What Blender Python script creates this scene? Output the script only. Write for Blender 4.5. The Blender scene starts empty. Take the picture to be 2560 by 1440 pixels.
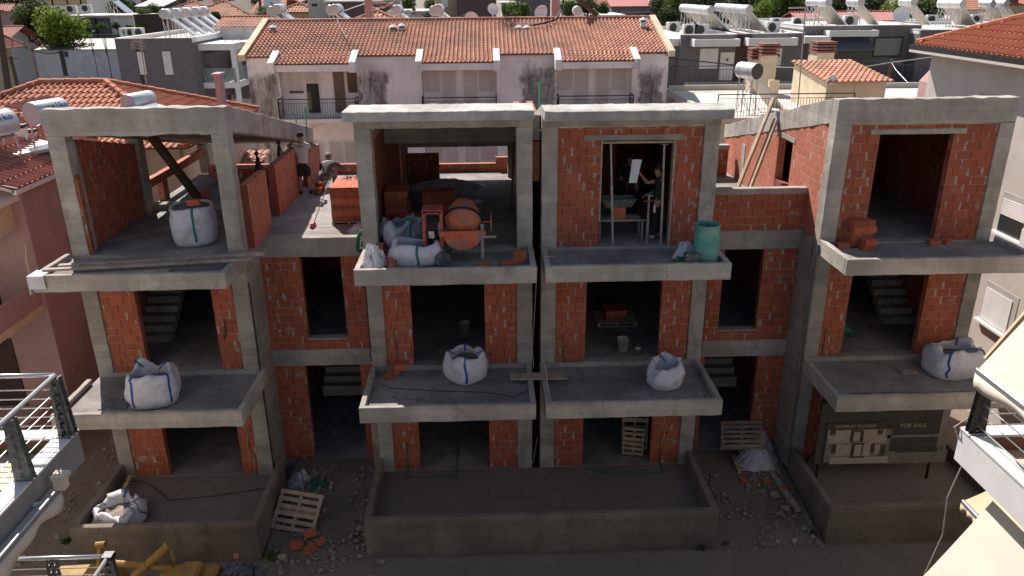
import bpy, bmesh, math, random
from mathutils import Vector, Matrix, noise
V = Vector
RAD = math.radians
SC = bpy.context.scene
COL = SC.collection
rnd = random.Random(11)

# ---------------------------------------------------------------- camera
CAM_F, CAM_PITCH, CAM_YAW, CAM_ROLL = 1943.8, RAD(-21.081), RAD(1.708), RAD(-0.481)
CAM = V((0, -17.005, 11.515))
cf = V((math.sin(CAM_YAW)*math.cos(CAM_PITCH), math.cos(CAM_YAW)*math.cos(CAM_PITCH), math.sin(CAM_PITCH)))
cr = cf.cross(V((0, 0, 1))).normalized()
cu = cr.cross(cf)
CR = math.cos(CAM_ROLL)*cr + math.sin(CAM_ROLL)*cu
CU = -math.sin(CAM_ROLL)*cr + math.cos(CAM_ROLL)*cu
def ray(px, py): return cf + CR*((px-1280)/CAM_F) + CU*((720-py)/CAM_F)
# surveying helpers: a point of the place seen at photo pixel (px, py), on a plane of known height / depth / side
def atz(px, py, z): d = ray(px, py); return CAM + d*((z-CAM.z)/d.z)
def aty(px, py, y): d = ray(px, py); return CAM + d*((y-CAM.y)/d.y)
def atx(px, py, x): d = ray(px, py); return CAM + d*((x-CAM.x)/d.x)
cd = bpy.data.cameras.new('camera'); cam = bpy.data.objects.new('camera', cd); COL.objects.link(cam)
cam.matrix_world = Matrix(((CR.x, CU.x, -cf.x, CAM.x), (CR.y, CU.y, -cf.y, CAM.y), (CR.z, CU.z, -cf.z, CAM.z), (0, 0, 0, 1)))
cd.sensor_width = 36; cd.lens = CAM_F/2560*36; cd.clip_end = 3000; cd.clip_start = .1
SC.camera = cam

# ---------------------------------------------------------------- light
SUN = V((-.41, .86, .98)).normalized()
ld = bpy.data.lights.new('sun', 'SUN'); ld.energy = 5.0; ld.angle = RAD(.5); ld.color = (1, .93, .84)
lo = bpy.data.objects.new('sun', ld); COL.objects.link(lo); lo.rotation_euler = SUN.to_track_quat('Z', 'Y').to_euler(); lo.location = (-20, 40, 60)
W = bpy.data.worlds.new('World'); SC.world = W; W.use_nodes = True
wt = W.node_tree
sky = wt.nodes.new('ShaderNodeTexSky'); sky.sky_type = 'NISHITA'; sky.sun_disc = False
sky.sun_elevation = math.asin(SUN.z); sky.sun_rotation = math.atan2(SUN.x, SUN.y)
tint = wt.nodes.new('ShaderNodeMix'); tint.data_type = 'RGBA'; tint.blend_type = 'MULTIPLY'; tint.inputs[0].default_value = 1; tint.inputs[7].default_value = (1, .91, .83, 1)
wt.links.new(sky.outputs[0], tint.inputs[6]); wt.links.new(tint.outputs[2], wt.nodes['Background'].inputs[0]); wt.nodes['Background'].inputs[1].default_value = .088
SC.view_settings.view_transform = 'Standard'; SC.view_settings.look = 'None'; SC.view_settings.gamma = 1; SC.view_settings.exposure = .68

# ---------------------------------------------------------------- materials
class NT:
    def __init__(s, name):
        s.m = bpy.data.materials.new(name); s.m.use_nodes = True; s.t = s.m.node_tree; s.b = s.t.nodes['Principled BSDF']
        s.pos = s.new('ShaderNodeNewGeometry').outputs['Position']; s._uv = None
    def new(s, t, **k):
        n = s.t.nodes.new(t)
        for a, v in k.items(): setattr(n, a, v)
        return n
    def ln(s, a, b): s.t.links.new(a, b)
    def put(s, v, sock):
        if isinstance(v, bpy.types.NodeSocket): s.ln(v, sock)
        elif isinstance(v, (tuple, list)): sock.default_value = (*v, 1) if len(v) == 3 and len(sock.default_value) == 4 else v
        else: sock.default_value = v
    @property
    def uv(s):
        if s._uv is None: s._uv = s.new('ShaderNodeUVMap').outputs[0]
        return s._uv
    def noise(s, scale, detail=4, rough=.6, vec=None, dist=0):
        n = s.new('ShaderNodeTexNoise'); s.ln(vec or s.pos, n.inputs['Vector'])
        n.inputs['Scale'].default_value = scale; n.inputs['Detail'].default_value = detail; n.inputs['Roughness'].default_value = rough; n.inputs['Distortion'].default_value = dist
        return n.outputs['Fac']
    def voro(s, scale, vec=None, feature='F1'):
        n = s.new('ShaderNodeTexVoronoi', feature=feature); s.ln(vec or s.pos, n.inputs['Vector']); n.inputs['Scale'].default_value = scale
        return n.outputs['Distance'], n.outputs.get('Color')
    def map(s, vec, scale=(1, 1, 1), loc=(0, 0, 0), rot=(0, 0, 0)):
        n = s.new('ShaderNodeMapping'); s.ln(vec, n.inputs[0]); n.inputs['Scale'].default_value = scale; n.inputs['Location'].default_value = loc; n.inputs['Rotation'].default_value = rot
        return n.outputs[0]
    def ss(s, v, a, b, lo=0., hi=1.):
        n = s.new('ShaderNodeMapRange', interpolation_type='SMOOTHSTEP'); s.put(v, n.inputs[0]); n.inputs[1].default_value = a; n.inputs[2].default_value = b; n.inputs[3].default_value = lo; n.inputs[4].default_value = hi
        return n.outputs[0]
    def math(s, op, a, b=0.):
        n = s.new('ShaderNodeMath', operation=op); s.put(a, n.inputs[0]); s.put(b, n.inputs[1]); return n.outputs[0]
    def mix(s, f, a, b, blend='MIX'):
        n = s.new('ShaderNodeMix', data_type='RGBA', blend_type=blend); s.put(f, n.inputs[0]); s.put(a, n.inputs[6]); s.put(b, n.inputs[7]); return n.outputs[2]
    def bump(s, h, strength=.3, dist=.01):
        n = s.new('ShaderNodeBump'); s.put(h, n.inputs['Height']); n.inputs['Strength'].default_value = strength; n.inputs['Distance'].default_value = dist; s.ln(n.outputs[0], s.b.inputs['Normal'])
    def done(s, col, rough=.85, metal=0.):
        s.put(col, s.b.inputs['Base Color']); s.put(rough, s.b.inputs['Roughness']); s.put(metal, s.b.inputs['Metallic']); return s.m

def mul(c, k): return tuple(min(1, x*k) for x in c)
def M(name, col, rough=.8, var=.2, scale=2., bump=.15, bscale=40., metal=0., dirt=None, dscale=1.2, dth=.5, streak=False, rand=0.):
    n = NT(name)
    f = n.noise(scale, 6, .65)
    c = n.mix(n.ss(f, .3, .7), mul(col, 1-var), mul(col, 1+var))
    if rand:
        oi = n.new('ShaderNodeObjectInfo'); c = n.mix(rand, c, n.mix(oi.outputs['Random'], mul(col, .55), mul(col, 1.4)))
    if dirt:
        vec = n.map(n.pos, (1, 1, .16)) if streak else n.pos
        d = n.noise(dscale, 7, .7, vec, .4)
        c = n.mix(n.ss(d, dth, dth+.2), c, dirt)
    if bump: n.bump(n.noise(bscale, 4, .7), bump, .02)
    return n.done(c, rough, metal)

def concrete(name, col, plank=True, dark=.5, lift=.0):
    n = NT(name)
    big = n.noise(.9, 5, .62); med = n.noise(4.5, 6, .7); fine = n.noise(45, 3, .7)
    c = n.mix(n.ss(big, .32, .7), mul(col, .62), mul(col, 1.25))
    c = n.mix(n.ss(med, .45, .75, 0, .55), c, mul(col, .6))
    c = n.mix(n.ss(n.noise(2.2, 6, .75, n.map(n.pos, (1, 1, .25))), .53, .7, 0, dark+.15), c, mul(col, .36))
    c = n.mix(n.ss(n.noise(1.6, 5, .6, n.map(n.pos, (1, 1, 1), (7, 3, 2))), .6, .72, 0, .5), c, mul(col, 1.45))
    vd, _ = n.voro(5.5); pore = n.ss(vd, .05, .1, 1, 0); c = n.mix(n.math('MULTIPLY', pore, n.ss(med, .45, .6)), c, mul(col, .3))
    h = n.math('ADD', n.math('MULTIPLY', fine, .35), med)
    if plank:
        sep = n.new('ShaderNodeSeparateXYZ'); n.ln(n.pos, sep.inputs[0])
        zz = n.math('ADD', n.math('MULTIPLY', sep.outputs[2], 5.2), n.math('MULTIPLY', med, .25))
        fr = n.math('FRACT', zz); line = n.ss(n.math('ABSOLUTE', n.math('SUBTRACT', fr, .5)), .0, .05, 1, 0)
        c = n.mix(n.math('MULTIPLY', line, n.ss(med, .3, .7, .15, .75)), c, mul(col, .42))
        bd = n.new('ShaderNodeTexWhiteNoise', noise_dimensions='1D'); n.ln(n.math('FLOOR', n.math('ADD', zz, .5)), bd.inputs['W']); c = n.mix(.22, c, n.mix(bd.outputs['Value'], mul(col, .5), mul(col, 1.4)))
        # upright pour / shutter joints with a grout run beside them
        fx = n.math('ADD', n.math('MULTIPLY', n.math('ADD', sep.outputs[0], n.math('MULTIPLY', sep.outputs[1], .37)), .62), n.math('MULTIPLY', big, .9)); jx = n.math('ABSOLUTE', n.math('SUBTRACT', n.math('FRACT', fx), .5)); jm = n.ss(n.noise(.8, 2, .5, n.map(n.pos, (1, 1, .3), (3, 5, 1))), .46, .56); c = n.mix(n.math('MULTIPLY', jm, n.ss(jx, .0, .04, .5, 0)), c, mul(col, .55)); c = n.mix(n.math('MULTIPLY', jm, n.ss(jx, .0, .006, .6, 0)), c, mul(col, .4))
        h = n.math('SUBTRACT', h, n.math('MULTIPLY', line, .4))
    c = n.mix(n.ss(fine, .3, .7, 0, .25), c, mul(col, .7))
    n.bump(h, .45, .02)
    return n.done(c, .92)

def brickmat(name, c1, c2, mortar, smear=.55, bw=.34, bh=.196, gaps=.5):
    # hollow-block wall: coursing computed from the wall coordinates, thin bed joints, upright joints either
    # smeared wide with mortar or left open and dark
    n = NT(name)
    wob = n.new('ShaderNodeVectorMath', operation='ADD'); nz = n.new('ShaderNodeTexNoise'); n.ln(n.uv, nz.inputs['Vector']); nz.inputs['Scale'].default_value = 2.6; nz.inputs['Detail'].default_value = 3
    sc = n.new('ShaderNodeVectorMath', operation='MULTIPLY_ADD'); n.ln(nz.outputs['Color'], sc.inputs[0]); sc.inputs[1].default_value = (.03, .02, 0); sc.inputs[2].default_value = (-.015, -.01, 0)
    n.ln(n.uv, wob.inputs[0]); n.ln(sc.outputs[0], wob.inputs[1]); sep = n.new('ShaderNodeSeparateXYZ'); n.ln(wob.outputs[0], sep.inputs[0])
    v = n.math('DIVIDE', sep.outputs[1], bh); row = n.math('FLOOR', v); fv = n.math('FRACT', v)
    rw = n.new('ShaderNodeTexWhiteNoise', noise_dimensions='1D'); n.ln(row, rw.inputs['W'])
    u = n.math('ADD', n.math('DIVIDE', sep.outputs[0], bw), n.math('ADD', n.math('MULTIPLY', n.math('MODULO', row, 2.), .5), n.math('MULTIPLY', rw.outputs['Value'], .22)))
    col = n.math('FLOOR', n.math('ADD', u, .5)); cell = n.math('FLOOR', u); fu = n.math('ABSOLUTE', n.math('SUBTRACT', n.math('FRACT', n.math('ADD', u, .5)), .5))   # 0 at an upright joint
    cb = n.new('ShaderNodeCombineXYZ'); n.ln(cell, cb.inputs[0]); n.ln(row, cb.inputs[1]); wn = n.new('ShaderNodeTexWhiteNoise', noise_dimensions='2D'); n.ln(cb.outputs[0], wn.inputs['Vector'])
    cj = n.new('ShaderNodeCombineXYZ'); n.ln(col, cj.inputs[0]); n.ln(row, cj.inputs[1]); wj = n.new('ShaderNodeTexWhiteNoise', noise_dimensions='2D'); n.ln(cj.outputs[0], wj.inputs['Vector'])
    big = n.noise(1.1, 5, .6); fine = n.noise(26, 4, .7); blot = n.noise(7., 5, .7)
    c = n.mix(wn.outputs['Value'], c1, c2)
    c = n.mix(n.ss(big, .35, .7, 0, .45), c, mul(c1, .62)); c = n.mix(n.ss(blot, .5, .75, 0, .35), c, mul(mortar, .7)); c = n.mix(n.ss(fine, .4, .7, 0, .3), c, mul(c1, .62))
    # fine ribbing of the blocks
    rib = n.ss(n.math('ABSOLUTE', n.math('SUBTRACT', n.math('FRACT', n.math('MULTIPLY', fv, 7.)), .5)), .3, .5)
    c = n.mix(n.math('MULTIPLY', rib, .18), c, mul(c1, .5))
    bed = n.ss(n.math('ABSOLUTE', n.math('SUBTRACT', n.math('FRACT', n.math('ADD', fv, .5)), .5)), .03, .055, 1, 0)
    bedl = n.math('MULTIPLY', bed, n.ss(n.noise(1.7, 3), .38, .68, .08, .8)); c = n.mix(bedl, c, mul(mortar, .9))
    issm = n.ss(wj.outputs['Value'], gaps-.01, gaps+.01); rag = n.noise(1., 4, .7, n.map(n.uv, (14, 9, 1)))
    wdt = n.math('MULTIPLY', n.math('MULTIPLY', issm, n.ss(rag, .3, .75, .0, .17)), n.ss(wj.outputs['Value'], gaps, 1., .5, 1.25))
    smear_m = n.ss(n.math('SUBTRACT', wdt, fu), .0, .02); dark_m = n.math('MULTIPLY', n.math('SUBTRACT', 1., issm), n.ss(fu, .02, .032, 1, 0))
    c = n.mix(n.math('MULTIPLY', dark_m, .8), c, mul(c2, .22)); c = n.mix(n.math('MULTIPLY', smear_m, .9), c, mortar)
    pat = n.ss(n.noise(1., 3, .6, n.map(n.uv, (2.1, 2.4, 1), (4, 9, 0))), smear+.1, smear+.15, 0, .85); c = n.mix(pat, c, mul(mortar, .82))
    n.bump(n.math('ADD', n.math('MULTIPLY', smear_m, .5), n.math('SUBTRACT', n.math('MULTIPLY', fine, .25), n.math('ADD', n.math('MULTIPLY', rib, .2), n.math('ADD', dark_m, n.math('MULTIPLY', bed, .5))))), .7, .012)
    return n.done(c, .9)

def holes(name, col, w=.056, h=.048):
    n = NT(name)
    b = n.new('ShaderNodeTexBrick', offset=0., squash=1.); n.ln(n.uv, b.inputs['Vector'])
    b.inputs['Scale'].default_value = 1; b.inputs['Brick Width'].default_value = w; b.inputs['Row Height'].default_value = h; b.inputs['Mortar Size'].default_value = .011; b.inputs['Mortar Smooth'].default_value = 0
    n.put((.012, .006, .004), b.inputs['Color1']); n.put((.02, .008, .005), b.inputs['Color2']); n.put(col, b.inputs['Mortar'])
    n.bump(b.outputs['Fac'], 1., .03)
    return n.done(b.outputs['Color'], .9)

def tilemat(name, a, bb, dirty, damt=.5):
    n = NT(name)
    fl = n.new('ShaderNodeVectorMath', operation='FLOOR'); n.ln(n.uv, fl.inputs[0])
    wn = n.new('ShaderNodeTexWhiteNoise', noise_dimensions='2D'); n.ln(fl.outputs[0], wn.inputs['Vector'])
    c = n.mix(wn.outputs['Value'], a, bb)
    c = n.mix(n.ss(n.noise(3.5, 6, .7), .45, .7, 0, damt), c, dirty)
    c = n.mix(n.ss(n.noise(.55, 4, .6), .45, .65, 0, damt*.7), c, mul(dirty, .8))
    n.bump(n.noise(50, 3), .2, .01)
    return n.done(c, .85)

def corr(name, c1, c2, freq, axis=0):       # fine parallel slats (roller shutters, sheet metal)
    n = NT(name)
    sep = n.new('ShaderNodeSeparateXYZ'); n.ln(n.uv, sep.inputs[0])
    f = n.math('FRACT', n.math('MULTIPLY', sep.outputs[axis], freq)); l = n.ss(n.math('ABSOLUTE', n.math('SUBTRACT', f, .5)), .36, .5)
    c = n.mix(n.math('MULTIPLY', l, .5), n.mix(n.ss(n.noise(2, 5), .3, .7), mul(c1, .9), mul(c1, 1.06)), c2)
    n.bump(n.math('MULTIPLY', l, -1.), .5, .01)
    return n.done(c, .6)

def stained(name, col, stain, bands):
    # damp black streaks: bands = (x0, x1, ztop) where the wall has weathered
    n = NT(name); sep = n.new('ShaderNodeSeparateXYZ'); n.ln(n.pos, sep.inputs[0])
    c = n.mix(n.ss(n.noise(1.2, 6, .65), .3, .7), mul(col, .9), mul(col, 1.06)); tot = None
    jit = n.math('MULTIPLY', n.math('SUBTRACT', n.noise(1.8, 5, .7), .5), 1.1); x = n.math('ADD', sep.outputs[0], jit); z = n.math('ADD', sep.outputs[2], n.math('MULTIPLY', jit, 1.3))
    for (x0, x1, zt) in bands:
        f = n.math('MULTIPLY', n.math('MULTIPLY', n.ss(x, x0-.12, x0+.12), n.ss(x, x1-.12, x1+.12, 1, 0)), n.ss(z, zt-.7, zt+.15, 1, 0)); tot = f if tot is None else n.math('MAXIMUM', tot, f)
    s2 = n.noise(2.4, 7, .75, n.map(n.pos, (1.6, 1.6, .22))); s1 = n.noise(2.2, 6, .7)
    c = n.mix(n.math('MULTIPLY', tot, n.math('MULTIPLY', n.ss(s2, .3, .62, .45, 1.), n.ss(s1, .25, .6, .6, 1.))), c, stain)
    c = n.mix(n.ss(n.noise(.9, 7, .75, n.map(n.pos, (1.3, 1.3, .3))), .56, .72, 0, .55), c, mul(stain, 1.5))
    n.bump(n.noise(35, 4), .2, .01)
    return n.done(c, .9)

def dirtground(name, a, b, c3, sc=1.):
    n = NT(name)
    c = n.mix(n.ss(n.noise(.35*sc, 7, .7), .35, .65), a, b)
    c = n.mix(n.ss(n.noise(2.5*sc, 7, .75), .5, .7, 0, .7), c, c3)
    c = n.mix(n.ss(n.noise(28*sc, 4, .7), .35, .75, 0, .5), c, mul(a, .5))
    n.bump(n.math('ADD', n.noise(9*sc, 6, .75), n.math('MULTIPLY', n.noise(60*sc, 3), .3)), .6, .04)
    return n.done(c, .95)

def leafmat(name, a, b, c3):
    n = NT(name)
    fl = n.new('ShaderNodeObjectInfo')
    f = n.noise(1.6, 3, .6); g = n.noise(11., 2)
    c = n.mix(n.ss(f, .35, .65), a, b); c = n.mix(n.ss(g, .45, .7, 0, .6), c, c3)
    n.b.inputs['Specular IOR Level'].default_value = .3
    try:
        n.b.inputs['Subsurface Weight'].default_value = 0
    except Exception: pass
    tr = n.new('ShaderNodeBsdfTranslucent'); n.put(c, tr.inputs[0]); mx = n.new('ShaderNodeMixShader'); mx.inputs[0].default_value = .35
    n.done(c, .6); out = n.t.nodes['Material Output']
    n.ln(n.b.outputs[0], mx.inputs[1]); n.ln(tr.outputs[0], mx.inputs[2]); n.ln(mx.outputs[0], out.inputs[0])
    return n.m

def glassmat(name, col, rough=.05):
    n = NT(name); n.b.inputs['Specular IOR Level'].default_value = .8
    return n.done(col, rough)
def clearmat(name, col, alpha):
    n = NT(name); n.b.inputs['Alpha'].default_value = alpha; return n.done(col, .12)

MT = {}
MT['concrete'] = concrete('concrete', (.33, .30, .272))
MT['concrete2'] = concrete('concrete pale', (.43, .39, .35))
MT['slabtop'] = concrete('rough slab top', (.46, .44, .42), False, .35)
MT['floor'] = concrete('screed floor', (.265, .245, .235), False, .6)
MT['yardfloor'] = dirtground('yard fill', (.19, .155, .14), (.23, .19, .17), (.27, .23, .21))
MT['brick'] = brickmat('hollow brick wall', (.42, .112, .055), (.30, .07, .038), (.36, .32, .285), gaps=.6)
MT['bricksunlit'] = brickmat('hollow brick wall sunlight in colour', (.54, .18, .105), (.44, .13, .075), (.46, .38, .33), .62, gaps=.85)  # same bricks as the plain wall, colours lightened to stand in for sunlight
MT['brickend'] = holes('brick holes', (.34, .085, .05))
MT['brickface'] = M('brick clay', (.44, .12, .065), .9, .18, 6, .3, 30, dirt=(.24, .09, .06), dscale=5, dth=.58, rand=.35)
MT['ground'] = dirtground('dirt ground', (.17, .135, .105), (.22, .175, .14), (.26, .215, .18))
MT['road'] = dirtground('dirt road', (.175, .14, .112), (.22, .18, .145), (.25, .21, .175), .8)
MT['asphalt'] = dirtground('asphalt', (.16, .15, .145), (.2, .19, .18), (.23, .215, .2), .4)
MT['earth'] = dirtground('dry earth', (.36, .28, .18), (.44, .35, .22), (.28, .25, .13), .4)
MT['rubble'] = M('rubble', (.26, .205, .18), .95, .3, 8, .4, 30, dirt=(.3, .1, .06), dscale=3.5, dth=.56)
MT['bag'] = M('woven white sack', (.60, .59, .65), .65, .12, 5, .4, 160, dirt=(.38, .35, .34), dscale=2.6, dth=.53)
MT['strapg'] = M('green strap', (.01, .16, .13), .6, .15)
MT['strapb'] = M('blue strap', (.02, .075, .30), .6, .15)
MT['sand'] = M('sand fill', (.17, .15, .14), .95, .3, 9, .6, 25)
MT['plastic'] = M('crumpled clear film', (.62, .61, .62), .22, .2, 7, .9, 9)
MT['filmgrey'] = M('dusty film', (.36, .36, .38), .3, .25, 5, .9, 8)
MT['tarp'] = M('green tarpaulin', (.012, .10, .075), .45, .35, 4, .8, 10)
MT['greenbag'] = M('green printed bag', (.01, .10, .05), .35, .2, 5, .3, 20)
MT['white'] = M('white print', (.78, .78, .76), .6, .05)
MT['orange'] = M('orange mixer paint', (.50, .10, .04), .6, .25, 6, .4, 30, dirt=(.20, .155, .135), dscale=4, dth=.44)
MT['redpaint'] = M('red paint', (.40, .075, .055), .6, .2, 6, .2, 30, dirt=(.25, .16, .14), dscale=6, dth=.5)
MT['steel'] = M('galvanised prop', (.34, .31, .29), .55, .3, 12, .3, 60, .25, dirt=(.2, .1, .06), dscale=9, dth=.56)
MT['darksteel'] = M('dark metal', (.035, .035, .038), .45, .2, 6, .1, 60, .6)
MT['rubber'] = M('tyre rubber', (.075, .08, .09), .85, .25, 8, .3, 40, dirt=(.22, .21, .21), dscale=5, dth=.5)
MT['wood'] = M('formwork timber', (.42, .31, .215), .8, .22, 3, .35, 30, dirt=(.28, .22, .17), dscale=2.5, dth=.5)
MT['woodgrey'] = M('weathered board', (.33, .27, .225), .85, .25, 4, .4, 30, dirt=(.5, .45, .4), dscale=3, dth=.55)
MT['wooddark'] = M('brown timber', (.11, .07, .045), .85, .3, 4, .4, 30)
MT['pallet'] = M('pallet wood', (.36, .26, .19), .85, .25, 5, .35, 40)
MT['teal'] = M('teal plastic', (.085, .30, .26), .55, .2, 4, .1, 30, dirt=(.26, .33, .30), dscale=2.6, dth=.46)
MT['bucketgrey'] = M('mortar bucket', (.10, .11, .105), .7, .3, 9, .3, 30, dirt=(.33, .31, .29), dscale=7, dth=.52)
MT['bucketwhite'] = M('white pail', (.55, .53, .50), .6, .2, 7, .2, 30, dirt=(.25, .23, .21), dscale=6, dth=.5)
MT['paper'] = M('paper sheet', (.80, .80, .88), .8, .03)
MT['bluep'] = M('blue plastic', (.03, .10, .22), .5, .2)
MT['cable'] = M('cable', (.30, .26, .23), .7, .2)
MT['conduit'] = M('green conduit', (.015, .13, .07), .6, .2)
MT['blackcable'] = M('black cable', (.02, .02, .022), .6, .2)
# ---------------------------------------------------------------- geometry helpers
OFF = {}
class MB:
    def __init__(s): s.v = []; s.f = []; s.m = []; s.uv = {}
    def add(s, vs, fs, m=0):
        k = len(s.v); s.v += [V(p) for p in vs]
        for f in fs: s.f.append([i+k for i in f]); s.m.append(m)
        return s
    def hexa(s, c, m=0):  # 8 corners: bottom ccw 0-3, top 4-7
        return s.add(c, [(3, 2, 1, 0), (4, 5, 6, 7), (0, 1, 5, 4), (1, 2, 6, 5), (2, 3, 7, 6), (3, 0, 4, 7)], m)
    def box(s, x0, x1, y0, y1, z0, z1, m=0):
        return s.hexa([(x0, y0, z0), (x1, y0, z0), (x1, y1, z0), (x0, y1, z0), (x0, y0, z1), (x1, y0, z1), (x1, y1, z1), (x0, y1, z1)], m)
    def beam(s, p, q, w, h, up=V((0, 0, 1)), m=0):
        p, q = V(p), V(q); d = (q-p).normalized(); sx = d.cross(V(up))
        if sx.length < 1e-4: sx = d.cross(V((1, 0, 0)))
        sx.normalize(); u = sx.cross(d); a, b = sx*w/2, u*h/2
        return s.hexa([p-a-b, p+a-b, q+a-b, q-a-b, p-a+b, p+a+b, q+a+b, q-a+b], m)
    def rbox(s, x0, x1, y0, y1, z0, z1, amp=.008, step=.16, m=0, z1b=None, z0b=None):
        # cast-concrete box: subdivided along its longest side, edges slightly uneven; z1b / z0b slope it along the long axis
        L = (x1-x0, y1-y0, z1-z0); a = L.index(max(L)); n = max(2, int(L[a]/step)); lo = (x0, y0, z0)[a]; vs = []; fs = []
        o = [i for i in range(3) if i != a]; mn = [(x0, y0, z0)[i] for i in o]; mx = [(x1, y1, z1)[i] for i in o]
        for k in range(n+1):
            t = k/n
            for (u, w) in ((0, 0), (1, 0), (1, 1), (0, 1)):
                p = [0, 0, 0]; p[a] = lo+L[a]*t; p[o[0]] = mx[0] if u else mn[0]; p[o[1]] = mx[1] if w else mn[1]
                if a != 2 and z1b is not None: p[2] = (z1+(z1b-z1)*t) if w else (z0+((z0b if z0b is not None else z0)-z0)*t)
                q = V(p)
                if 0 < k < n: j = noise.noise_vector(q*3.7+V((u*5, w*9, 3)))*amp*1.6; j[a] = 0; q += j
                vs.append(q)
            if k:
                b = 4*k
                for i in range(4): fs.append((b-4+i, b-4+(i+1) % 4, b+(i+1) % 4, b+i))
        fs += [(3, 2, 1, 0), (4*n, 4*n+1, 4*n+2, 4*n+3)]
        return s.add(vs, fs if a != 1 else [tuple(reversed(f)) for f in fs], m)
    def tube(s, pts, r, n=8, m=0, cap=True):
        pts = [V(p) for p in pts]; vs = []; fs = []; rs = r if isinstance(r, (list, tuple)) else [r]*len(pts)
        ref = None
        for i, p in enumerate(pts):
            d = (pts[min(i+1, len(pts)-1)]-pts[max(i-1, 0)]).normalized()
            if ref is None: ref = V((0, 0, 1)) if abs(d.z) < .9 else V((1, 0, 0))
            a = d.cross(ref)
            if a.length < 1e-3: a = d.cross(V((0, 1, .3)))
            a.normalize(); b = d.cross(a); ref = -(a.cross(d)) if False else ref
            for k in range(n):
                t = 2*math.pi*k/n; vs.append(p+(a*math.cos(t)+b*math.sin(t))*rs[i])
            if i:
                for k in range(n): fs.append(((i-1)*n+k, (i-1)*n+(k+1) % n, i*n+(k+1) % n, i*n+k))
        if cap: fs += [tuple(range(n))[::-1], tuple((len(pts)-1)*n+k for k in range(n))]
        return s.add(vs, fs, m)
    def lathe(s, prof, c=(0, 0, 0), n=20, m=0, axis='z', mod=None):
        vs = []; fs = []; c = V(c)
        for i, (r, z) in enumerate(prof):
            for k in range(n):
                t = 2*math.pi*k/n; rr = r*(mod(t, z) if mod else 1)
                p = (rr*math.cos(t), rr*math.sin(t), z)
                if axis == 'x': p = (p[2], p[0], p[1])
                if axis == 'y': p = (p[1], p[2], p[0])
                vs.append(c+V(p))
            if i:
                for k in range(n): fs.append(((i-1)*n+k, (i-1)*n+(k+1) % n, i*n+(k+1) % n, i*n+k))
        return s.add(vs, fs, m)
    def prism(s, poly, ext, m=0):
        n = len(poly); a = [V(p) for p in poly]; b = [p+V(ext) for p in a]
        return s.add(a+b, [tuple(range(n))[::-1], tuple(range(n, 2*n))]+[(i, (i+1) % n, n+(i+1) % n, n+i) for i in range(n)], m)
    def xf(s, mat, k=0):
        for i in range(k, len(s.v)): s.v[i] = mat @ s.v[i]
        return s
    def build(s, name, mats, parent=None, smooth=False, bevel=0, loc=None, label=None, fixn=True):
        me = bpy.data.meshes.new(name); off = OFF.get(parent, V()) if loc is None else V(loc)
        me.from_pydata([tuple(p-off) for p in s.v], [], s.f)
        uvl = me.uv_layers.new(name='UVMap'); uv = []
        for fi, f in enumerate(s.f):
            if fi in s.uv: uv += [c for q in s.uv[fi] for c in q]; continue
            a = [s.v[i] for i in f]; nn = V()
            for i in range(len(a)):
                p, q = a[i], a[(i+1) % len(a)]; nn += V(((p.y-q.y)*(p.z+q.z), (p.z-q.z)*(p.x+q.x), (p.x-q.x)*(p.y+q.y)))
            x, y, z = abs(nn.x), abs(nn.y), abs(nn.z)
            for p in a: uv += ((p.y, p.z) if x > y and x >= z else (p.x, p.z) if y >= z else (p.x, p.y))
        uvl.data.foreach_set('uv', uv)
        if not isinstance(mats, (list, tuple)): mats = [mats]
        for k in mats: me.materials.append(MT[k] if isinstance(k, str) else k)
        me.polygons.foreach_set('material_index', s.m)
        if fixn:
            bm = bmesh.new(); bm.from_mesh(me); bmesh.ops.recalc_face_normals(bm, faces=bm.faces); bm.to_mesh(me); bm.free()
        if smooth: me.polygons.foreach_set('use_smooth', [True]*len(s.f))
        o = bpy.data.objects.new(name, me); COL.objects.link(o)
        if parent: o.parent = parent
        elif loc is not None: o.location = loc
        OFF[o] = off
        if bevel:
            b = o.modifiers.new('edge', 'BEVEL'); b.width = bevel; b.segments = 1; b.limit_method = 'ANGLE'; b.angle_limit = RAD(40)
        if label: o['label'] = label
        return o
def tag(o, label, cat, group=None, kind=None):
    if label: o['label'] = label
    if cat: o['category'] = cat
    if group: o['group'] = group
    if kind: o['kind'] = kind
    return o
def thing(name, label, cat, loc=(0, 0, 0), group=None):
    o = bpy.data.objects.new(name, None); COL.objects.link(o); o.location = loc; o.empty_display_size = .2
    OFF[o] = V(loc); return tag(o, label, cat, group)
def struct(o): o['kind'] = 'structure'; return o
def single(mb, name, mats, label, cat, group=None, loc=None, **k):
    if loc is None:
        xs = [p.x for p in mb.v]; ys = [p.y for p in mb.v]; loc = ((min(xs)+max(xs))/2, (min(ys)+max(ys))/2, min(p.z for p in mb.v))
    return tag(mb.build(name, mats, None, loc=loc, **k), label, cat, group)
def copy_tree(o, parent=None):
    c = o.copy(); COL.objects.link(c)
    if parent: c.parent = parent
    for ch in list(o.children): copy_tree(ch, c)
    return c
def at_loc(o, loc, rz=0, label=None, group=None):
    o.location = loc; o.rotation_euler = (0, 0, rz)
    if label: o['label'] = label
    if group: o['group'] = group
    return o
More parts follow.
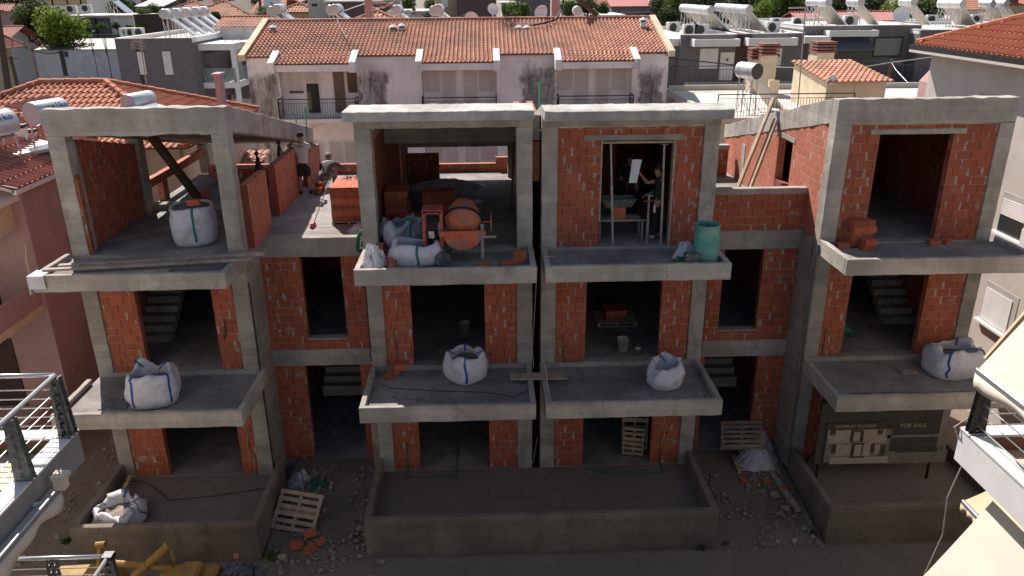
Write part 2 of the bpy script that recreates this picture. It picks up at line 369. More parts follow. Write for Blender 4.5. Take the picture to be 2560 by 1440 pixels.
def text(body, size, name, mat, parent, mtx, ext=.002, align='CENTER'):
    cu = bpy.data.curves.new(name, 'FONT'); cu.body = body; cu.size = size; cu.extrude = ext; cu.align_x = align; cu.align_y = 'CENTER'
    tmp = bpy.data.objects.new(name, cu); COL.objects.link(tmp)
    dg = bpy.context.evaluated_depsgraph_get(); me = bpy.data.meshes.new_from_object(tmp.evaluated_get(dg)); bpy.data.objects.remove(tmp)
    me.materials.clear(); me.materials.append(MT[mat]); me.transform(Matrix.Translation(-OFF.get(parent, V())) @ mtx)
    o = bpy.data.objects.new(name, me); COL.objects.link(o); o.parent = parent; OFF[o] = OFF.get(parent, V()); return o
def frame(o, x, y, z):  # matrix from axes
    x, y, z = V(x), V(y), V(z)
    return Matrix(((x.x, y.x, z.x, o[0]), (x.y, y.y, z.y, o[1]), (x.z, y.z, z.z, o[2]), (0, 0, 0, 1)))

# ---------------------------------------------------------------- the unfinished buildings
F1, F2, F3 = 0., 2.98, 5.93
YB = 7.4                                     # rear wall line
def brick_panel(x0, x1, z0, z1, root, mat='brick', y0=.05, y1=.23):
    MB().box(x0, x1, y0, y1, z0, z1).build('brick_wall', mat, root)
def column(root, x0, x1, z0, z1, y0=0., y1=.36, mat='concrete'):
    MB().rbox(x0, x1, y0, y1, z0, z1, .006).build('column', mat, root, bevel=.012)
def cbeam(root, x0, x1, y0, y1, z0, z1, name='beam', mat='concrete', amp=.009, **k):
    MB().rbox(x0, x1, y0, y1, z0, z1, amp, .12, **k).build(name, mat, root, bevel=.01)
def balcony(root, x0, x1, yf, zt, zb, lips=('l', 'r'), fl=.14):
    b = MB().box(x0+.1, x1-.1, yf+.1, .02, zb, zt-fl).build('balcony_slab', 'floor', root)
    MB().rbox(x0, x1, yf, yf+.12, zb-.003, zt, .008, .12).build('parapet', 'concrete2', b, bevel=.012)
    if 'l' in lips: MB().rbox(x0, x0+.12, yf+.12, -.003, zb-.002, zt-.004, .008, .12).build('parapet', 'concrete2', b, bevel=.012)
    if 'r' in lips: MB().rbox(x1-.12, x1, yf+.12, -.003, zb-.002, zt-.004, .008, .12).build('parapet', 'concrete2', b, bevel=.012)
def stairs(root, x0, x1, y0, z0, n, dz=.18, dy=.26, dirn=1):
    m = MB()
    for i in range(n): m.hexa([(x0, y0+i*dy*dirn, z0+i*dz-.12), (x1, y0+i*dy*dirn, z0+i*dz-.12), (x1, y0+(i+1.4)*dy*dirn, z0+i*dz), (x0, y0+(i+1.4)*dy*dirn, z0+i*dz),
                               (x0, y0+i*dy*dirn, z0+(i+1)*dz), (x1, y0+i*dy*dirn, z0+(i+1)*dz), (x1, y0+(i+1)*dy*dirn, z0+(i+1)*dz), (x0, y0+(i+1)*dy*dirn, z0+(i+1)*dz)])
    m.build('staircase', 'concrete', root)
def unit(root, x0, x1, cl, cr_, opens, b3, b2, side):
    # cl, cr_: inner faces of the two front columns; opens: (F1, F2) door openings; side 'l'/'r' = side of the courtyard recess
    for z0, z1 in ((-.3, F2-.45), (F2, F3-.45)):
        column(root, x0, cl, z0, z1); column(root, cr_, x1, z0, z1)
    for k, (z0, z1) in enumerate(((F1, F2-.45), (F2, F3-.45))):
        a, b = opens[k]
        brick_panel(cl, a, z0, z1, root); brick_panel(b, cr_, z0, z1, root)
    for z in (F2, F3):
        cbeam(root, x0, x1, 0, .3, z-.45, z)
        MB().box(x0+.02, x1-.02, .3, YB+(.9 if z == F3 else 0), z-.2, z-.004).build('floor_slab', 'floor', root)
    MB().box(x0+.02, x1-.02, .02, YB, -.3, F1-.006).build('floor_slab', 'floor', root)
    balcony(root, *b3); balcony(root, *b2)
    for xx in ((x0, x0+.2), (x1-.2, x1)):   # side walls of the two lower storeys
        for z0, z1 in ((F1, F2-.2), (F2, F3-.2)):
            MB().box(xx[0]+.005, xx[1]-.005, .36, YB, z0, z1-.002).build('brick_wall', 'brick', root)
    for z0, z1 in ((F1, F2-.2), (F2, F3-.2)):
        MB().box(x0+.2, x1-.2, YB-.2, YB, z0, z1-.003).build('brick_wall', 'brick', root)
def recess(root, x0, x1, win, door, zw=3.23, top=True):
    # the set-back wall between two bays, plane y = 1.1
    y0, y1 = 1.1, 1.3
    cbeam(root, x0, x1, y0-.01, y1+.1, F3-.49, F3, amp=.006); cbeam(root, x0, x1, y0-.01, y1+.1, F2-.48, F2-.02, amp=.006)
    z0, z1 = F2-.02, F3-.49
    MB().box(x0, win[0], y0+.02, y1, z0, z1).build('brick_wall', 'brick', root); MB().box(win[1], x1, y0+.02, y1, z0, z1).build('brick_wall', 'brick', root)
    MB().box(win[0], win[1], y0+.02, y1, z0, zw).build('brick_wall', 'brick', root)
    MB().box(win[0]-.01, win[1]+.01, y0-.005, y1+.02, zw, zw+.035).build('window_sill', 'concrete', root)
    z0, z1 = -.6, F2-.48
    MB().box(x0, door[0], y0+.02, y1, z0, z1).build('brick_wall', 'brick', root); MB().box(door[1], x1, y0+.02, y1, z0, z1).build('brick_wall', 'brick', root)
    MB().box(x0, x1, y1+.1, YB+.9, F3-.2, F3-.003).build('floor_slab', 'floor', root)
    MB().box(x0, x1, y1, YB, F2-.2, F2-.03).build('floor_slab', 'floor', root)
    MB().box(x0, x1, y1-.2, YB, -.75, -.32).build('floor_slab', 'floor', root)
    for z0, z1 in ((-.3, F2-.2), (F2-.03, F3-.2)): MB().box(x0, x1, YB-.2, YB-.01, z0, z1).build('brick_wall', 'brick', root)
def sloped_beam(root, x0, x1, y0, y1, zt0, zt1, h0, h1, mat='concrete2'):
    MB().rbox(x0, x1, y0, y1, zt0-h0, zt0, .018, .12, z1b=zt1, z0b=zt1-h1).build('beam', mat, root, bevel=.01)

BL = thing('unfinished_building', 'unfinished brick and concrete building with an open frame at its left end', 'building', (-4, 3, -.6))
BR = thing('unfinished_building', 'unfinished brick and concrete building with a teal barrel on its balcony', 'building', (6, 3, -.6))

# -- bay A (far left)
XA0, XA1 = -9.44, -5.6
unit(BL, XA0, XA1, -9.08, -5.98, ((-8.24, -6.38), (-8.27, -6.5)), (-9.59, -5.56, -1.49, 6., 5.63), (-9.55, -5.45, -2.04, 3., 2.62, 'r'), 'r')
ab = BL
MB().rbox(-9.55, -9.43, -1.52, -.35, 2.9, 3.0, .008).build('parapet', 'concrete2', BL, bevel=.012)
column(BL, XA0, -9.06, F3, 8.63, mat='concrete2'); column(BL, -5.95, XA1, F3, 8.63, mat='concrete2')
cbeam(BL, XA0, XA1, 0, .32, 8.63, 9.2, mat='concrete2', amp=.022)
sloped_beam(BL, -5.86, XA1, .32, 8.3, 9.195, 7.38, .56, .46); sloped_beam(BL, XA0, -9.18, .32, 8.9, 9.195, 7.25, .56, .46, 'concrete')
MB().rbox(-9.18, -5.86, 8.0, 8.25, 6.98, 7.36, .01).build('beam', 'concrete', BL, bevel=.01)
for (x0, x1, y0, y1, zt) in ((-9.43, -9.1, 3.55, 3.9, 7.95), (-9.43, -9.1, 8.5, 8.88, 6.85), (-5.84, -5.62, 7.95, 8.28, 6.92)): column(BL, x0, x1, F3, zt, y0, y1)
# brick wall filling the left side of the top storey as far as the middle column, ragged at its head
m = MB(); m.prism([(-9.4, .62, F3+.02), (-9.4, 3.55, F3+.02), (-9.4, 3.55, 7.8), (-9.4, .62, 8.46)], (.2, 0, 0)); m.build('brick_wall', 'brick', BL)
MB().box(-9.405, -9.15, .36, .6, F3, 8.4).build('column', 'concrete', BL)
MB().box(-9.09, -9.0, .04, .2, F3+.02, 7.75).build('brick_wall', 'brick', BL)
# low brick parapets round the rear of the top floor
MB().box(-9.42, -9.25, 3.92, 8.5, F3+.55, F3+.78).build('brick_wall', 'bricksunlit', BL); MB().box(-9.42, -9.25, 5.0, 5.35, F3, F3+.55).build('brick_wall', 'bricksunlit', BL)
MB().box(-9.1, -5.9, 8.28, 8.44, F3, F3+.3).build('brick_wall', 'bricksunlit', BL)
MB().box(-8.6, -6.3, 7.1, 7.5, F3, F3+.42).build('brick_wall', 'brick', BL)
m = MB(); m.box(-9.2, -6.9, 3.9, 4.2, F3-.003, F3+.16); m.build('kerb', 'concrete', BL)
# brick partitions under the right-hand sloped beam
def partition(root, x0, x1, y0, y1, z0, z1):
    m = MB(); m.box(x0, x1, y0, y1, z0, z1); m.m = [1, 1, 1, 0, 1, 0] if False else m.m
    for i, f in enumerate(m.f):
        a = [m.v[k] for k in f]
        if max(p.y for p in a)-min(p.y for p in a) < .01: m.m[i] = 1
    return m.build('brick_wall', ['bricksunlit', 'brickend'], root)
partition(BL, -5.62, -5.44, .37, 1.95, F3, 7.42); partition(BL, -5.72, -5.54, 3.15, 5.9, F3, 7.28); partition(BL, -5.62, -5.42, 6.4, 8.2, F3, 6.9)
# -- recess between bay A and bay B
recess(BL, XA1-.2, -2.7, (-4.64, -3.65), (-4.81, -3.4))
MB().box(-5.0, -2.9, 8.12, 8.3, F3, F3+.3).build('brick_wall', 'bricksunlit', BL)
for z0, z1 in ((-.6, F2-.021), (F2-.02, F3)): MB().box(XA1-.012, XA1+.012, .37, 1.09, z0, z1).build('column', 'concrete', BL)
stairs(BL, -4.85, -3.2, 2.9, .75, 10)
# -- bay B
XB0, XB1 = -2.89, .985
unit(BL, XB0, XB1, -2.53, .62, ((-1.88, -.1), (-1.89, -.145)), (-2.88, .99, -1.49, 6., 5.63), (-2.92, .955, -2.04, 3., 2.62), 'l')
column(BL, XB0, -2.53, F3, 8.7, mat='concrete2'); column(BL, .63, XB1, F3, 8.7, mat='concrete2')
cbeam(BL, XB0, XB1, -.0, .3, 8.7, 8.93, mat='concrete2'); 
def slab(root, x0, x1, y0, y1, y2, z):
    # roof slab: level verge, then falling to the rear
    m = MB(); n = 46; prof = [(y0, z-.19), (y0, z), (y0+.06, z+.012), (y1, z+.01), (y2, z-.22*(y2-y1)), (y2, z-.22*(y2-y1)-.18), (y1, z-.2)]
    k = len(prof); vs = []; fs = []
    for i in range(n+1):
        x = x0+(x1-x0)*i/n
        for j, (y, zz) in enumerate(prof):
            p = V((x, y, zz)); r = noise.noise_vector(p*6)*.02
            if j in (1, 2, 3): p += V((0, r.y*1.2, abs(r.z)))
            if j in (0,): p += V((0, r.y*.3, 0))
            if i in (0, n): p.x += r.x
            vs.append(p)
        if i: fs += [((i-1)*k+j, (i-1)*k+(j+1) % k, i*k+(j+1) % k, i*k+j) for j in range(k)]
    fs += [tuple(range(k))[::-1], tuple(n*k+j for j in range(k))]
    m.add(vs, fs); return m.build('roof_slab', 'slabtop', root)
slab(BL, -3.03, .99, -.5, .6, 8.1, 9.12)
# bay B top room: side walls, rear wall with a wide window, beams
MB().box(XB0+.02, XB0+.2, .36, 7.2, F3, 8.2).build('brick_wall', 'brick', BL)
MB().box(.79, XB1-.02, .36, 7.2, F3, 8.3).build('brick_wall', 'brick', BL)
cbeam(BL, XB0, XB1, 7.2, 7.5, 6.92, 7.6); column(BL, XB0, -2.5, F3, 6.92, 7.2, 7.5); column(BL, .62, XB1, F3, 6.92, 7.2, 7.5)
cbeam(BL, XB0+.2, XB1-.2, 3.4, 3.65, 7.75, 8.2)
MB().box(-2.8, .9, 8.12, 8.3, F3, F3+.26).build('brick_wall', 'bricksunlit', BL); MB().box(-2.1, -1.85, 8.125, 8.295, F3+.26, F3+.44).build('brick_wall', 'bricksunlit', BL); MB().box(.25, .9, 8.125, 8.295, F3+.26, F3+.46).build('brick_wall', 'bricksunlit', BL)
MB().box(-2.5, -1.5, 6.6, 6.8, F3, F3+.9).build('brick_wall', 'brick', BL)

# -- bay C
XC0, XC1 = 1.19, 5.12
unit(BR, XC0, XC1, 1.54, 4.77, ((2.28, 4.05), (2.27, 4.08)), (1.175, 5.17, -1.49, 6., 5.63), (1.17, 5.09, -2.04, 3., 2.62), 'r')
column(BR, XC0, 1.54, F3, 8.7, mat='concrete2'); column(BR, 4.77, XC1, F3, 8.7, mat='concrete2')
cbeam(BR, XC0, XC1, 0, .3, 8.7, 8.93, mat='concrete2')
slab(BR, 1.2, 5.2, -.62, .4, 8.1, 9.1)
brick_panel(1.54, 2.5, F3, 8.7, BR); brick_panel(4.16, 4.77, F3, 8.7, BR); brick_panel(2.5, 4.16, 8.5, 8.7, BR)
MB().rbox(2.12, 4.34, .035, .24, 8.37, 8.5, .006).build('lintel', 'concrete', BR, bevel=.008)
m = MB(); m.rbox(1.56, 4.76, .02, .06, 8.665, 8.7, .02, .08); m.build('foam_joint', MT['slabtop'], BR)
for x in (2.5, 4.125): MB().box(x, x+.035, .03, .26, F3+(.6 if x < 3 else 0), 8.37).build('door_frame', 'woodgrey', BR)
for xx in (XC0+.02, XC1-.2): MB().box(xx, xx+.18, .36, 7.2, F3, 8.3 if xx < 3 else 8.0).build('brick_wall', 'brick', BR)
cbeam(BR, XC0, XC1, 7.2, 7.5, 7.0, 7.6)
MB().box(3.55, 5.0, 7.25, 7.45, F3, 7.0).build('brick_wall', 'brick', BR); MB().box(1.2, 2.4, 7.25, 7.45, F3, 7.0).build('brick_wall', 'brick', BR)
MB().box(3.35, 3.5, 4.0, 7.2, F3, 7.9).build('brick_wall', 'brick', BR)
MB().box(1.3, 5.0, 8.12, 8.3, F3, F3+.35).build('brick_wall', 'bricksunlit', BR)
m = MB(); m.prism([(1.0, .35, 8.9), (1.0, 5.5, 8.0), (1.0, 5.5, 7.5), (1.0, .35, 8.35)], (.16, 0, 0)); m.build('beam', 'concrete2', BR)
MB().box(1.0, 1.16, .4, 3., 7.4, 8.3).build('brick_wall', 'bricksunlit', BR)
# -- recess between bay C and bay D
XD0, XD1 = 7.67, 11.7
recess(BR, 4.95, XD0+.2, (5.83, 6.82), (5.57, 6.98))
MB().box(5.1, 7.68, 1.09, 1.27, F3, 6.83).build('brick_wall', 'brick', BR)
MB().rbox(5.1, 7.7, 1.075, 1.285, 6.83, 6.98, .008).build('coping', 'concrete', BR, bevel=.01)
MB().box(5.1, 7.5, 6.9, 7.1, F3, 6.78).build('brick_wall', 'brick', BR); MB().rbox(5.1, 7.52, 6.88, 7.12, 6.78, 6.92, .008).build('coping', 'concrete', BR)
for z0, z1 in ((-.6, F2-.021), (F2-.02, F3)): MB().box(XD0-.012, XD0+.012, .37, 1.09, z0, z1).build('column', 'concrete', BR)
stairs(BR, 5.7, 7.1, 2.9, .75, 10)
# -- bay D
unit(BR, XD0, XD1, 8.02, 11.36, ((8.6, 10.46), (8.6, 10.46)), (7.665, 11.9, -1.49, 6.03, 5.66), (7.65, 11.85, -2.04, 3., 2.62), 'l')
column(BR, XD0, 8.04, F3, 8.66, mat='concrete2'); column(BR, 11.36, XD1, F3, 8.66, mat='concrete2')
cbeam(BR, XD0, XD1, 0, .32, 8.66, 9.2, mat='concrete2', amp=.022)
sloped_beam(BR, XD0, 7.93, .32, 8.1, 9.195, 7.34, .56, .42)
brick_panel(8.04, 8.72, F3, 8.66, BR); brick_panel(10.39, 11.36, F3, 8.66, BR); brick_panel(8.72, 10.39, 8.54, 8.66, BR)
MB().rbox(8.5, 10.66, .035, .24, 8.42, 8.54, .005).build('lintel', 'concrete2', BR, bevel=.008)
m = MB(); m.rbox(8.06, 11.34, .025, .06, 8.64, 8.665, .012, .08); m.build('foam_joint', M('yellow foam', (.5, .33, .1), .9), BR)
# lit brick wall under the sloped beam of bay D, with its door
def slopewall(y0, y1, z0=F3):
    zt = lambda y: 9.195-.56-(y-.32)/(8.1-.32)*(9.195-.56-6.92)-.002
    m = MB(); m.prism([(7.69, y0, z0), (7.69, y1, z0), (7.69, y1, zt(y1)), (7.69, y0, zt(y0))], (.2, 0, 0)); m.build('brick_wall', 'bricksunlit', BR)
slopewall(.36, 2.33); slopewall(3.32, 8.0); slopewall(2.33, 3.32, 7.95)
MB().rbox(7.675, 7.9, 2.2, 3.5, 7.83, 7.95, .004).build('lintel', 'concrete2', BR)
MB().box(7.675, 7.69, 5.9, 6.2, F3, 7.1).build('column', 'concrete2', BR)
MB().box(7.7, 7.88, 2.4, 3.3, F3, F3+.75).build('brick_wall', 'brickend', BR)
MB().box(XD1-.2, XD1-.02, .36, 7.2, F3, 8.2).build('brick_wall', 'brick', BR)
MB().box(9.0, 9.2, 3.4, 7.0, F3, 8.0).build('brick_wall', 'brick', BR); MB().box(7.9, 11.5, 7.0, 7.2, F3, 7.2).build('brick_wall', 'brick', BR)
m = MB(); m.hexa([(7.9, .32, 8.72), (11.7, .32, 8.72), (11.7, 8.1, 6.95), (7.9, 8.1, 6.95), (7.93, .32, 8.9), (11.7, .32, 8.9), (11.7, 8.1, 7.1), (7.93, 8.1, 7.1)]); m.build('roof_slab', 'concrete', BR)
stairs(BR, 10.6, 11.45, 1.9, F2, 15, dy=.24); stairs(BL, -9.2, -8.35, 1.7, F2, 15, dy=.24)
m = MB(); m.hexa([(-9.17, .32, 8.72), (-5.87, .32, 8.72), (-5.87, 8.0, 7.0), (-9.17, 8.0, 7.0), (-9.17, .32, 8.9), (-5.87, .32, 8.9), (-5.87, 8.0, 7.16), (-9.17, 8.0, 7.16)]); m.build('roof_slab', 'concrete', BL)
# ---------------------------------------------------------------- ground, yards, street
MT['tile'] = tilemat('clay roof tile', (.52, .24, .16), (.42, .165, .105), (.16, .10, .08), .6)
MT['tilenew'] = tilemat('new clay roof tile', (.50, .185, .10), (.44, .145, .08), (.3, .12, .07), .35)
MT['tilered'] = tilemat('red roof tile', (.46, .20, .155), (.40, .155, .12), (.3, .15, .11), .5)
MT['bouncecourt'] = dirtground('court screed', (.42, .39, .36), (.36, .33, .3), (.3, .27, .24), .5)
MT['tilefar'] = tilemat('weathered roof tile', (.52, .25, .16), (.44, .19, .12), (.2, .12, .09), .6)
gm = MB(); N = 60
gx = [-700, -250, -120, -60]+[-60+i*1.6 for i in range(1, 76)]+[120, 250, 700]; gy = [-300, -120, -60, -30]+[-30+i*2. for i in range(1, 60)]+[150, 260, 900, 1800]
def gz(x, y): return -.62+noise.noise(V((x*.3, y*.3, 0)))*.025 if abs(x) < 60 and abs(y) < 90 else -.62
gv = [(x, y, gz(x, y)) for y in gy for x in gx]; nx = len(gx)
gm.add(gv, [(j*nx+i, j*nx+i+1, (j+1)*nx+i+1, (j+1)*nx+i) for j in range(len(gy)-1) for i in range(nx-1)])
struct(gm.build('ground', 'ground', smooth=True))
struct(MB().box(-11, 16, -6.2, -2.62, -.7, -.585).build('road', 'road'))
struct(MB().box(-160, -38, 62, 97, -.8, -.55).build('street', 'asphalt'))
struct(MB().box(-160, -56, 97.5, 114, -.8, -.53).build('field', 'earth'))
struct(MB().box(-12, 9.2, 9.4, 21.3, -.8, -.56).build('bounce_court', 'bouncecourt'))  # pale ground sheet added to bounce light onto the row house

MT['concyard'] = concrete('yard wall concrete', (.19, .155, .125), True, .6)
def yard(x0, x1, label, sides):
    r = thing('yard_wall', label, 'yard wall', ((x0+x1)/2, -2.5, -.6))
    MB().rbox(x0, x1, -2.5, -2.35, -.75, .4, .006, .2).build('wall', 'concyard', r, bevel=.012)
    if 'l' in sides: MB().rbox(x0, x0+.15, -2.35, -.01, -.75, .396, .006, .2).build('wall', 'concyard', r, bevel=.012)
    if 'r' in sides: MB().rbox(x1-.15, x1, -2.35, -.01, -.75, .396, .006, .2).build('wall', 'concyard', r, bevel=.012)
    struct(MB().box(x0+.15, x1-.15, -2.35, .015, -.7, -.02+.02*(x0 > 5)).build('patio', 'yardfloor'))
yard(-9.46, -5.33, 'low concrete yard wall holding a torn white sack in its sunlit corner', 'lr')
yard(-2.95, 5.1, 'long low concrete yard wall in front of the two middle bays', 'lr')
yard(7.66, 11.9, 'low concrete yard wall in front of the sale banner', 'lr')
# raised dirt in the two alleys between the bays
for x0, x1 in ((-5.3, -2.96), (5.12, 7.64)):
    m = MB(); n = 14; vs = []; fs = []
    for j in range(n+1):
        for i in range(n+1):
            u, w = i/n, j/n; y = -2.7+3.8*w; z = -.6+.3*min(1, w*1.25)+noise.noise(V((x0+u*3, y, 5))*1.3)*.07*(1-abs(2*u-1)**4)
            vs.append((x0+(x1-x0)*u, y, z if w > 0 else -.7))
            if i and j: a = j*(n+1)+i; fs.append((a-n-2, a-n-1, a, a-1))
    m.add(vs, fs); struct(m.build('ground', 'ground', smooth=True))

def tile_roof(m, o, U, Vd, Wd, L, clip=None, tw=.2, ch=.34, mi=0, h=.055, lift=.03):
    o, U, Vd = V(o), V(U).normalized(), V(Vd).normalized(); Nn = U.cross(Vd)
    if Nn.z < 0: Nn = -Nn
    prof = [(0, 0), (.42, 0), (.50, .55), (.66, 1), (.80, .85), (.92, .3), (1, 0)]
    ncol = max(1, round(Wd/tw)); nrow = max(1, round(L/ch)); tw = Wd/ncol; ch = L/nrow
    for j in range(nrow):
        for i in range(ncol):
            uc, vc = (i+.5)*tw, (j+.5)*ch
            if clip and not clip(uc, vc): continue
            k = len(m.v); jit = rnd.uniform(-.006, .006); vs = []
            for (a, hh) in prof: vs.append(o+U*((i+a)*tw)+Vd*(j*ch-.03+jit)+Nn*(hh*h+lift))
            for (a, hh) in prof: vs.append(o+U*((i+a)*tw)+Vd*((j+1)*ch)+Nn*(hh*h))
            for (a, hh) in prof: vs.append(o+U*((i+a)*tw)+Vd*(j*ch-.03+jit)+Nn*(hh*h*.55-.012))
            q = len(prof); f0 = len(m.f)
            fs = [(a, a+1, q+a+1, q+a) for a in range(q-1)]+[(2*q+a, 2*q+a+1, a+1, a) for a in range(q-1)]
            m.add(vs, fs, mi)
            for f in range(f0, len(m.f)): m.uv[f] = [(i+.5, j+.5)]*4
def ridge(m, p, q, r=.09, step=.42, mi=0):
    p, q = V(p), V(q); n = max(1, int((q-p).length/step)); d = (q-p)/n
    for i in range(n):
        f0 = len(m.f); m.tube([p+d*i, p+d*(i+1.08)], [r*1.18, r*.92], 8, mi)
        for f in range(f0, len(m.f)): m.uv[f] = [(i+.5, 77.5)]*len(m.f[f])
def hip_roof(root, x0, x1, y0, y1, ze, zr, mat, axis='x', tw=.2, ch=.34, cut=(1, 1), r=.09, name='roof'):
    # hipped roof on the rectangle; ridge along axis
    m = MB(); w = (y1-y0) if axis == 'x' else (x1-x0); d = w/2; up = zr-ze
    if axis == 'x':
        A, B = V((x0+d*cut[0], (y0+y1)/2, zr)), V((x1-d*cut[1], (y0+y1)/2, zr))
        planes = [((x0, y0, ze), (1, 0, 0), (0, d, up), x1-x0), ((x1, y1, ze), (-1, 0, 0), (0, -d, up), x1-x0), ((x1, y0, ze), (0, 1, 0), (-d, 0, up), y1-y0), ((x0, y1, ze), (0, -1, 0), (d, 0, up), y1-y0)]
    else:
        A, B = V(((x0+x1)/2, y0+d*cut[0], zr)), V(((x0+x1)/2, y1-d*cut[1], zr))
        planes = [((x0, y0, ze), (1, 0, 0), (0, d, up), x1-x0), ((x1, y1, ze), (-1, 0, 0), (0, -d, up), x1-x0), ((x1, y0, ze), (0, 1, 0), (-d, 0, up), y1-y0), ((x0, y1, ze), (0, -1, 0), (d, 0, up), y1-y0)]
    L = math.hypot(d, up)
    for (o, U, Vv, Wd) in planes:
        s = d/L
        tile_roof(m, o, U, Vv, Wd, L, lambda u, v: v*s-.1 < u < Wd-v*s+.1, tw, ch)
    for c, e in (((x0, y0), A), ((x0, y1), A if axis == 'x' else B), ((x1, y0), B if axis == 'x' else A), ((x1, y1), B)): ridge(m, V((*c, ze+.05)), e+V((0, 0, .05)), r)
    if (B-A).length > .2: ridge(m, A+V((0, 0, .05)), B+V((0, 0, .05)), r)
    b = m.build(name, mat, root, fixn=False)
    u = MB(); g = .06
    vs = [(x0, y0, ze-g), (x1, y0, ze-g), (x1, y1, ze-g), (x0, y1, ze-g), A-V((0, 0, g)), B-V((0, 0, g))]
    fs = [(0, 1, 5, 4), (2, 3, 4, 5), (1, 2, 5), (3, 0, 4), (3, 2, 1, 0)] if axis == 'x' else [(0, 1, 4), (2, 3, 5), (1, 2, 5, 4), (3, 0, 4, 5), (3, 2, 1, 0)]
    u.add(vs, fs); u.build('roof_deck', 'woodgrey', b); return b

# ---------------------------------------------------------------- shared parts of houses
MT['render_pink'] = M('pink render', (.40, .26, .245), .92, .1, 1.5, .2, 90)
MT['render_cream'] = M('cream render', (.60, .50, .36), .92, .12, 1.5, .2, 90, dirt=(.32, .27, .2), dscale=1.6, dth=.6, streak=True)
MT['render_pale'] = M('pale render', (.52, .48, .44), .92, .08, 1.2, .2, 90)
MT['render_white'] = stained('weathered white render', (.80, .77, .77), (.10, .088, .09), ((-11.5, -9.9, 8.1), (-5.9, -4.75, 8.2), (1.75, 3.25, 8.2), (7.35, 8.45, 8.0), (-6.2, -5.95, 8.0)))
MT['render_white2'] = M('white render', (.82, .79, .78), .9, .1, 1.3, .15, 60, dirt=(.42, .38, .37), dscale=.8, dth=.55)
MT['warehouse'] = M('whitewash', (.56, .56, .60), .9, .1, 1.1, .2, 60, dirt=(.32, .32, .34), dscale=.7, dth=.56)
MT['render_tan'] = M('tan render', (.46, .36, .24), .92, .12, 1.5, .15, 60)
MT['graywall'] = M('grey render', (.155, .14, .15), .9, .08, 2, .15, 90)
MT['brownwall'] = M('brown slats', (.06, .035, .032), .8, .15, 3, .2, 40)
MT['purplewall'] = corr('mauve cladding', (.10, .055, .065), (.05, .03, .035), 3.2, 1)
MT['whitetrim'] = M('white trim', (.72, .71, .70), .8, .05, 2, .05, 60)
MT['whitecap'] = M('white roof coating', (.74, .70, .65), .85, .09, .9, .1, 40, dirt=(.5, .44, .38), dscale=.9, dth=.58)
MT['roofscreed'] = M('terrace screed', (.62, .57, .52), .9, .12, .7, .1, 40, dirt=(.34, .29, .25), dscale=.6, dth=.55)
MT['shutter'] = corr('roller shutter', (.60, .57, .55), (.38, .36, .35), 14., 1)
MT['shutterw'] = corr('white roller shutter', (.74, .73, .73), (.5, .5, .5), 14., 1)
MT['glass'] = glassmat('dark glass', (.035, .04, .045))
MT['glassbrown'] = glassmat('brown glazing', (.10, .05, .035), .15)
MT['clear'] = clearmat('balcony glass', (.35, .42, .42), .35)
MT['railblack'] = M('black railing', (.015, .014, .016), .5, .1)
MT['railwhite'] = M('white railing', (.62, .60, .58), .6, .1)
MT['tank'] = M('tank jacket', (.60, .61, .63), .35, .05, 3, .02, 30, .35)
MT['tankw'] = M('white tank jacket', (.72, .72, .72), .4, .05, 3, .02, 30, .0)
MT['tankend'] = M('tank end', (.46, .42, .43), .6, .05)
MT['tankdark'] = glassmat('dark tank end', (.015, .015, .018), .3)
MT['collector'] = glassmat('collector glass', (.42, .47, .52), .12)
MT['collectorback'] = M('collector back', (.40, .37, .34), .5, .1, 4, .1, 40, .4)
MT['galv'] = M('galvanised frame', (.52, .52, .53), .45, .12, 6, .05, 40, .5)
MT['acwhite'] = M('air conditioner casing', (.66, .65, .63), .55, .07)
MT['acdark'] = M('air conditioner grille', (.04, .04, .045), .6, .2)
MT['asbestos'] = corr('fibre cement sheets', (.13, .112, .098), (.05, .042, .036), 2.6, 0)
MT['redsheet'] = corr('red sheet roof', (.42, .13, .12), (.3, .08, .08), 2.2, 0)
MT['chimneyred'] = M('clay chimney cap', (.22, .085, .065), .85, .2, 5)
MT['pinkpaint'] = M('pink chimney', (.46, .29, .28), .9, .12, 3, .1, 40, dirt=(.3, .2, .2), dscale=1.5, dth=.56)
MT['awncream'] = M('cream awning cloth', (.60, .53, .45), .85, .05, 1.2, .12, 120)
MT['awntan'] = M('tan awning cloth', (.52, .40, .27), .85, .06, 1.5, .12, 120)
MT['awngrey'] = M('grey awning cloth', (.105, .105, .125), .85, .05, 2)
MT['alu'] = M('aluminium', (.62, .63, .65), .3, .06, 4, .02, 40, .7)
MT['postgrey'] = M('galvanised post', (.14, .155, .155), .5, .35, 14, .1, 60, .5)
MT['slabwhite'] = M('white painted slab', (.68, .67, .68), .8, .06, 2, .15, 40, dirt=(.48, .46, .46), dscale=2.5, dth=.62)
MT['slabgrey'] = M('grey painted slab', (.42, .395, .385), .85, .08, 2, .15, 40)
MT['floortile'] = M('beige balcony tile', (.56, .45, .36), .7, .07, 3, .05, 40)
MT['brownband'] = M('brown skirting', (.20, .10, .06), .85, .1)
MT['pole'] = M('timber pole', (.09, .068, .05), .9, .2, 5, .2, 30)

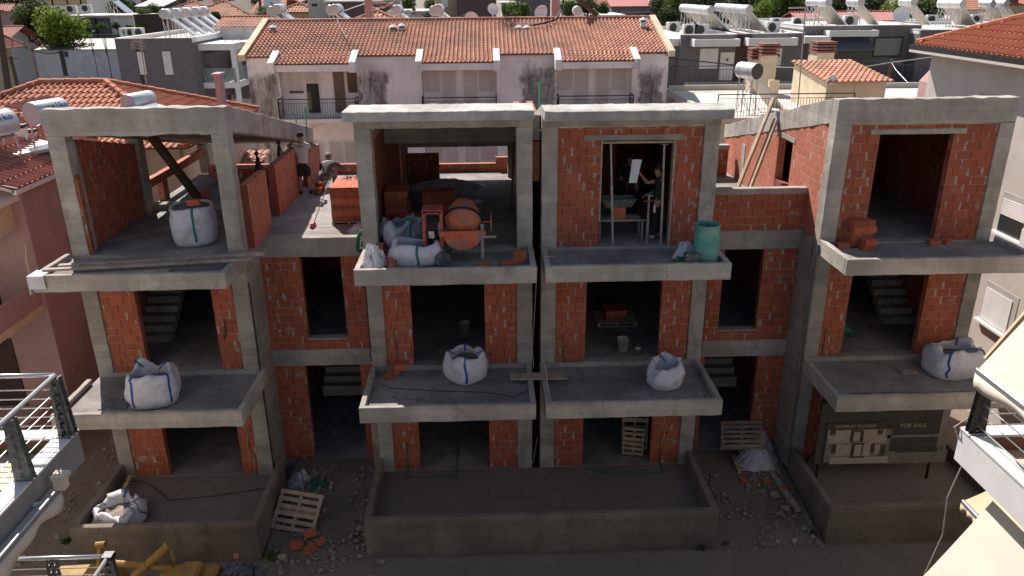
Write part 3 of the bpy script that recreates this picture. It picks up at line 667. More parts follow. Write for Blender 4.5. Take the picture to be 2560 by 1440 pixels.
def solid_roof(m, pts, th, mi=0):
    up = V((0, 0, th)); n = len(pts); pts = [V(p) for p in pts]
    m.add(pts+[p+up for p in pts], [tuple(range(n))[::-1], tuple(range(n, 2*n))]+[(i, (i+1) % n, n+(i+1) % n, n+i) for i in range(n)], mi)
def shutter_window(root, x0, x1, z0, z1, y, mat='shutter', face=-1, openfrac=0., frame='whitetrim', d=.05):
    # window in a wall facing -y: frame, roller shutter pulled (1-openfrac) down, glass behind
    w = MB(); t = .06
    for a in ((x0-t, x0, z0-t, z1+t), (x1, x1+t, z0-t, z1+t), (x0, x1, z1, z1+t), (x0, x1, z0-t, z0)): w.box(a[0], a[1], y-d, y+.02, a[2], a[3])
    f = w.build('window', frame, root)
    if openfrac < 1: MB().box(x0, x1, y-d*.55, y+.02, z0+(z1-z0)*openfrac, z1).build('shutter', mat, f)
    if openfrac > 0: MB().box(x0, x1, y-.01, y+.02, z0, z0+(z1-z0)*openfrac-.003).build('pane', 'glass', f)
    return f
def railing(root, pts, z, h, mat='railblack', step=.12, rails=(1., .82, .06), r=.022, name='railing'):
    m = MB()
    for a, b in zip(pts, pts[1:]):
        a, b = V((*a, z)), V((*b, z)); L = (b-a).length; n = max(1, int(L/step))
        for f in rails: m.beam(a+V((0, 0, h*f)), b+V((0, 0, h*f)), .05 if f == 1 else .025, .04 if f == 1 else .02)
        for i in range(n+1):
            p = a+(b-a)*(i/n); m.beam(p, p+V((0, 0, h*rails[1])), .014, .014)
        for p in (a, b): m.beam(p, p+V((0, 0, h)), .04, .04)
    return m.build(name, mat, root)

# ---------------------------------------------------------------- left neighbour (pink)
PK = thing('pink_house', 'pink rendered house with ribbed tile roof close beside the open concrete frame', 'house', (-15, 6, -.6))
XW = -12.2
cn = atx(50, 483, XW); YF = cn.y; ez = atx(130, 435, XW+.25).z
MB().box(-24, XW, YF, 11.5, -.7, ez-.12).build('wall', 'render_pink', PK)
sl = V((-1, 0, .36)).normalized(); EX = XW+.25
m = MB(); tile_roof(m, (EX, YF-.6, ez), (0, 1, 0), sl, 5.6, 4.2, None, .245, .42, h=.08, lift=.05); rf = m.build('roof', 'tilered', PK, fixn=False)
m = MB(); m.prism([(EX-.02, YF-.62, ez-.09), (EX-.02, YF-.62, ez-.02), (EX-4, YF-.62, ez+1.4), (EX-4, YF-.62, ez+1.27)], (0, 5.7, 0)); m.build('roof_deck', 'render_cream', rf)
m = MB(); m.rbox(EX-.06, EX+.04, YF-.62, YF+5.1, ez-.13, ez-.01, .002); m.build('fascia', 'whitetrim', rf)
MB().box(-24, XW-.3, YF+5.1, 11.5, ez-.12, ez+.15).build('terrace', 'tilered', PK)
m = MB(); tile_roof(m, (XW-.05, YF+5.2, ez+.2), (0, 1, 0), sl, 3.6, 3.2, None, .245, .42, h=.08, lift=.05); m.build('roof', 'tilered', PK, fixn=False)
for (px, py) in ((54, 320), (79, 332)):
    p = atx(px, py, -13.6); f = MB(); f.box(p.x-.1, p.x+.1, p.y-.1, p.y+.1, p.z-1.1, p.z); f.box(p.x-.13, p.x+.13, p.y-.13, p.y+.13, p.z+.05, p.z+.11, 1); f.box(p.x-.07, p.x+.07, p.y-.07, p.y+.07, p.z, p.z+.05, 1); f.build('flue', ['whitetrim', 'darksteel'], PK)
ca = atx(55, 483, XW); MB().box(-24, XW-.05, YF-2.2, YF-.003, ca.z-.16, ca.z-.02).build('canopy', 'whitetrim', PK)
MB().box(-24, XW-.3, YF-.8, YF-.003, ca.z-.95, ca.z-.165).build('wall', 'render_cream', PK)
for (a_, b_) in (((75, 722), (92, 772)), ((122, 1010), (140, 1075))):
    zt, zb_ = atx(*a_, XW-.1).z, atx(*b_, XW-.1).z
    b = MB().box(-24, XW-.1, YF-2.2, YF-.003, zb_-.2, zb_).build('balcony', 'render_cream', PK)
    MB().box(-24, XW-.1, YF-2.32, YF-2.2, zb_-.2, zt).build('parapet', 'render_pink', b); MB().box(XW-.22, XW-.1, YF-2.2, YF-.005, zb_, zt).build('parapet', 'render_pink', b)
q = YF-.3; MB().tube([(XW-.08, q, 4.2), (XW-.08, q, 4.9), (XW-.08, q+.15, 5.3)], .02).build('pipe', 'render_cream', PK)
m = MB()
for zz in (1.6, 4.3): m.box(-14.4, -13.4, YF-.05, YF+.01, zz-1.2, zz+.9)
m.build('door', 'brownwall', PK)

# ---------------------------------------------------------------- right neighbour (pale)
PR = thing('pale_house', 'pale rendered house with bright clay hip roof rising beside the right concrete bay', 'house', (18, 3, -.6))
XR = 14.5
ec = atx(2288, 112, 14.1); EZ, EY = ec.z, ec.y
w = MB(); w.box(XR, 28, -8, EY-.4, -.7, EZ-.22); w.build('wall', 'render_pale', PR)
m = MB(); s_ = V((1, 0, .42)); sn = s_.normalized(); k = sn.x; LY = EY+9
tile_roof(m, (14.1, -9, EZ), (0, 1, 0), s_, LY, 7., lambda u, v: u < LY-v*k+.1, .235, .42, h=.075, lift=.05)
tile_roof(m, (28, EY, EZ), (-1, 0, 0), (0, -1, .42), 13.9, 6., lambda u, v: u < 13.9-v*k+.1, .225, .4)
ridge(m, (14.13, EY-.05, EZ+.08), (20.5, EY-6.42, EZ+2.78), .1, .5)
rf = m.build('roof', 'tilenew', PR, fixn=False)
m = MB(); m.add([(14.1, -9, EZ-.06), (14.1, EY, EZ-.06), (21., EY-6.9, EZ+2.83), (21., -9, EZ+2.83), (28, EY, EZ-.06), (28, EY-6.9, EZ+2.83)], [(0, 1, 2, 3), (1, 4, 5, 2)]); m.build('roof_deck', 'woodgrey', rf)
MB().box(13.95, 14.11, -9, EY+.1, EZ-.14, EZ).build('gutter', 'darksteel', rf); MB().box(13.95, 14.49, -9, EY+.05, EZ-.22, EZ-.141).build('soffit', 'render_pale', rf)
def side_window(root, y0, y1, z0, z1, drop, x=XR):
    f = MB(); f.box(x-.012, x+.01, y0, y1, z0, z1)
    w = f.build('window', 'slabgrey', root)
    MB().box(x-.03, x-.013, y0+.22, y1-.05, z0+(z1-z0)*(1-drop), z1-.18).build('shutter', 'shutterw', w)
    MB().box(x-.02, x-.013, y0+.22, y1-.05, z0+.02, z0+(z1-z0)*(1-drop)-.004).build('pane', 'glass', w)
    MB().box(x-.14, x-.001, y0-.1, y1+.06, z0-.07, z0).build('sill', 'whitetrim', w)
for (px, py0, py1, wd, dr) in ((2512, 478, 580, 1.3, .55), (2470, 700, 800, 1.45, .97), (2448, 228, 262, .9, .3)):
    a, b = atx(px, py0, XR), atx(px-12, py1, XR); side_window(PR, a.y-wd, a.y, b.z, a.z, dr)
m = MB(); m.box(XR-.7, XR-.003, 1.0, 1.9, 4.7, 5.6); m.build('balcony', 'slabwhite', PR)

# ---------------------------------------------------------------- the two buildings on the near side of the lane
MT['fasciagrey'] = M('grey fascia paint', (.25, .23, .225), .85, .1, 2, .15, 40)
MT['nearwall'] = M('near render', (.50, .46, .41), .9, .06)
def cable_railing(root, pts, z, h=1., posts=1.35, n=5):
    for a, b in zip(pts, pts[1:]):
        a, b = V((*a, z)), V((*b, z)); L = (b-a).length; d = (b-a)/L
        rl = MB(); rl.tube([a+V((0, 0, h)), b+V((0, 0, h))], .034, 10); rl.build('handrail', 'alu', root, smooth=True)
        c = MB()
        for i in range(n): c.tube([a+V((0, 0, h*(.14+.155*i))), b+V((0, 0, h*(.14+.155*i)))], .0085, 5)
        c.build('cable', 'alu', root)
        k = max(1, round(L/posts))
        for i in range(k+1):
            p = a+d*(L*i/k); post_plate(root, p, d, h)
def post_plate(root, p, d, h, mat='postgrey'):
    # baluster of two flat drilled plates
    s = V((-d.y, d.x, 0)); m = MB(); nh = 6
    for e in (-.045, .045):
        w0, w1 = .13, .075
        for j in range(nh):
            z0, z1 = h*j/nh*.97, h*(j+1)/nh*.97; wa = w0+(w1-w0)*j/nh; wb = w0+(w1-w0)*(j+1)/nh; hw = .028
            zc0, zc1 = z0+.035, z1-.035
            def q(u0, u1, v0, v1, za, zb):
                c = p+d*e; pts = [c+s*u0+V((0, 0, za)), c+s*u1+V((0, 0, za)), c+s*v1+V((0, 0, zb)), c+s*v0+V((0, 0, zb))]
                m.prism(pts, d*.008)
            q(-wa, wa, -wa, wa, z0, zc0); q(-wb, wb, -wb, wb, zc1, z1); q(-wa, -hw, -wb, -hw, zc0, zc1); q(hw, wa, hw, wb, zc0, zc1)
    return m.build('post', mat, root)
def balcony_slab(root, x0, x1, y0, y1, zt, th, fas, floor, inner='brownband', open_side=None):
    b = MB(); b.box(x0, x1, y0, y1, zt-th, zt-.28); o = b.build('balcony_slab', fas, root)
    MB().box(x0+.25, x1-.25, y0+.25, y1-.25, zt-.279, zt-.262).build('floor', floor, o)
    for a in ((x0, x1, y1-.25, y1), (x0, x0+.25, y0, y1-.25), (x1-.25, x1, y0, y1-.25)):
        MB().box(a[0], a[1], a[2], a[3], zt-.2795, zt-.03).build('kerb', inner if False else fas, o); MB().box(a[0]-.012, a[1]+.012, a[2]-.012, a[3]+.012, zt-.03, zt).build('coping', 'whitetrim', o)
    MB().box(x0+.25, x1-.25, y1-.262, y1-.2505, zt-.261, zt-.031).build('skirting', inner, o)
    return o
LB = thing('apartment_building', 'near side building with cable railings round a sunlit tiled balcony', 'building', (-11, -12, -.6))
MB().box(-20, -8.3, -24, -6.6, -.7, 10.5).build('wall', 'nearwall', LB)
balcony_slab(LB, -8.3, -6.42, -16, -6.35, 5.2, .55, 'fasciagrey', 'floortile')
cable_railing(LB, [(-8.28, -6.46), (-6.5, -6.46)], 5.2, 1.0); cable_railing(LB, [(-6.5, -6.48), (-6.5, -15.9)], 5.2, 1.0, 1.18)
balcony_slab(LB, -8.3, -6.3, -16, -6.35, 1.9, .5, 'slabgrey', 'floortile')
cable_railing(LB, [(-8.28, -6.42), (-6.38, -6.42)], 1.9, .93, .9); cable_railing(LB, [(-6.38, -6.44), (-6.38, -15.9)], 1.9, .93, 1.18)
MB().box(-6.46, -6.3, -6.5, -6.34, 2.78, 2.87).build('rail_cap', 'darksteel', LB)
def awning(name, label, xf, xw, y0, y1, zf, zw, cloth='awncream', val=.22, group=None, side=1):
    r = thing(name, label, 'awning', ((xf+xw)/2, (y0+y1)/2, zf), group)
    n = 12; m = MB(); vs = []; fs = []
    for i in range(n+1):
        t = i/n; x = xf+(xw-xf)*t; z = zf+(zw-zf)*t-.06*math.sin(math.pi*t)
        vs += [(x, y0, z), (x, y1, z), (x, y0, z+.006), (x, y1, z+.006)]
        if i: a = 4*i; fs += [(a-4, a-3, a+1, a), (a-2, a+2, a+3, a-1)]
    m.add(vs, fs); m.build('fabric', cloth, r, smooth=True)
    MB().beam((xf, y0, zf), (xf, y1, zf), .07, .09).build('front_bar', 'alu', r, bevel=.012)
    v = MB(); n = 60; vs = []; fs = []
    for i in range(n+1):
        y = y0+(y1-y0)*i/n; dz = val*(.78+.22*math.cos(i*2*math.pi/15)); bul = .02*math.sin(i*.9)
        vs += [(xf-side*.03, y, zf-.04), (xf-side*(.04+bul), y, zf-.04-dz*.5), (xf-side*(.03+bul*1.6), y, zf-.04-dz)]
        if i: a = 3*i; fs += [(a-3, a, a+1, a-2), (a-2, a+1, a+2, a-1)]
    v.add(vs, fs); o = v.build('valance', cloth, r, smooth=True); sm = o.modifiers.new('thick', 'SOLIDIFY'); sm.thickness = .006
    for yy in (y1-.35, y0+.4):
        a = MB(); xm = xf+(xw-xf)*.55; a.beam((xf, yy, zf), (xm, yy-.5, zf+.12), .035, .05); a.beam((xm, yy-.5, zf+.12), (xw, yy, zw-.15), .045, .06); a.build('arm', 'whitetrim', r)
    return r
awning('awning', 'cream awning with wavy valance drawn out below the left balcony', -6.28, -8.3, -13, -7.35, 4.83, 4.62+.05, val=.25, side=-1)
m = MB(); m.box(-6.3, -6.02, -7.2, -6.95, 4.7, 4.78); m.box(-6.28, -6.08, -7.18, -6.98, 4.45, 4.7); m.tube([(-6.16, -7.08, 4.78), (-6.16, -7.08, 4.86), (-6.1, -7.08, 4.9)], .02)
p = atx(152, 1195, -6.2); m.xf(Matrix.Translation(p) @ Matrix.Scale(.72, 4) @ Matrix.Translation(-V((-6.16, -7.08, 4.68))))
single(m, 'awning_bracket', 'awncream', 'small white awning end bracket over the dirt strip by the left corner', 'bracket')

RB = thing('apartment_building', 'near side building with white slab edge, black posts and cream awnings', 'building', (13, -13, -.6))
MB().box(9.6, 20, -24, -7.0, -.7, 10.5).build('wall', 'nearwall', RB)
balcony_slab(RB, 7.12, 9.6, -16, -6.95, 5.23, .56, 'slabwhite', 'floortile', 'brownband')
for yy in (-7.1, -8.5, -9.9): post_plate(RB, V((7.25, yy, 5.23)), V((0, 1, 0)), 1.05, 'darksteel')
MB().beam((7.25, -7.0, 6.3), (7.25, -15.9, 6.3), .06, .05).build('handrail', 'darksteel', RB)
MB().beam((7.25, -7.1, 6.3), (9.6, -7.1, 6.3), .06, .05).build('handrail', 'darksteel', RB)
c = MB()
for i in range(5):
    z = 5.23+.12+.19*i; c.tube([(7.25, -7.1, z), (7.25, -15.9, z)], .009, 5); c.tube([(7.25, -7.1, z), (9.6, -7.1, z)], .009, 5)
c.build('cable', 'alu', RB)
awning('awning', 'big cream awning with a metal front bar over the white balcony at right', 7.03, 9.6, -16, -7.15, 6.3, 10.4, side=1)
awning('awning', 'lower cream awning slanting down under the white balcony slab at right', 5.75, 7.4, -16, -7.6, 1.62, 4.35, side=1)
awning('awning', 'short tan awning half rolled in the shade beyond the white balcony', 8.5, 9.6, -7.2, -5.5, 2.76, 3.5, 'awntan', .16)
MB().box(9.6, 11.7, -6.99, -5.2, 2.9, 3.6).build('awning_box', 'render_tan', RB)
m = MB(); m.tube([(7.3, -7.02, 6.2), (7.22, -6.95, 5.4), (7.05, -6.9, 5.2), (7.33, -6.9, 4.6), (7.2, -6.9, 3.9), (7.25, -6.92, 3.2), (7.1, -6.9, 2.3), (7.1, -6.9, .6)], .013, 6)
p = atx(2440, 1035, 7.3); tag(m.build('rope', 'cable', None, loc=(7.3, -6.9, .6)), 'pale rope hanging down from the black balcony post at right', 'rope')
m = MB(); m.beam((9.3, -7.3, 6.4), (9.3, -6.6, 8.3), .1, .25); m.beam((7.3, -6.95, 6.35), (8.4, -6.95, 8.2), .05, .16); single(m, 'awning_rail', 'awntan', 'tan rail slanting up behind the cream awning at right', 'rail')
# ---------------------------------------------------------------- the white row house behind
RH = thing('row_house', 'long weathered white row house with clay tile roof and three recessed balconies', 'row house', (-1, 24, -.6))
bays = ((-9.85, -6.15), (-3.1, .5), (3.37, 7.02)); YW, YR = 21.45, 22.0
xs = [-11.3]+[v for b in bays for v in b]+[8.75]
for i in range(0, 8, 2): MB().box(xs[i], xs[i+1], YW, YR-.003, -.7, 8.6).build('wall', 'render_white', RH)
MB().box(-11.3, 8.75, YR, 30.4, -.7, 8.62).build('wall', 'render_white2', RH)
m = MB(); V1 = V((0, 4.8, 1.36)); L1 = V1.length
tile_roof(m, (-11.35, 21.2, 8.62), (1, 0, 0), V1, 20.1, L1, None, .2, .34, h=.07, lift=.045)
for b in bays: tile_roof(m, (b[0]-.05, 20.25, 8.62-.95*.2833+.0), (1, 0, 0), V1, b[1]-b[0]+.1, .98, None, .2, .34, h=.07, lift=.045)
tile_roof(m, (8.75, 30.6, 8.7), (-1, 0, 0), (0, -4.6, 1.3), 20.1, 4.7, None, .4, .6)
ridge(m, (-11.2, 26.0, 10.02), (8.6, 26.0, 10.02), .11, .46)
rf = m.build('roof', 'tile', RH, fixn=False)
m = MB(); m.add([(-11.3, 21.2, 8.55), (8.75, 21.2, 8.55), (8.75, 26, 9.9), (-11.3, 26, 9.9), (8.75, 30.6, 8.6), (-11.3, 30.6, 8.6)], [(0, 1, 2, 3), (3, 2, 4, 5), (0, 3, 5), (1, 4, 2)]); m.build('roof_deck', 'render_white2', rf)
for x in (-11.4, 8.75):
    m = MB(); m.prism([(x-.12, 20.95, 8.45), (x-.12, 20.95, 8.72), (x-.12, 26., 10.16), (x-.12, 30.7, 8.7), (x-.12, 30.7, 8.4)], (.3, 0, 0)); m.build('gable_coping', 'render_cream', rf)
for b in bays:
    for x in b:
        m = MB(); m.prism([(x-.16, 20.15, 7.95), (x-.16, 20.15, 8.42), (x-.16, 21.5, 8.86), (x-.16, 21.5, 7.95)], (.3, 0, 0)); m.build('bracket', 'render_white', rf)
    MB().box(b[0]+.14, b[1]-.16, 20.3, 20.5, 8.0, 8.3).build('eave_beam', 'render_white2', rf); MB().box(b[0]+.14, b[1]-.16, 20.5, YR-.002, 8.22, 8.3).build('soffit', 'render_white2', rf)
def shut_pair(z, b, kind):
    w = b[1]-b[0]; o = b[0]
    if kind == 'open':
        shutter_window(RH, o+.28, o+.98, z+.95, z+1.95, YR, openfrac=.12); shutter_window(RH, o+1.12, o+1.72, z, z+1.95, YR, openfrac=.72)
        f = shutter_window(RH, o+2.45, o+2.98, z, z+1.95, YR, openfrac=1.); f2 = shutter_window(RH, o+3.12, o+3.6, z+.95, z+1.95, YR, openfrac=1.)
        for q in (f, f2): q.children[0].data = q.children[0].data.copy(); q.children[0].data.materials[0] = MT['glassbrown']
    else:
        shutter_window(RH, o+.1, o+.82, z+.95, z+1.95, YR); shutter_window(RH, o+.95, o+1.6, z, z+1.95, YR)
        shutter_window(RH, o+2.0, o+2.62, z, z+1.95, YR); shutter_window(RH, o+2.75, o+3.45, z+.95, z+1.95, YR)
for i, b in enumerate(bays):
    shut_pair(5.88, b, 'open' if i == 0 else 'shut'); shut_pair(2.5, b, 'shut')
    for z in (5.8, 2.42):
        s = MB().box(b[0], b[1], 20.5, YR-.002, z-.18, z).build('balcony', 'render_white', RH)
        railing(s, [(b[0]+.05, YW), (b[0]+.05, 20.55), (b[1]-.05, 20.55), (b[1]-.05, YW)], z, .92)
for (px, py) in ((683, 74), (983, 73), (1005, 70), (1296, 74), (1317, 74), (1608, 55)):
    p = aty(px, py, 24.6); f = MB(); f.box(p.x-.13, p.x+.13, p.y-.13, p.y+.13, 9.2, p.z); f.box(p.x-.1, p.x+.1, p.y-.1, p.y+.1, p.z, p.z+.08, 1); f.lathe([(.22, p.z+.08), (.2, p.z+.12), (.02, p.z+.24)], (p.x, p.y, 0), 8); f.build('vent_pipe', ['whitetrim', 'acdark'], RH)
m = MB(); m.tube([aty(842, 50, 25.6)+V((0, 0, .05)), aty(850, 72, 24.6)+V((0, 0, .1)), aty(868, 108, 22)+V((0, 0, .25))], .018, 5); m.build('cable', 'cable', RH)
m = MB(); m.tube([aty(1368, 92, 23)+V((0, 0, .2)), aty(1385, 120, 21.4)], .018, 5); m.build('cable', 'cable', RH)
# chimneys and timber that stand behind the ridge
def pillar(px0, px1, py0, py1, y, name, label, cat, mat='pinkpaint', d=.7):
    a, b = aty(px0, py0, y), aty(px1, py1, y); m = MB(); m.box(a.x, b.x, y, y+d, min(b.z, a.z)-1.2, a.z+.4)
    for k in range(5): m.box(a.x-.006, b.x+.006, y-.006, y+d, b.z+.45*k, b.z+.45*k+.012)
    return single(m, name, mat, label, cat, fixn=True)
pillar(911, 931, 0, 50, 28, 'chimney', 'tall banded pink chimney left of centre behind the tile ridge', 'chimney')
pillar(1379, 1399, 0, 48, 28, 'chimney', 'tall pink chimney with stepped bricks beside a dish behind the tile ridge', 'chimney')
m = MB(); a, b = aty(1440, -3, 26.2), aty(1500, 46, 26.2); m.beam(a+V((0, -.15, 0)), b, .12, .16); m.beam(a+V((.1, .4, .1)), b+V((.12, .5, .02)), .1, .12); single(m, 'timber_beam', 'wooddark', 'brown timber beams leaning down on the tile ridge', 'beam')
m = MB(); pts = [aty(1410, -4, 25.8), aty(1404, 22, 25.8), aty(1388, 50, 25.4), aty(1366, 62, 24.8)+V((0, 0, .1)), aty(1330, 68, 24.6)+V((0, 0, .1)), aty(1316, 63, 24.7)]
m.tube(pts, .05, 6); single(m, 'hose', 'blackcable', 'black corrugated hose looping down over the tile roof', 'hose')
m = MB(); pts = [aty(px, py, 25.9)+V((0, 0, .05)) for px, py in ((1240, 52), (1290, 47), (1340, 50), (1372, 46))]; m.tube(pts, .02, 5)
for i in range(26):
    p = aty(1255+rnd.random()*30, 60+rnd.random()*22, 24.8)+V((0, 0, .12)); q = p+V((rnd.uniform(-.4, .4), rnd.uniform(-.3, .3), rnd.uniform(.0, .5))); m.tube([p, (p+q)/2+V((0, 0, .1)), q], .012, 4)
single(m, 'dry_branches', 'pole', 'dry vine twigs lying on the tile roof near the ridge', 'branches')
tank_p = aty(1368, 68, 24.6)
m = MB(); m.tube([aty(1369, 92, 23.4), aty(1369, -20, 23.4)], .02, 5); m.beam(aty(1369, 20, 23.4)-V((.5, 0, 0)), aty(1369, 20, 23.4)+V((.3, 0, 0)), .02, .02); single(m, 'antenna_mast', 'darksteel', 'thin dark antenna mast rising from the tile roof beside the chimney', 'antenna')

# ---------------------------------------------------------------- solar water heaters
def solar_heater(name, tank='tank', end='tankend', L=1.2, r=.29, tilt=38, clen=1.9, twin=False, gap=0., legs=True):
    # local frame: tank lies along x at the rear (y=0), collector slopes down towards -y; feet at z=0
    root = thing(name, None, 'solar heater'); h = clen*math.sin(RAD(tilt))+.18; d = clen*math.cos(RAD(tilt)); zc = h+r*.75
    t = MB(); t.lathe([(r*.96, -L/2), (r, -L/2+.03), (r, L/2-.03), (r*.96, L/2)], (0, .1, zc), 24, axis='x'); o = t.build('tank', tank, root, smooth=False)
    for sx in (-1, 1): e = MB(); e.lathe([(.001, sx*(L/2+.02)), (r*.8, sx*(L/2+.018)), (r*.97, sx*L/2)], (0, .1, zc), 24, axis='x'); e.build('end_cap', end, o)
    b = MB(); b.lathe([(r+.008, -.03), (r+.008, .03)], (L*.28, .1, zc), 24, axis='x'); b.build('strap', 'galv', o); b = MB(); b.lathe([(r+.008, -.03), (r+.008, .03)], (-L*.28, .1, zc), 24, axis='x'); b.build('strap', 'galv', o)
    cw = L*.86; c = MB(); p, q = V((0, -d-.15, .14)), V((0, -.15, h)); c.beam(p, q, cw, .09); ob = c.build('collector', ['alu'], root)
    n = (q-p).cross(V((1, 0, 0))).normalized(); n = n if n.z > 0 else -n
    g = MB(); g.beam(p+(q-p)*.02+n*.047, q-(q-p)*.02+n*.047, cw-.08, .006); g.build('glass', 'collector', ob)
    bk = MB(); bk.beam(p+(q-p)*.02-n*.048, q-(q-p)*.02-n*.048, cw-.04, .006); bk.build('back_sheet', 'collectorback', ob)
    f = MB()
    for sx in (-1, 1):
        x = sx*cw*.45; f.beam((x, .22, 0), (x, .22, zc-r*.6), .035, .035); f.beam((x, -.08, 0), (x, -.05, zc-r*.6), .035, .035); f.beam((x, -d-.1, 0), (x, -d-.1, .14), .035, .035); f.beam((x, .22, .05), (x, -d-.1, .07), .025, .025); f.beam((x, .22, h*.5), (x, -d*.3, .05), .02, .02)
    f.beam((-cw*.45, .22, .1), (cw*.45, .22, h*.9), .02, .02); f.beam((cw*.45, .22, .1), (-cw*.45, .22, h*.9), .02, .02); f.build('frame', 'galv', root)
    pp = MB(); pp.tube([(L*.45, -.1, zc-.2), (L*.55, -.3, h*.8), (L*.52, -.6, h*.6), (cw*.5, -.45, h*.75)], .022, 5); pp.build('pipe', 'whitetrim', root)
    return root
SH = solar_heater('solar_heater'); shu = [True]
def put_heater(loc, rz, label, s=1., group=None, base=None):
    b = base or SH
    o = b if not b.get('used') else copy_tree(b)
    b['used'] = 1
    if 'used' in o and o is not b: del o['used']
    o.location = loc; o.rotation_euler = (0, 0, rz); o.scale = (s, s, s); o['label'] = label
    if group: o['group'] = group
    return o

# ---------------------------------------------------------------- houses further away
def wall_rect(px0, py0, px1, py1, y): a, b = aty(px0, py0, y), aty(px1, py1, y); return a.x, b.x, b.z, a.z
def panel(root, name, px0, py0, px1, py1, y, mat, th=.05, proud=.04):
    x0, x1, z0, z1 = wall_rect(px0, py0, px1, py1, y); return MB().box(x0, x1, y-proud, y+th, z0, z1).build(name, mat, root)
# grey-mauve modern house, left
GL = thing('modern_house', 'grey modern house with five solar heaters on its white flat roof', 'house', (-23, 44, -.6)); Y = 40.
xa, xb, zt = aty(285, 95, Y).x, aty(476, 93, Y).x, 8.52
MB().box(xa, xb, Y, 55, -.7, zt-.35).build('wall', 'graywall', GL)
for b in ((xa, xb, Y, Y+.2), (xa, xa+.2, Y+.2, 55), (xb-.2, xb, Y+.2, 55), (xa, xb, 55, 55.2)):
    MB().box(b[0], b[1], b[2], b[3], zt-.349, zt-.05).build('parapet', 'graywall' if b[2] < 41 and b[3] < 41 else 'whitetrim', GL)
    MB().box(b[0]-.03, b[1]+.03, b[2]-.03, b[3]+.03, zt-.05, zt).build('coping', 'whitetrim', GL)
MB().box(xa+.2, xb-.2, Y+.2, 55, zt-.348, zt-.3).build('roof', 'roofscreed', GL)
x0, x1, z0, z1 = wall_rect(327, 96, 385, 240, Y); MB().box(x0+.2, x1-.5, Y-.03, Y, -.5, z1-.3).build('cladding', 'brownwall', GL)
for a in ((345, 132, 366, 184), (408, 131, 432, 184)):
    x0, x1, z0, z1 = wall_rect(*a, Y); shutter_window(GL, x0, x1, z0, z1, Y-.035, 'shutterw')
# side wing with pergola and glazed balcony
MB().box(xb+.003, xb+9, 50, 60, -.7, 8.1).build('wall', 'graywall', GL); MB().box(xb+.003, xb+9, 49.2, 50, 7.55, 8.0).build('band', 'whitetrim', GL); MB().box(xb+.003, xb+9, 49.95, 50.2, 8.1, 8.45).build('parapet', 'graywall', GL); MB().box(xb, xb+9, 49.9, 50.3, 8.45, 8.5).build('coping', 'whitetrim', GL)
MB().box(xb+.004, xb+.5, 42, 49.9, 4.0, 7.3).build('wall', 'graywall', GL)
pg = MB(); xp = aty(592, 110, 42).x
z1 = aty(485, 108, 42).z; pg.box(xb+.01, xp, 41.2, 41.4, z1-.45, z1); pg.box(xp-.25, xp, 41.4, 46, z1-.45, z1); pg.box(xb+.01, xb+.25, 41.4, 46, z1-.45, z1)
pg.box(xb+.26, xp-.26, 41.4, 43.2, z1-.12, z1-.02)
for i in range(5): pg.box(xb+.3+i*.55, xb+.62+i*.55, 43.2, 46, z1-.1, z1-.02)
pg.box(xp-.3, xp, 41.25, 41.6, 3.6, z1-.45); pg.build('pergola', 'whitetrim', GL)
bz = aty(500, 207, 41.2).z; bo = MB().box(xb+.01, xp+.05, 41.2, 49, bz-.4, bz).build('balcony', 'whitetrim', GL)
MB().box(xb+.1, xp-.1, 41.25, 41.28, bz+.003, bz+1.).build('glass', 'clear', bo); MB().box(xp-.06, xp-.03, 41.3, 48, bz+.003, bz+1.).build('glass', 'clear', bo)
MB().box(xb+.9, xb+1.5, 46.0, 46.1, bz, bz+2.3).build('door', 'shutterw', GL); MB().box(xb+.5, xp, 46.1, 49.9, 3.6, 7.4).build('wall', 'graywall', GL)
MB().box(xb+1.9, xb+3.1, 46.04, 46.09, bz, bz+2.4).build('pane', 'glass', GL)
MB().box(xa-2.2, xa, 41, 46, -.7, 3.6).build('wall', 'whitetrim', GL)
labs = ('solar heater nearest the front edge of the left grey roof', 'second solar heater from the front on the left grey roof', 'middle solar heater of five on the left grey roof', 'fourth solar heater from the front on the left grey roof', 'farthest solar heater at the back of the left grey roof')
for i, (px, py) in enumerate(((420, 42), (447, 39), (472, 35), (495, 32), (513, 28))):
    y = 42.2+i*1.9; p = aty(px, py, y); put_heater((p.x, y, zt-.3), RAD(97), labs[i], 1.15, 'solar heaters on the left grey roof')
def ac_unit():
    r = thing('air_conditioner', None, 'air conditioner'); MB().box(-.42, .42, -.16, .16, .06, .66).build('casing', 'acwhite', r, bevel=.02)
    m = MB(); m.lathe([(.001, -.165), (.25, -.168), (.25, -.159)], (-.1, 0, .36), 18, axis='y'); m.build('fan_grille', 'acdark', r); MB().box(-.3, .3, -.12, .12, 0, .06).build('feet', 'galv', r); return r
AC = ac_unit(); acs = [0]
def put_ac(loc, rz, label, s=1.):
    o = AC if not acs[0] else copy_tree(AC); acs[0] = 1; o.location = loc; o.rotation_euler = (0, 0, rz); o.scale = (s, s, s); o['label'] = label; o['group'] = 'outdoor air conditioner units on roofs'; return o
for i, (px, py, l) in enumerate(((338, 92, 'lone air conditioner unit at the front left corner of the left grey roof'), (376, 88, 'left air conditioner of a pair beside the left grey roof parapet'), (393, 88, 'right air conditioner of a pair beside the left grey roof parapet'))): p = atz(px, py, zt-.3); put_ac((p.x, min(p.y, 46.), zt-.3), RAD(55), l, 1.1)
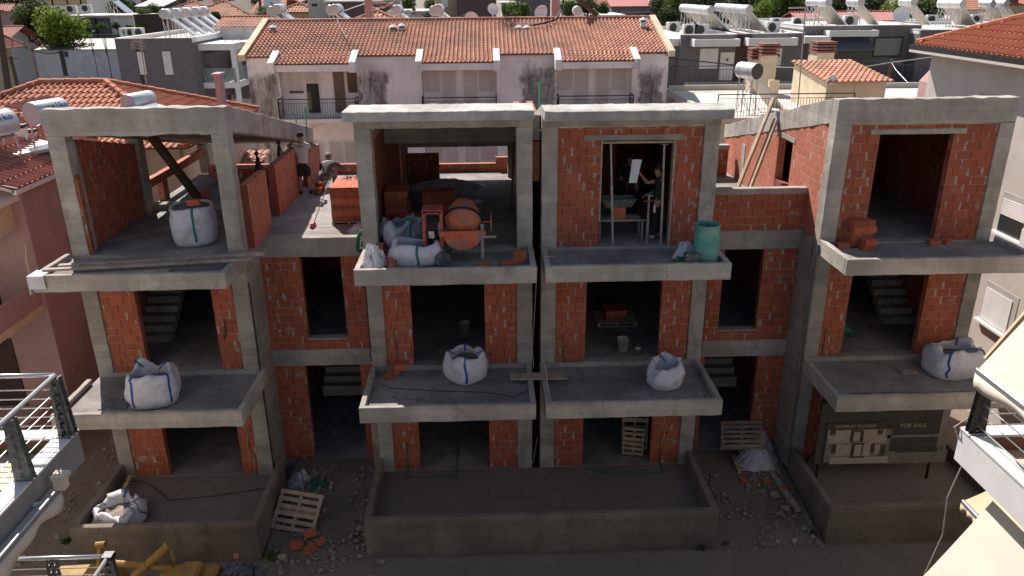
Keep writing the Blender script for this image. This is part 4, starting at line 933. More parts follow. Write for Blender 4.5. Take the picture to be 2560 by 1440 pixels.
# grey modern terrace, right
GR = thing('modern_house', 'row of grey modern flats with white canopies and solar heaters on flat roofs at right', 'house', (24, 44, -.6)); Y = 38.
def block(px0, px1, pyt, y, mat, d=12, cap='whitetrim'):
    x0, x1, z = aty(px0, pyt, y).x, aty(px1, pyt, y).x, aty(px0, pyt, y).z
    MB().box(x0, x1, y, y+d, -.7, z-.3).build('wall', mat, GR)
    for b in ((x0, x1, y, y+.2), (x0, x0+.2, y+.2, y+d), (x1-.2, x1, y+.2, y+d), (x0, x1, y+d, y+d+.2)): MB().box(b[0], b[1], b[2], b[3], z-.299, z-.05).build('parapet', mat if b[3] < y+1 else 'whitetrim', GR); MB().box(b[0]-.02, b[1]+.02, b[2]-.03, b[3]+.02, z-.05, z).build('coping', 'whitetrim', GR)
    MB().box(x0+.2, x1-.2, y+.2, y+d, z-.298, z-.26).build('roof', 'roofscreed', GR); return x0, x1, z
b1 = block(1703, 1843, 86, Y, 'graywall'); b2 = block(1868, 2012, 83, Y, 'graywall'); b3 = block(2012, 2305, 64, 41., 'graywall', 14); b4 = block(2303, 2640, 74, 39.5, 'graywall', 13); b5 = block(2380, 2700, 56, 53, 'graywall', 8)
x0, x1, z0, z1 = wall_rect(1843, 86, 1868, 226, Y); MB().box(x0-.002, x1+.002, Y-.04, Y+12, -.7, z1).build('cladding', 'brownwall', GR)
def canopy(px0, px1, py0, py1, y, d=1.1):
    x0, x1, z0, z1 = wall_rect(px0, py0, px1, py1, y-d); m = MB(); m.box(x0, x1, y-d, y-d+.15, z0, z1); m.box(x0, x0+.15, y-d+.15, y-.002, z0, z1); m.box(x1-.15, x1, y-d+.15, y-.002, z0, z1); m.box(x0+.15, x1-.15, y-d+.15, y-.002, z0, z0+.1); m.build('canopy', 'whitetrim', GR)
canopy(1737, 1850, 99, 116, Y); canopy(1873, 1994, 96, 114, Y); canopy(2075, 2196, 77, 91, 41.)
# linking white pergola bays
for (px0, px1, py0, py1, y) in ((1640, 1700, 100, 115, 38.4), (2013, 2076, 92, 108, 39.)):
    x0, x1, z0, z1 = wall_rect(px0, py0, px1, py1, y); m = MB(); m.box(x0, x1, y, y+.2, z0, z1); m.box(x0, x1, y+.2, y+1.2, z1-.12, z1-.02)
    for i in range(6): m.box(x0+(x1-x0)*(i+.1)/6, x0+(x1-x0)*(i+.7)/6, y+1.2, y+2.4, z1-.12, z1-.02)
    m.build('pergola', 'whitetrim', GR); MB().box(x0, x1, y+2.5, y+2.7, -.7, z1-.15).build('wall', 'graywall', GR)
    MB().box(x0+.5, x0+.75, y+.05, y+.3, 2.5, z0).build('column', 'whitetrim', GR)
x0, x1, z = b1; MB().box(x0-3.2, x0-.004, 38.6, 50, -.7, z-.6).build('wall', 'graywall', GR); MB().box(x0-3.2, x0-.004, 38.5, 50.2, z-.599, z-.3).build('parapet', 'whitetrim', GR)
for a in ((1753, 124, 1790, 169),): q = wall_rect(*a, Y); shutter_window(GR, q[0], q[1], q[2], q[3], Y, 'shutterw')
for a in ((1802, 131, 1830, 200), (1872, 131, 1889, 200), (1932, 121, 1950, 168)):
    q = wall_rect(*a, Y); d = MB().box(q[0], q[1], Y-.06, Y+.02, q[2], q[3]).build('door', 'whitetrim', GR); MB().box(q[0]+.4, q[0]+.55, Y-.07, Y-.061, q[3]-.55, q[3]-.4).build('peephole', 'acdark', d)
q = wall_rect(2080, 93, 2186, 122, 39.4); m = MB(); m.prism([(q[0], 40.9, q[3]), (q[0], 39.3, q[2]), (q[0], 39.3, q[2]-.1), (q[0], 40.9, q[3]-.1)], (q[1]-q[0], 0, 0)); m.build('awning', 'awngrey', GR)
q = wall_rect(2100, 125, 2180, 165, 40.99); MB().box(*q[:2], 40.97, 41., q[2], q[3]).build('window', 'glass', GR)
q = wall_rect(2189, 96, 2247, 138, 41.); w = MB().box(q[0]-.1, q[1]+.1, 40.93, 41, q[2]-.1, q[3]+.1).build('window', 'darksteel', GR); MB().box(q[0], q[1], 40.91, 40.93, q[2], q[3]).build('pane', MT.setdefault('paneg', glassmat('green glass', (.16, .2, .18), .1)), w)
bz = 4.55; MB().box(b1[0], b2[1], 36.6, Y-.003, bz-.3, bz).build('balcony', 'graywall', GR); MB().box(b1[0]+.1, b2[1], 36.62, 36.65, bz+.002, bz+.95).build('glass', 'clear', GR)
MB().box(b3[0]+.5, b4[1], 37.2, 37.4, 2.5, 5.2).build('fence', 'railblack', GR)
gl = (((1718, 32), (1734, 34), (1751, 37), (1768, 40)), ((1806, 27), (1825, 29), (1842, 32), (1863, 38)))
lab2 = (('back', 'second', 'third', 'front'))
for k, grp in enumerate(gl):
    for i, (px, py) in enumerate(grp):
        y = 47.5-i*1.9; p = aty(px, py, y); z = (b1, b2)[k][2]-.26; put_heater((p.x, y, z), RAD(105), f"{('back', 'second from back', 'third from back', 'front')[i]} solar heater in the {('left', 'right')[k]} bank of four on the right grey flats", 1.08, 'solar heaters on the right grey flats')
for (px, py, y, z, l) in ((2036, 28, 45., b3[2], 'left solar heater of the close pair behind the tall antenna'), (2057, 30, 43.6, b3[2], 'green striped solar heater of the close pair behind the tall antenna'), (2138, 29, 44, b3[2], 'lone solar heater before the dark far wall on the grey flats'), (2268, 30, 45, b3[2]-.05, 'lone solar heater beside a dish before the bushes at right'), (2365, 26, 48, b4[2], 'left solar heater of the pair above the white roof at right'), (2390, 27, 46.5, b4[2], 'right solar heater of the pair above the white roof at right'), (2467, 22, 54, b5[2], 'left solar heater of the far pair near the gabled pink house'), (2500, 24, 54, b5[2], 'right solar heater of the far pair near the gabled pink house')):
    p = aty(px, py, y); put_heater((p.x, y, z-.26), RAD(105), l, 1.12)
for (px, py, y, rz, z, l) in ((1682, 77, 44, .4, b1[2], 'air conditioner with a dark grille beside the left bank of heaters'), (1725, 84, 40, 0., b1[2], 'left air conditioner of two low ones at the front parapet of the grey flats'), (1752, 84, 40, 0., b1[2], 'right air conditioner of two low ones at the front parapet of the grey flats'), (1941, 60, 49, .2, b2[2], 'air conditioner on the roof behind the antenna mast'), (1930, 76, 42, .2, b2[2], 'air conditioner at the right edge of the middle grey roof'), (1995, 59, 50, 0, b2[2], 'plain white air conditioner on the far roof behind the antenna'), (2125, 55, 44, 0., b3[2], 'air conditioner under the lone solar heater at right'), (2330, 46, 55, 0, b5[2], 'left air conditioner beside the white roof edge at far right'), (2400, 50, 55, .1, b5[2], 'air conditioner behind the pair of solar heaters at far right'), (2440, 51, 54.5, 0., b5[2], 'right air conditioner beside the blue wall at far right')):
    p = aty(px, py, y); put_ac((p.x, y, z-.26), rz, l, 1.25)
# flat-roofed house with the white terrace and stair head, just behind the right bays
TH = thing('terrace_house', 'flat roofed cream house with pale terrace, iron railing and tiled stair head', 'house', (15, 19, -.6))
MB().box(9.35, 12.8, 14.9, 24, -.7, 6.3).build('wall', 'render_cream', TH); MB().box(12.8, 30, 14.9, 24, -.7, 6.3).build('wall', 'render_cream', TH)
MB().box(9.25, 30, 14.8, 24.2, 6.3, 6.5).build('terrace', 'roofscreed', TH)
for b in ((9.25, 9.45, 14.8, 24.2, 6.62), (9.45, 30, 24., 24.2, 6.75)): MB().box(*b[:4], 6.5, b[4]).build('kerb', 'render_pale', TH)
railing(TH, [(9.4, 14.95), (15., 14.95)], 6.5, .92); railing(TH, [(9.5, 24.1), (19., 24.1)], 6.75, .95, step=.16); railing(TH, [(19.5, 24.1), (29., 24.1)], 6.75, 1.1, step=.3)
sx, sy0 = aty(2065, 230, 15.6).x, 15.6; ex = aty(2213, 230, 15.6).x; sy1 = 19.4
ze, zb = aty(2065, 207, 15.3).z, aty(2000, 153, 19.6).z
m = MB(); m.prism([(sx, sy0, 6.5), (sx, sy1, 6.5), (sx, sy1, zb-.08), (sx, sy0, ze-.02)], (ex-sx, 0, 0)); m.build('stair_head', 'render_cream', TH)
m = MB(); vv = V((0, sy1+.2-(sy0-.3), zb-ze)); tile_roof(m, (sx-.15, sy0-.3, ze), (1, 0, 0), vv, ex-sx+.3, vv.length, None, .23, .4, h=.075, lift=.05); m.build('roof', 'tilefar', TH, fixn=False)
d_ = MB(); p = aty(2081, 200, 15.3); d_.lathe([(.001, .0), (.2, .02), (.2, .05), (.001, .05)], (0, 0, 0), 16, axis='y'); d_.xf(Matrix.Translation(p)); d_.build('lamp', 'whitetrim', TH)
def chimney(px0, px1, py0, py1, y, label):
    a, b = aty(px0, py0, y), aty(px1, py1, y); w = b.x-a.x; r = thing('chimney', label, 'chimney', ((a.x+b.x)/2, y, 6.5), 'stone coloured chimneys on the terrace house')
    MB().box(a.x, b.x, y, y+w*1.1, 6.5, a.z-.5).build('shaft', 'render_cream', r)
    m = MB()
    for k in range(3): m.box(a.x-.06, b.x+.06, y-.06, y+w*1.1+.06, a.z-.5+k*.15, a.z-.42+k*.15); m.box(a.x+.06, b.x-.06, y+.06, y+w, a.z-.42+k*.15, a.z-.35+k*.15, 1)
    m.prism([(a.x-.06, y-.06, a.z-.05), (b.x+.06, y-.06, a.z-.05), (b.x+.06, y+w*1.1+.06, a.z-.05), (a.x-.06, y+w*1.1+.06, a.z-.05)], (0, 0, .1)); m.build('cap', ['chimneyred', 'acdark'], r)
chimney(1884, 1904, 123, 225, 22.6, 'slim plastered chimney with red clay cap beside a wider one'); chimney(1909, 1934, 112, 230, 22., 'wide plastered chimney partly behind the solar tank'); chimney(2047, 2083, 107, 160, 24.2, 'stout plastered chimney behind the tiled stair head')
MB().box(aty(1925, 200, 21).x, sx, 21., 21.2, 6.5, 7.3).build('low_wall', 'render_cream', TH)
BH = solar_heater('solar_heater', 'tank', 'tankdark', 1.0, .33, 42, 2.0)
BH['label'] = 'solar heater with dark tank end on the pale terrace above the leaning planks'; p = aty(1880, 203, 15.6); at_loc(BH, (p.x, 15.9, 6.5), RAD(115)); BH['used'] = 1
m = MB(); a = V((sx-1.1, 15.6, 6.5)); b = aty(2014, 18, 15.6); m.tube([a, V((b.x, 15.6, b.z))], .025, 6); q = V((b.x, 15.6, b.z)); m.tube([q+V((-.65, 0, .0)), q+V((.5, 0, .04))], .015, 5)
for i in range(14): c = q+V((-.65+.05*i, 0, .0)); m.tube([c+V((0, -.12, -.03)), c+V((0, .12, -.03))], .006, 4)
m.tube([q+V((.05, 0, .0)), q+V((.05, 0, -.14)), q+V((.4, 0, -.14)), q+V((.4, 0, .02))], .012, 5); single(m, 'antenna_mast', 'steel', 'tall thin mast with a comb shaped aerial beside the stair head', 'antenna')
m = MB(); a, b = aty(2313, 240, 12.5), aty(2335, 165, 12.5); w = .28
m.add([(a.x, 12.5, 3), (a.x+.6, 12.5, 3), (a.x+.6, 13.1, 3), (a.x, 13.1, 3), (a.x, 12.5, a.z+.5), (a.x+.6, 12.5, a.z+.5), (a.x+.6, 13.1, a.z+.5), (a.x, 13.1, a.z+.5), (a.x+.3, 12.8, b.z)], [(0, 1, 5, 4), (1, 2, 6, 5), (2, 3, 7, 6), (3, 0, 4, 7), (4, 5, 8), (5, 6, 8), (6, 7, 8), (7, 4, 8)])
single(m, 'gate_pillar', 'pinkpaint', 'pink pointed pillar in front of the pale wall at right', 'pillar')
# hip roof house at left, its heater and chimney
HL = thing('hip_house', 'cream house with orange clay hip roof seen over the left concrete beam', 'house', (-15, 12, -.6))
MB().box(-19.3, -10, 8.5, 15.5, -.7, 6.9).build('wall', 'render_cream', HL)
hip_roof(HL, -20, -9.5, 7.9, 16.1, 6.9, 8.5, 'tilenew', 'x', .22, .38, (1, 1), .1)
a, b = aty(533, 186, 11.6), aty(557, 265, 11.6); c = MB(); c.box(a.x, b.x, 11.6, 12.1, 6.8, a.z-.28, 0)
for x in (a.x, b.x-.1): c.box(x, x+.1, 11.6, 12.1, a.z-.28, a.z-.05)
c.box(a.x+.1, b.x-.1, 11.65, 12.05, a.z-.28, a.z-.05, 1); c.box(a.x-.06, b.x+.06, 11.54, 12.16, a.z-.05, a.z+.03); c.build('chimney', ['pinkpaint', 'acdark'], HL)
m = MB(); p = aty(366, 215, 13.); m.tube([p-V((0, 0, .3)), aty(350, 95, 13.)], .022, 5)
for i in range(7): c = aty(346+.5*i, 101+3.6*i, 13); m.tube([c+V((-.26-.012*i, 0, 0)), c+V((.18+.012*i, 0, .03))], .006, 4)
single(m, 'antenna_mast', 'steel', 'mast with a ladder shaped aerial on the orange hip roof', 'antenna')
def big_tank(px, py, y, r, L, rz, label, word=None, panel=True, py_base=None):
    p = aty(px, py, y); root = thing('solar_heater', label, 'solar heater', (p.x, p.y, p.z-r-.3))
    t = MB(); t.lathe([(r*.96, -L/2), (r, -L/2+.03), (r, L/2-.03), (r*.96, L/2)], (0, 0, 0), 32, axis='x'); e = MB()
    e3 = MB(); e.lathe([(.001, -(L/2+.02)), (r*.8, -(L/2+.018)), (r*.97, -L/2)], (0, 0, 0), 32, axis='x'); e3.lathe([(.001, (L/2+.02)), (r*.8, (L/2+.018)), (r*.97, L/2)], (0, 0, 0), 32, axis='x')
    mt = Matrix.Translation(p) @ Matrix.Rotation(rz, 4, 'Z'); t.xf(mt); e.xf(mt); e3.xf(mt)
    o = t.build('tank', 'tank', root, smooth=False); e.build('end_cap', 'tankend', o); e3.build('end_cap', 'tankend', o)
    for pl in o.data.polygons: pl.use_smooth = True
    f = MB()
    for sx in (-.4, .4):
        for sy in (-.2, .2): f.beam(mt @ V((sx*L, sy, -r*.6)), mt @ V((sx*L, sy*1.5, -r-.55)), .04, .04); f.beam(mt @ V((-.4*L, sy, -r*.9)), mt @ V((.4*L, sy, -r*.9)), .03, .03); f.beam(mt @ V((sx*L, -.2, -r*.9)), mt @ V((sx*L, .2, -r*.9)), .03, .03)
    f.build('frame', 'galv', root)
    if word:
        for k, ch in enumerate(word):   # lettering wrapped round the jacket, one line
            ang = RAD(32); mtx = mt @ Matrix.Translation(V(((k-(len(word)-1)/2)*.15+.12, -math.cos(ang)*(r+.004), math.sin(ang)*(r+.004)))) @ Matrix.Rotation(RAD(90)-ang, 4, 'X')
            text(ch, .26, 'lettering', 'bluep', o, mtx)
    return root, mt
t1, mt = big_tank(-28, 314, 4.6, .37, 1.3, RAD(70), 'solar tank lettered selko at the left edge on the pink house', 'selko')
c = MB(); c.beam(atx(-60, 345, -15.2), atx(96, 380, -12.7), 1.7, .09, (0, 0, 1)); ob = c.build('collector', 'alu', t1)
t2, mt = big_tank(118, 279, 6.6, .34, 1.1, RAD(72), 'solar tank lettered selko partly hidden by the concrete beam corner', 'selko')
t3, mt = big_tank(348, 253, 10.4, .3, 1.15, RAD(75), 'small solar tank on the orange hip roof above the concrete beam')
c = MB(); c.beam(aty(352, 264, 10.2), aty(390, 276, 9.4), 1., .08); c.build('collector', 'collector', t3)
# red roofed shed and low stained wall seen between bay A and the workers
m = MB(); a0, a1 = aty(598, 376, 15.5), aty(652, 374, 15.5); zr = a0.z; vv = V((0, -2.6, -.75))
tile_roof(m, (a0.x-1.2, 12.9, zr-.75), (1, 0, 0), (0, 2.6, .75), a1.x-a0.x+1.6, 2.7, None, .24, .4); rs = thing('shed', 'low red tiled shed seen past the tripods on the top floor', 'shed', (-8, 14, -.6)); m.build('roof', 'tilered', rs, fixn=False); MB().box(a0.x-1.1, a1.x+.3, 13.1, 16, -.7, zr-.7).build('wall', 'render_pink', rs)
MB().box(a0.x-5., a0.x-1.2, 14.5, 14.7, -.7, zr+.05).build('wall', 'render_pink', rs)
# ---------------------------------------------------------------- trees
MT['leafd'] = leafmat('dark foliage', (.022, .042, .014), (.04, .065, .02), (.07, .095, .025))
MT['leafm'] = leafmat('green foliage', (.05, .095, .02), (.085, .135, .028), (.14, .18, .04))
MT['leafy'] = leafmat('yellow green foliage', (.13, .20, .025), (.19, .26, .035), (.26, .30, .06))
MT['leafo'] = leafmat('olive foliage', (.07, .09, .055), (.10, .125, .07), (.14, .16, .09))
MT['bark'] = M('bark', (.09, .065, .045), .9, .3, 6, .5, 20)
def crown_mesh(m, c, R_, n, leaf=.3, blobs=7, seed=1, flat=.8):
    rg = random.Random(seed); c = V(c); bl = []
    for k in range(blobs):
        d = V((rg.gauss(0, 1), rg.gauss(0, 1), rg.gauss(0, .8))).normalized()*R_*rg.uniform(.3, .72); d.z *= flat; bl.append((c+d, R_*rg.uniform(.32, .58)))
    bl.append((c, R_*.6))
    for i in range(n):
        b, r = bl[i % len(bl)]; d = V((rg.gauss(0, 1), rg.gauss(0, 1), rg.gauss(0, 1))).normalized(); p = b+d*r*(rg.random()**.35)*V((1, 1, flat)).length/1.6
        a = (d+V((rg.gauss(0, .7), rg.gauss(0, .7), rg.gauss(0, .7)))).normalized(); u = a.orthogonal().normalized(); w = a.cross(u); t = rg.random()*6.28; u, w = u*math.cos(t)+w*math.sin(t), w*math.cos(t)-u*math.sin(t); s = leaf*rg.uniform(.5, 1.15)
        m.add([p-u*s*.5, p+w*s*.28+a*s*.08, p+u*s*.5, p-w*s*.28+a*s*.08], [(0, 1, 2, 3)])
def tree(px, py, y, rpx, mat, label, name='tree', n=1500, leaf=None, seed=None, group=None, trunk=True):
    p = aty(px, py, y); sc = (CAM-p).length/CAM_F; r = rpx*sc; seed = seed or int(px*7+py)
    t = thing(name, label, 'bush' if 'bush' in name else 'tree', (p.x, y, -.6), group)
    m = MB(); crown_mesh(m, p, r, n, leaf or max(.22, r*.17), 8, seed); m.build('crown', mat, t, fixn=False)
    if p.z-r*.5 > .2:
        tr = MB(); base = V((p.x, y, -.7)); tr.tube([base, base.lerp(p, .55)+V((r*.06, 0, 0)), p], [r*.11, r*.075, r*.03], 7)
        for k in range(4):
            a = k*1.7+seed; q = p+V((math.cos(a)*r*.5, math.sin(a)*r*.5, r*.25)); tr.tube([base.lerp(p, .6), base.lerp(q, .85), q], [r*.05, r*.03, r*.012], 5)
        tr.build('trunk', 'bark', t)
    return t
TR = [(105, 50, 92, 40, 'leafd', 'dark round tree between the red roofs and the corrugated shed'), (160, 72, 88, 42, 'leafy', 'bright yellow green tree above the corrugated shed roof'), (22, 16, 105, 34, 'leafd', 'dark spreading tree at the top left corner behind red roofs'), (75, 22, 108, 30, 'leafo', 'grey green tree below the tan building at top left'), (52, 36, 90, 16, 'leafm', 'small leafy tree between two red roofs at left'),
    (300, 10, 120, 26, 'leafd', 'dark tree right of the tan building at top left'), (330, 28, 118, 18, 'leafd', 'dark bushy tree beside the grey sheet roof'), (395, 26, 105, 17, 'leafd', 'round tree in front of the grey sheet roof'), (362, 32, 100, 14, 'leafm', 'low pale green tree between two dark ones at upper left'),
    (575, 6, 105, 40, 'leafo', 'wide olive tree behind the hipped tile roofs'), (625, 10, 100, 24, 'leafd', 'dark tree at the right end of the hipped tile roofs'), (668, 44, 52, 28, 'leafo', 'grey green tree rising behind the left end of the row house ridge'), (670, 4, 100, 30, 'leafd', 'dark tree behind the thin pole left of centre'), (745, 8, 95, 20, 'leafd', 'dark tree behind the dish aerial left of centre'),
    (540, 40, 58, 10, 'leafm', 'small round green shrub before the hipped tile roof'), (1015, 8, 85, 26, 'leafm', 'ragged green tree over the pergola near the centre'), (1075, 12, 82, 18, 'leafm', 'small tree left of the tan house near the centre'), (1082, 38, 56, 20, 'leafd', 'dark round tree beside the solar tanks behind the ridge'), (1160, 46, 50, 10, 'leafo', 'low olive bush before the mauve wall'),
    (1300, 28, 60, 26, 'leafm', 'leafy green tree left of the pink chimney behind the ridge'), (1270, 30, 66, 16, 'leafy', 'light green tree right of the mauve wall'), (1425, 26, 58, 26, 'leafm', 'green tree right of the pink chimney behind the ridge'), (1462, 14, 64, 24, 'leafd', 'dark tree behind the leaning timber beams'), (1505, 22, 70, 15, 'leafd', 'small dark tree before the far tile roof at centre right'),
    (1672, 36, 60, 22, 'leafd', 'dark tree behind the left bank of solar tanks'), (1700, 14, 66, 30, 'leafm', 'green tree above the left bank of solar tanks'), (1760, 12, 64, 36, 'leafd', 'tall dark tree between the two banks of solar tanks'), (1815, 30, 62, 30, 'leafd', 'dark tree right behind the second bank of solar tanks'), (1850, 10, 70, 34, 'leafd', 'deep green tree above the right bank of solar tanks'), (1902, 28, 60, 27, 'leafy', 'bright green tree right of the right bank of solar tanks'),
    (1960, 14, 66, 36, 'leafm', 'green tree behind the tall comb shaped aerial'), (2030, 12, 68, 38, 'leafd', 'big dark tree behind the close pair of solar tanks'), (2095, 16, 70, 30, 'leafd', 'dark tree left of the lone solar tank at right'), (2238, 20, 66, 32, 'leafy', 'sunny yellow green tree left of the dish at right'), (2292, 18, 70, 30, 'leafm', 'green tree behind the lone tank with the dish at right'), (2335, 24, 68, 24, 'leafo', 'olive tree left of the pair of tanks at far right'), (2180, 4, 80, 26, 'leafo', 'olive tree over the dark far wall at right')]
TR += [(1665+i*58, 12+(i*37) % 14, 74+(i % 3)*4, 33, 'leafd', l) for i, l in enumerate(('dark tree at the left end of the tree line over the grey flats', 'second dark tree of the line over the left tank bank', 'dark tree of the line between the tank banks', 'dark tree of the line behind the right tank bank', 'dark tree of the line right of the right tank bank', 'dark tree of the line behind the comb aerial', 'dark tree of the line above the close tank pair', 'dark tree at the right end of the line before the stained wall'))]
for t in TR: tree(t[0], t[1], t[2], t[3]*1.4, t[4], t[5], n=int(700+t[3]*48), group='trees in the town behind')
for (px, py, r, mt, l) in ((222, 72, 9, 'leafm', 'round potted bush left of the white flat roofed house'), (255, 66, 12, 'leafm', 'bush before the porch of the white flat roofed house'), (290, 64, 11, 'leafd', 'dark bush at the right porch post of the white house'), (325, 72, 9, 'leafd', 'small dark bush right of the white house'), (350, 66, 12, 'leafy', 'orange tipped bush before the brown wall')): tree(px, py, 82, r, mt, l, 'garden_bush', 500)
tree(163, 1352, -2.2, 11, 'leafm', 'small green weed tuft at the left foot of the yard wall', 'weed_bush', 260, .07)

# ---------------------------------------------------------------- town behind
def house(name, label, cat, px0, px1, pyt, y, mat, d=8, roof=None, rm='tilefar', rise=1.6, cap=True, wins=(), over=.4, z=None, axis='x'):
    a, b = aty(px0, pyt, y), aty(px1, pyt, y); zt = z or (a.z+b.z)/2; r = thing(name, label, cat, ((a.x+b.x)/2, y+d/2, -.6))
    MB().box(a.x, b.x, y, y+d, -.7, zt-.02).build('wall', mat, r)
    if roof == 'hip': hip_roof(r, a.x-over, b.x+over, y-over, y+d+over, zt, zt+rise, rm, axis, .3, .5)
    elif roof == 'gable':
        m = MB(); v = V((0, d/2+over, rise)); w = b.x-a.x+2*over
        tile_roof(m, (a.x-over, y-over, zt), (1, 0, 0), v, w, v.length, None, .3, .5); tile_roof(m, (b.x+over, y+d+over, zt), (-1, 0, 0), (0, -d/2-over, rise), w, v.length, None, .3, .5); ridge(m, (a.x-over, y+d/2, zt+rise+.05), (b.x+over, y+d/2, zt+rise+.05)); m.build('roof', rm, r, fixn=False)
        g = MB(); g.prism([(a.x, y, zt-.03), (a.x, y+d, zt-.03), (a.x, y+d/2, zt+rise-.15)], (b.x-a.x, 0, 0)); g.build('gable', mat, r)
    elif roof == 'sheet':
        m = MB(); m.hexa([(a.x-over, y-over, zt-.02), (b.x+over, y-over, zt-.02), (b.x+over, y+d, zt+rise-.06), (a.x-over, y+d, zt+rise-.06), (a.x-over, y-over, zt+.04), (b.x+over, y-over, zt+.04), (b.x+over, y+d, zt+rise), (a.x-over, y+d, zt+rise)]); m.build('roof', rm, r); m = MB(); m.prism([(a.x, y, zt-.03), (a.x, y+d, zt-.03), (a.x, y+d, zt+rise-.1)], (b.x-a.x, 0, 0)); m.build('gable', mat, r)
    else: MB().box(a.x-over, b.x+over, y-over, y+d, zt-.02, zt+.12).build('roof', 'whitecap' if cap else mat, r)
    for (u0, v0, u1, v1, wm) in wins: panel(r, 'window', u0, v0, u1, v1, y, wm)
    return r
WHS = house('warehouse', 'long whitewashed shed with grey corrugated sheet roof', 'shed', 84, 292, 124, 84, 'warehouse', 12, 'sheet', 'asbestos', 1.1, over=.3, wins=((160, 129, 172, 142, 'acdark'), (158, 128, 160, 190, 'acdark')))
house('red_roof_house', 'house with stepped red roofs at the left edge behind the utility pole', 'house', -70, -14, 122, 72, 'render_tan', 3, 'hip', 'tilered', 2.2, over=1.2)
house('red_roof_house', 'white walled house with a gabled red roof left of the shed', 'house', -46, 12, 98, 82, 'whitetrim', 5, 'gable', 'tilered', 1.3, over=1.2)
house('red_roof_house', 'narrow mauve house with a small red roof at the left edge', 'house', -30, 42, 28, 98, 'render_pink', 8, 'gable', 'tilered', .8); house('red_roof_house', 'low house with red roof in front of the dark tree at left', 'house', 50, 80, 56, 95, 'render_pink', 6, 'hip', 'tilered', 1.4)
house('tan_building', 'tan building with dark vertical strips and blank white end wall', 'building', 112, 285, -16, 120, 'whitetrim', 10, cap=False, wins=((80, -20, 219, 14, 'render_tan'), (103, -20, 106, 14, 'acdark'), (128, -20, 131, 14, 'acdark'), (145, -20, 152, 14, 'acdark'), (165, -20, 168, 14, 'acdark'), (199, -20, 202, 14, 'acdark')))
house('flat_roof_house', 'white flat roofed house with a shaded porch behind garden bushes', 'house', 175, 330, 40, 96, 'render_white2', 9, over=.8, wins=((205, 45, 282, 85, 'graywall'), (240, 45, 244, 85, 'whitetrim'), (278, 45, 281, 85, 'whitetrim')))  # first panel is no window: grey colour paints the porch's shade
p = aty(272, 10, 98); put_heater((p.x, 99, aty(272, 36, 98).z), RAD(78), 'solar heater on the white flat roofed house at upper left', 1.5)
p = aty(182, 34, 97); put_ac((p.x, 97, p.z), 0, 'air conditioner at the left end of the white flat roof', 1.6); p = aty(219, 32, 97); put_ac((p.x, 97, p.z), 0, 'air conditioner in the middle of the white flat roof', 1.6)
house('boundary_wall', 'long brown rendered wall behind the left solar heaters', 'wall', 334, 410, 38, 82, 'brownwall', .4, cap=False, over=.05); house('sheet_roof_house', 'low building with grey sheet roof among dark trees', 'house', 345, 405, 16, 112, 'acdark', 8, 'sheet', 'asbestos', 1.2)
house('far_building', 'grey brown flat building along the top edge at left', 'building', 330, 482, -14, 135, 'brownwall', 8, cap=False, wins=((425, 5, 470, 14, 'acdark'),)); house('far_building', 'blue grey rendered building above the hipped tile roofs', 'building', 484, 545, -20, 120, 'slabgrey', 8, cap=False, wins=((500, -5, 520, 12, 'acdark'),))
house('tile_roof_house', 'left one of two hipped tile roofs above the grey modern house', 'house', 412, 530, 32, 84, 'render_pink', 9, 'hip', 'tilefar', 2.0); house('tile_roof_house', 'right hipped tile roof with pale ridge above the grey modern house', 'house', 470, 620, 42, 76, 'render_pink', 11, 'hip', 'tilefar', 2.5, over=.8)
house('tile_roof_house', 'low tiled house just left of the row house gable', 'house', 548, 690, 66, 47, 'render_white2', 5, 'gable', 'tile', .6); house('tile_roof_house', 'tiled house with solar panel and dish left of the mauve house', 'house', 636, 722, 32, 66, 'render_white2', 9, 'gable', 'tilefar', 1.3); house('tile_roof_house', 'orange walled house with hipped roof left of the mauve house', 'house', 702, 786, 30, 64, 'render_tan', 8, 'hip', 'tilefar', 1.7)
house('mauve_house', 'mauve house with wide white flat roof left of the centre', 'house', 826, 968, 4, 58, 'purplewall', 9, over=.5); house('white_house', 'pale house with a dark window beside the mauve house', 'house', 768, 826, -8, 62, 'render_pale', 8, cap=False, wins=((779, 9, 793, 16, 'acdark'),)); house('white_house', 'narrow pale end wall right of the mauve house', 'house', 969, 988, 2, 57.5, 'render_pale', 6, cap=False)
house('tile_roof_house', 'small tiled roof at the foot of the pink chimney', 'house', 905, 975, 48, 40, 'render_pink', 4, 'hip', 'tile', .9); house('white_house', 'white house with a roof terrace pergola near the centre', 'house', 990, 1062, 30, 62, 'render_pale', 7, wins=((1030, 22, 1040, 34, 'acdark'), (1015, 24, 1028, 40, 'whitetrim')))
house('tan_building', 'tan building with a white shutter beside the mauve clad wall', 'building', 1085, 1141, -20, 70, 'render_tan', 9, cap=False, wins=((1103, -14, 1121, 18, 'shutterw'),)); house('mauve_house', 'tall windowless mauve clad house near the centre', 'house', 1141, 1240, -22, 66, 'purplewall', 9, cap=False)
house('far_building', 'grey building with a dark doorway left of the pink chimney', 'building', 1292, 1376, -20, 74, 'graywall', 8, cap=False, wins=((1352, 15, 1368, 45, 'acdark'),)); house('white_house', 'white balcony house beyond the pink chimney', 'house', 1255, 1290, 8, 80, 'whitetrim', 6, cap=False, wins=((1260, 12, 1276, 24, 'shutter'),))
house('tile_roof_house', 'tiled house behind the timber beams at centre right', 'house', 1488, 1532, 18, 100, 'render_pale', 8, 'gable', 'tilefar', 2.4); house('red_roof_house', 'grey walled house with a broad red sheet roof at centre right', 'house', 1532, 1622, 16, 96, 'graywall', 10, 'sheet', 'redsheet', 2.2)
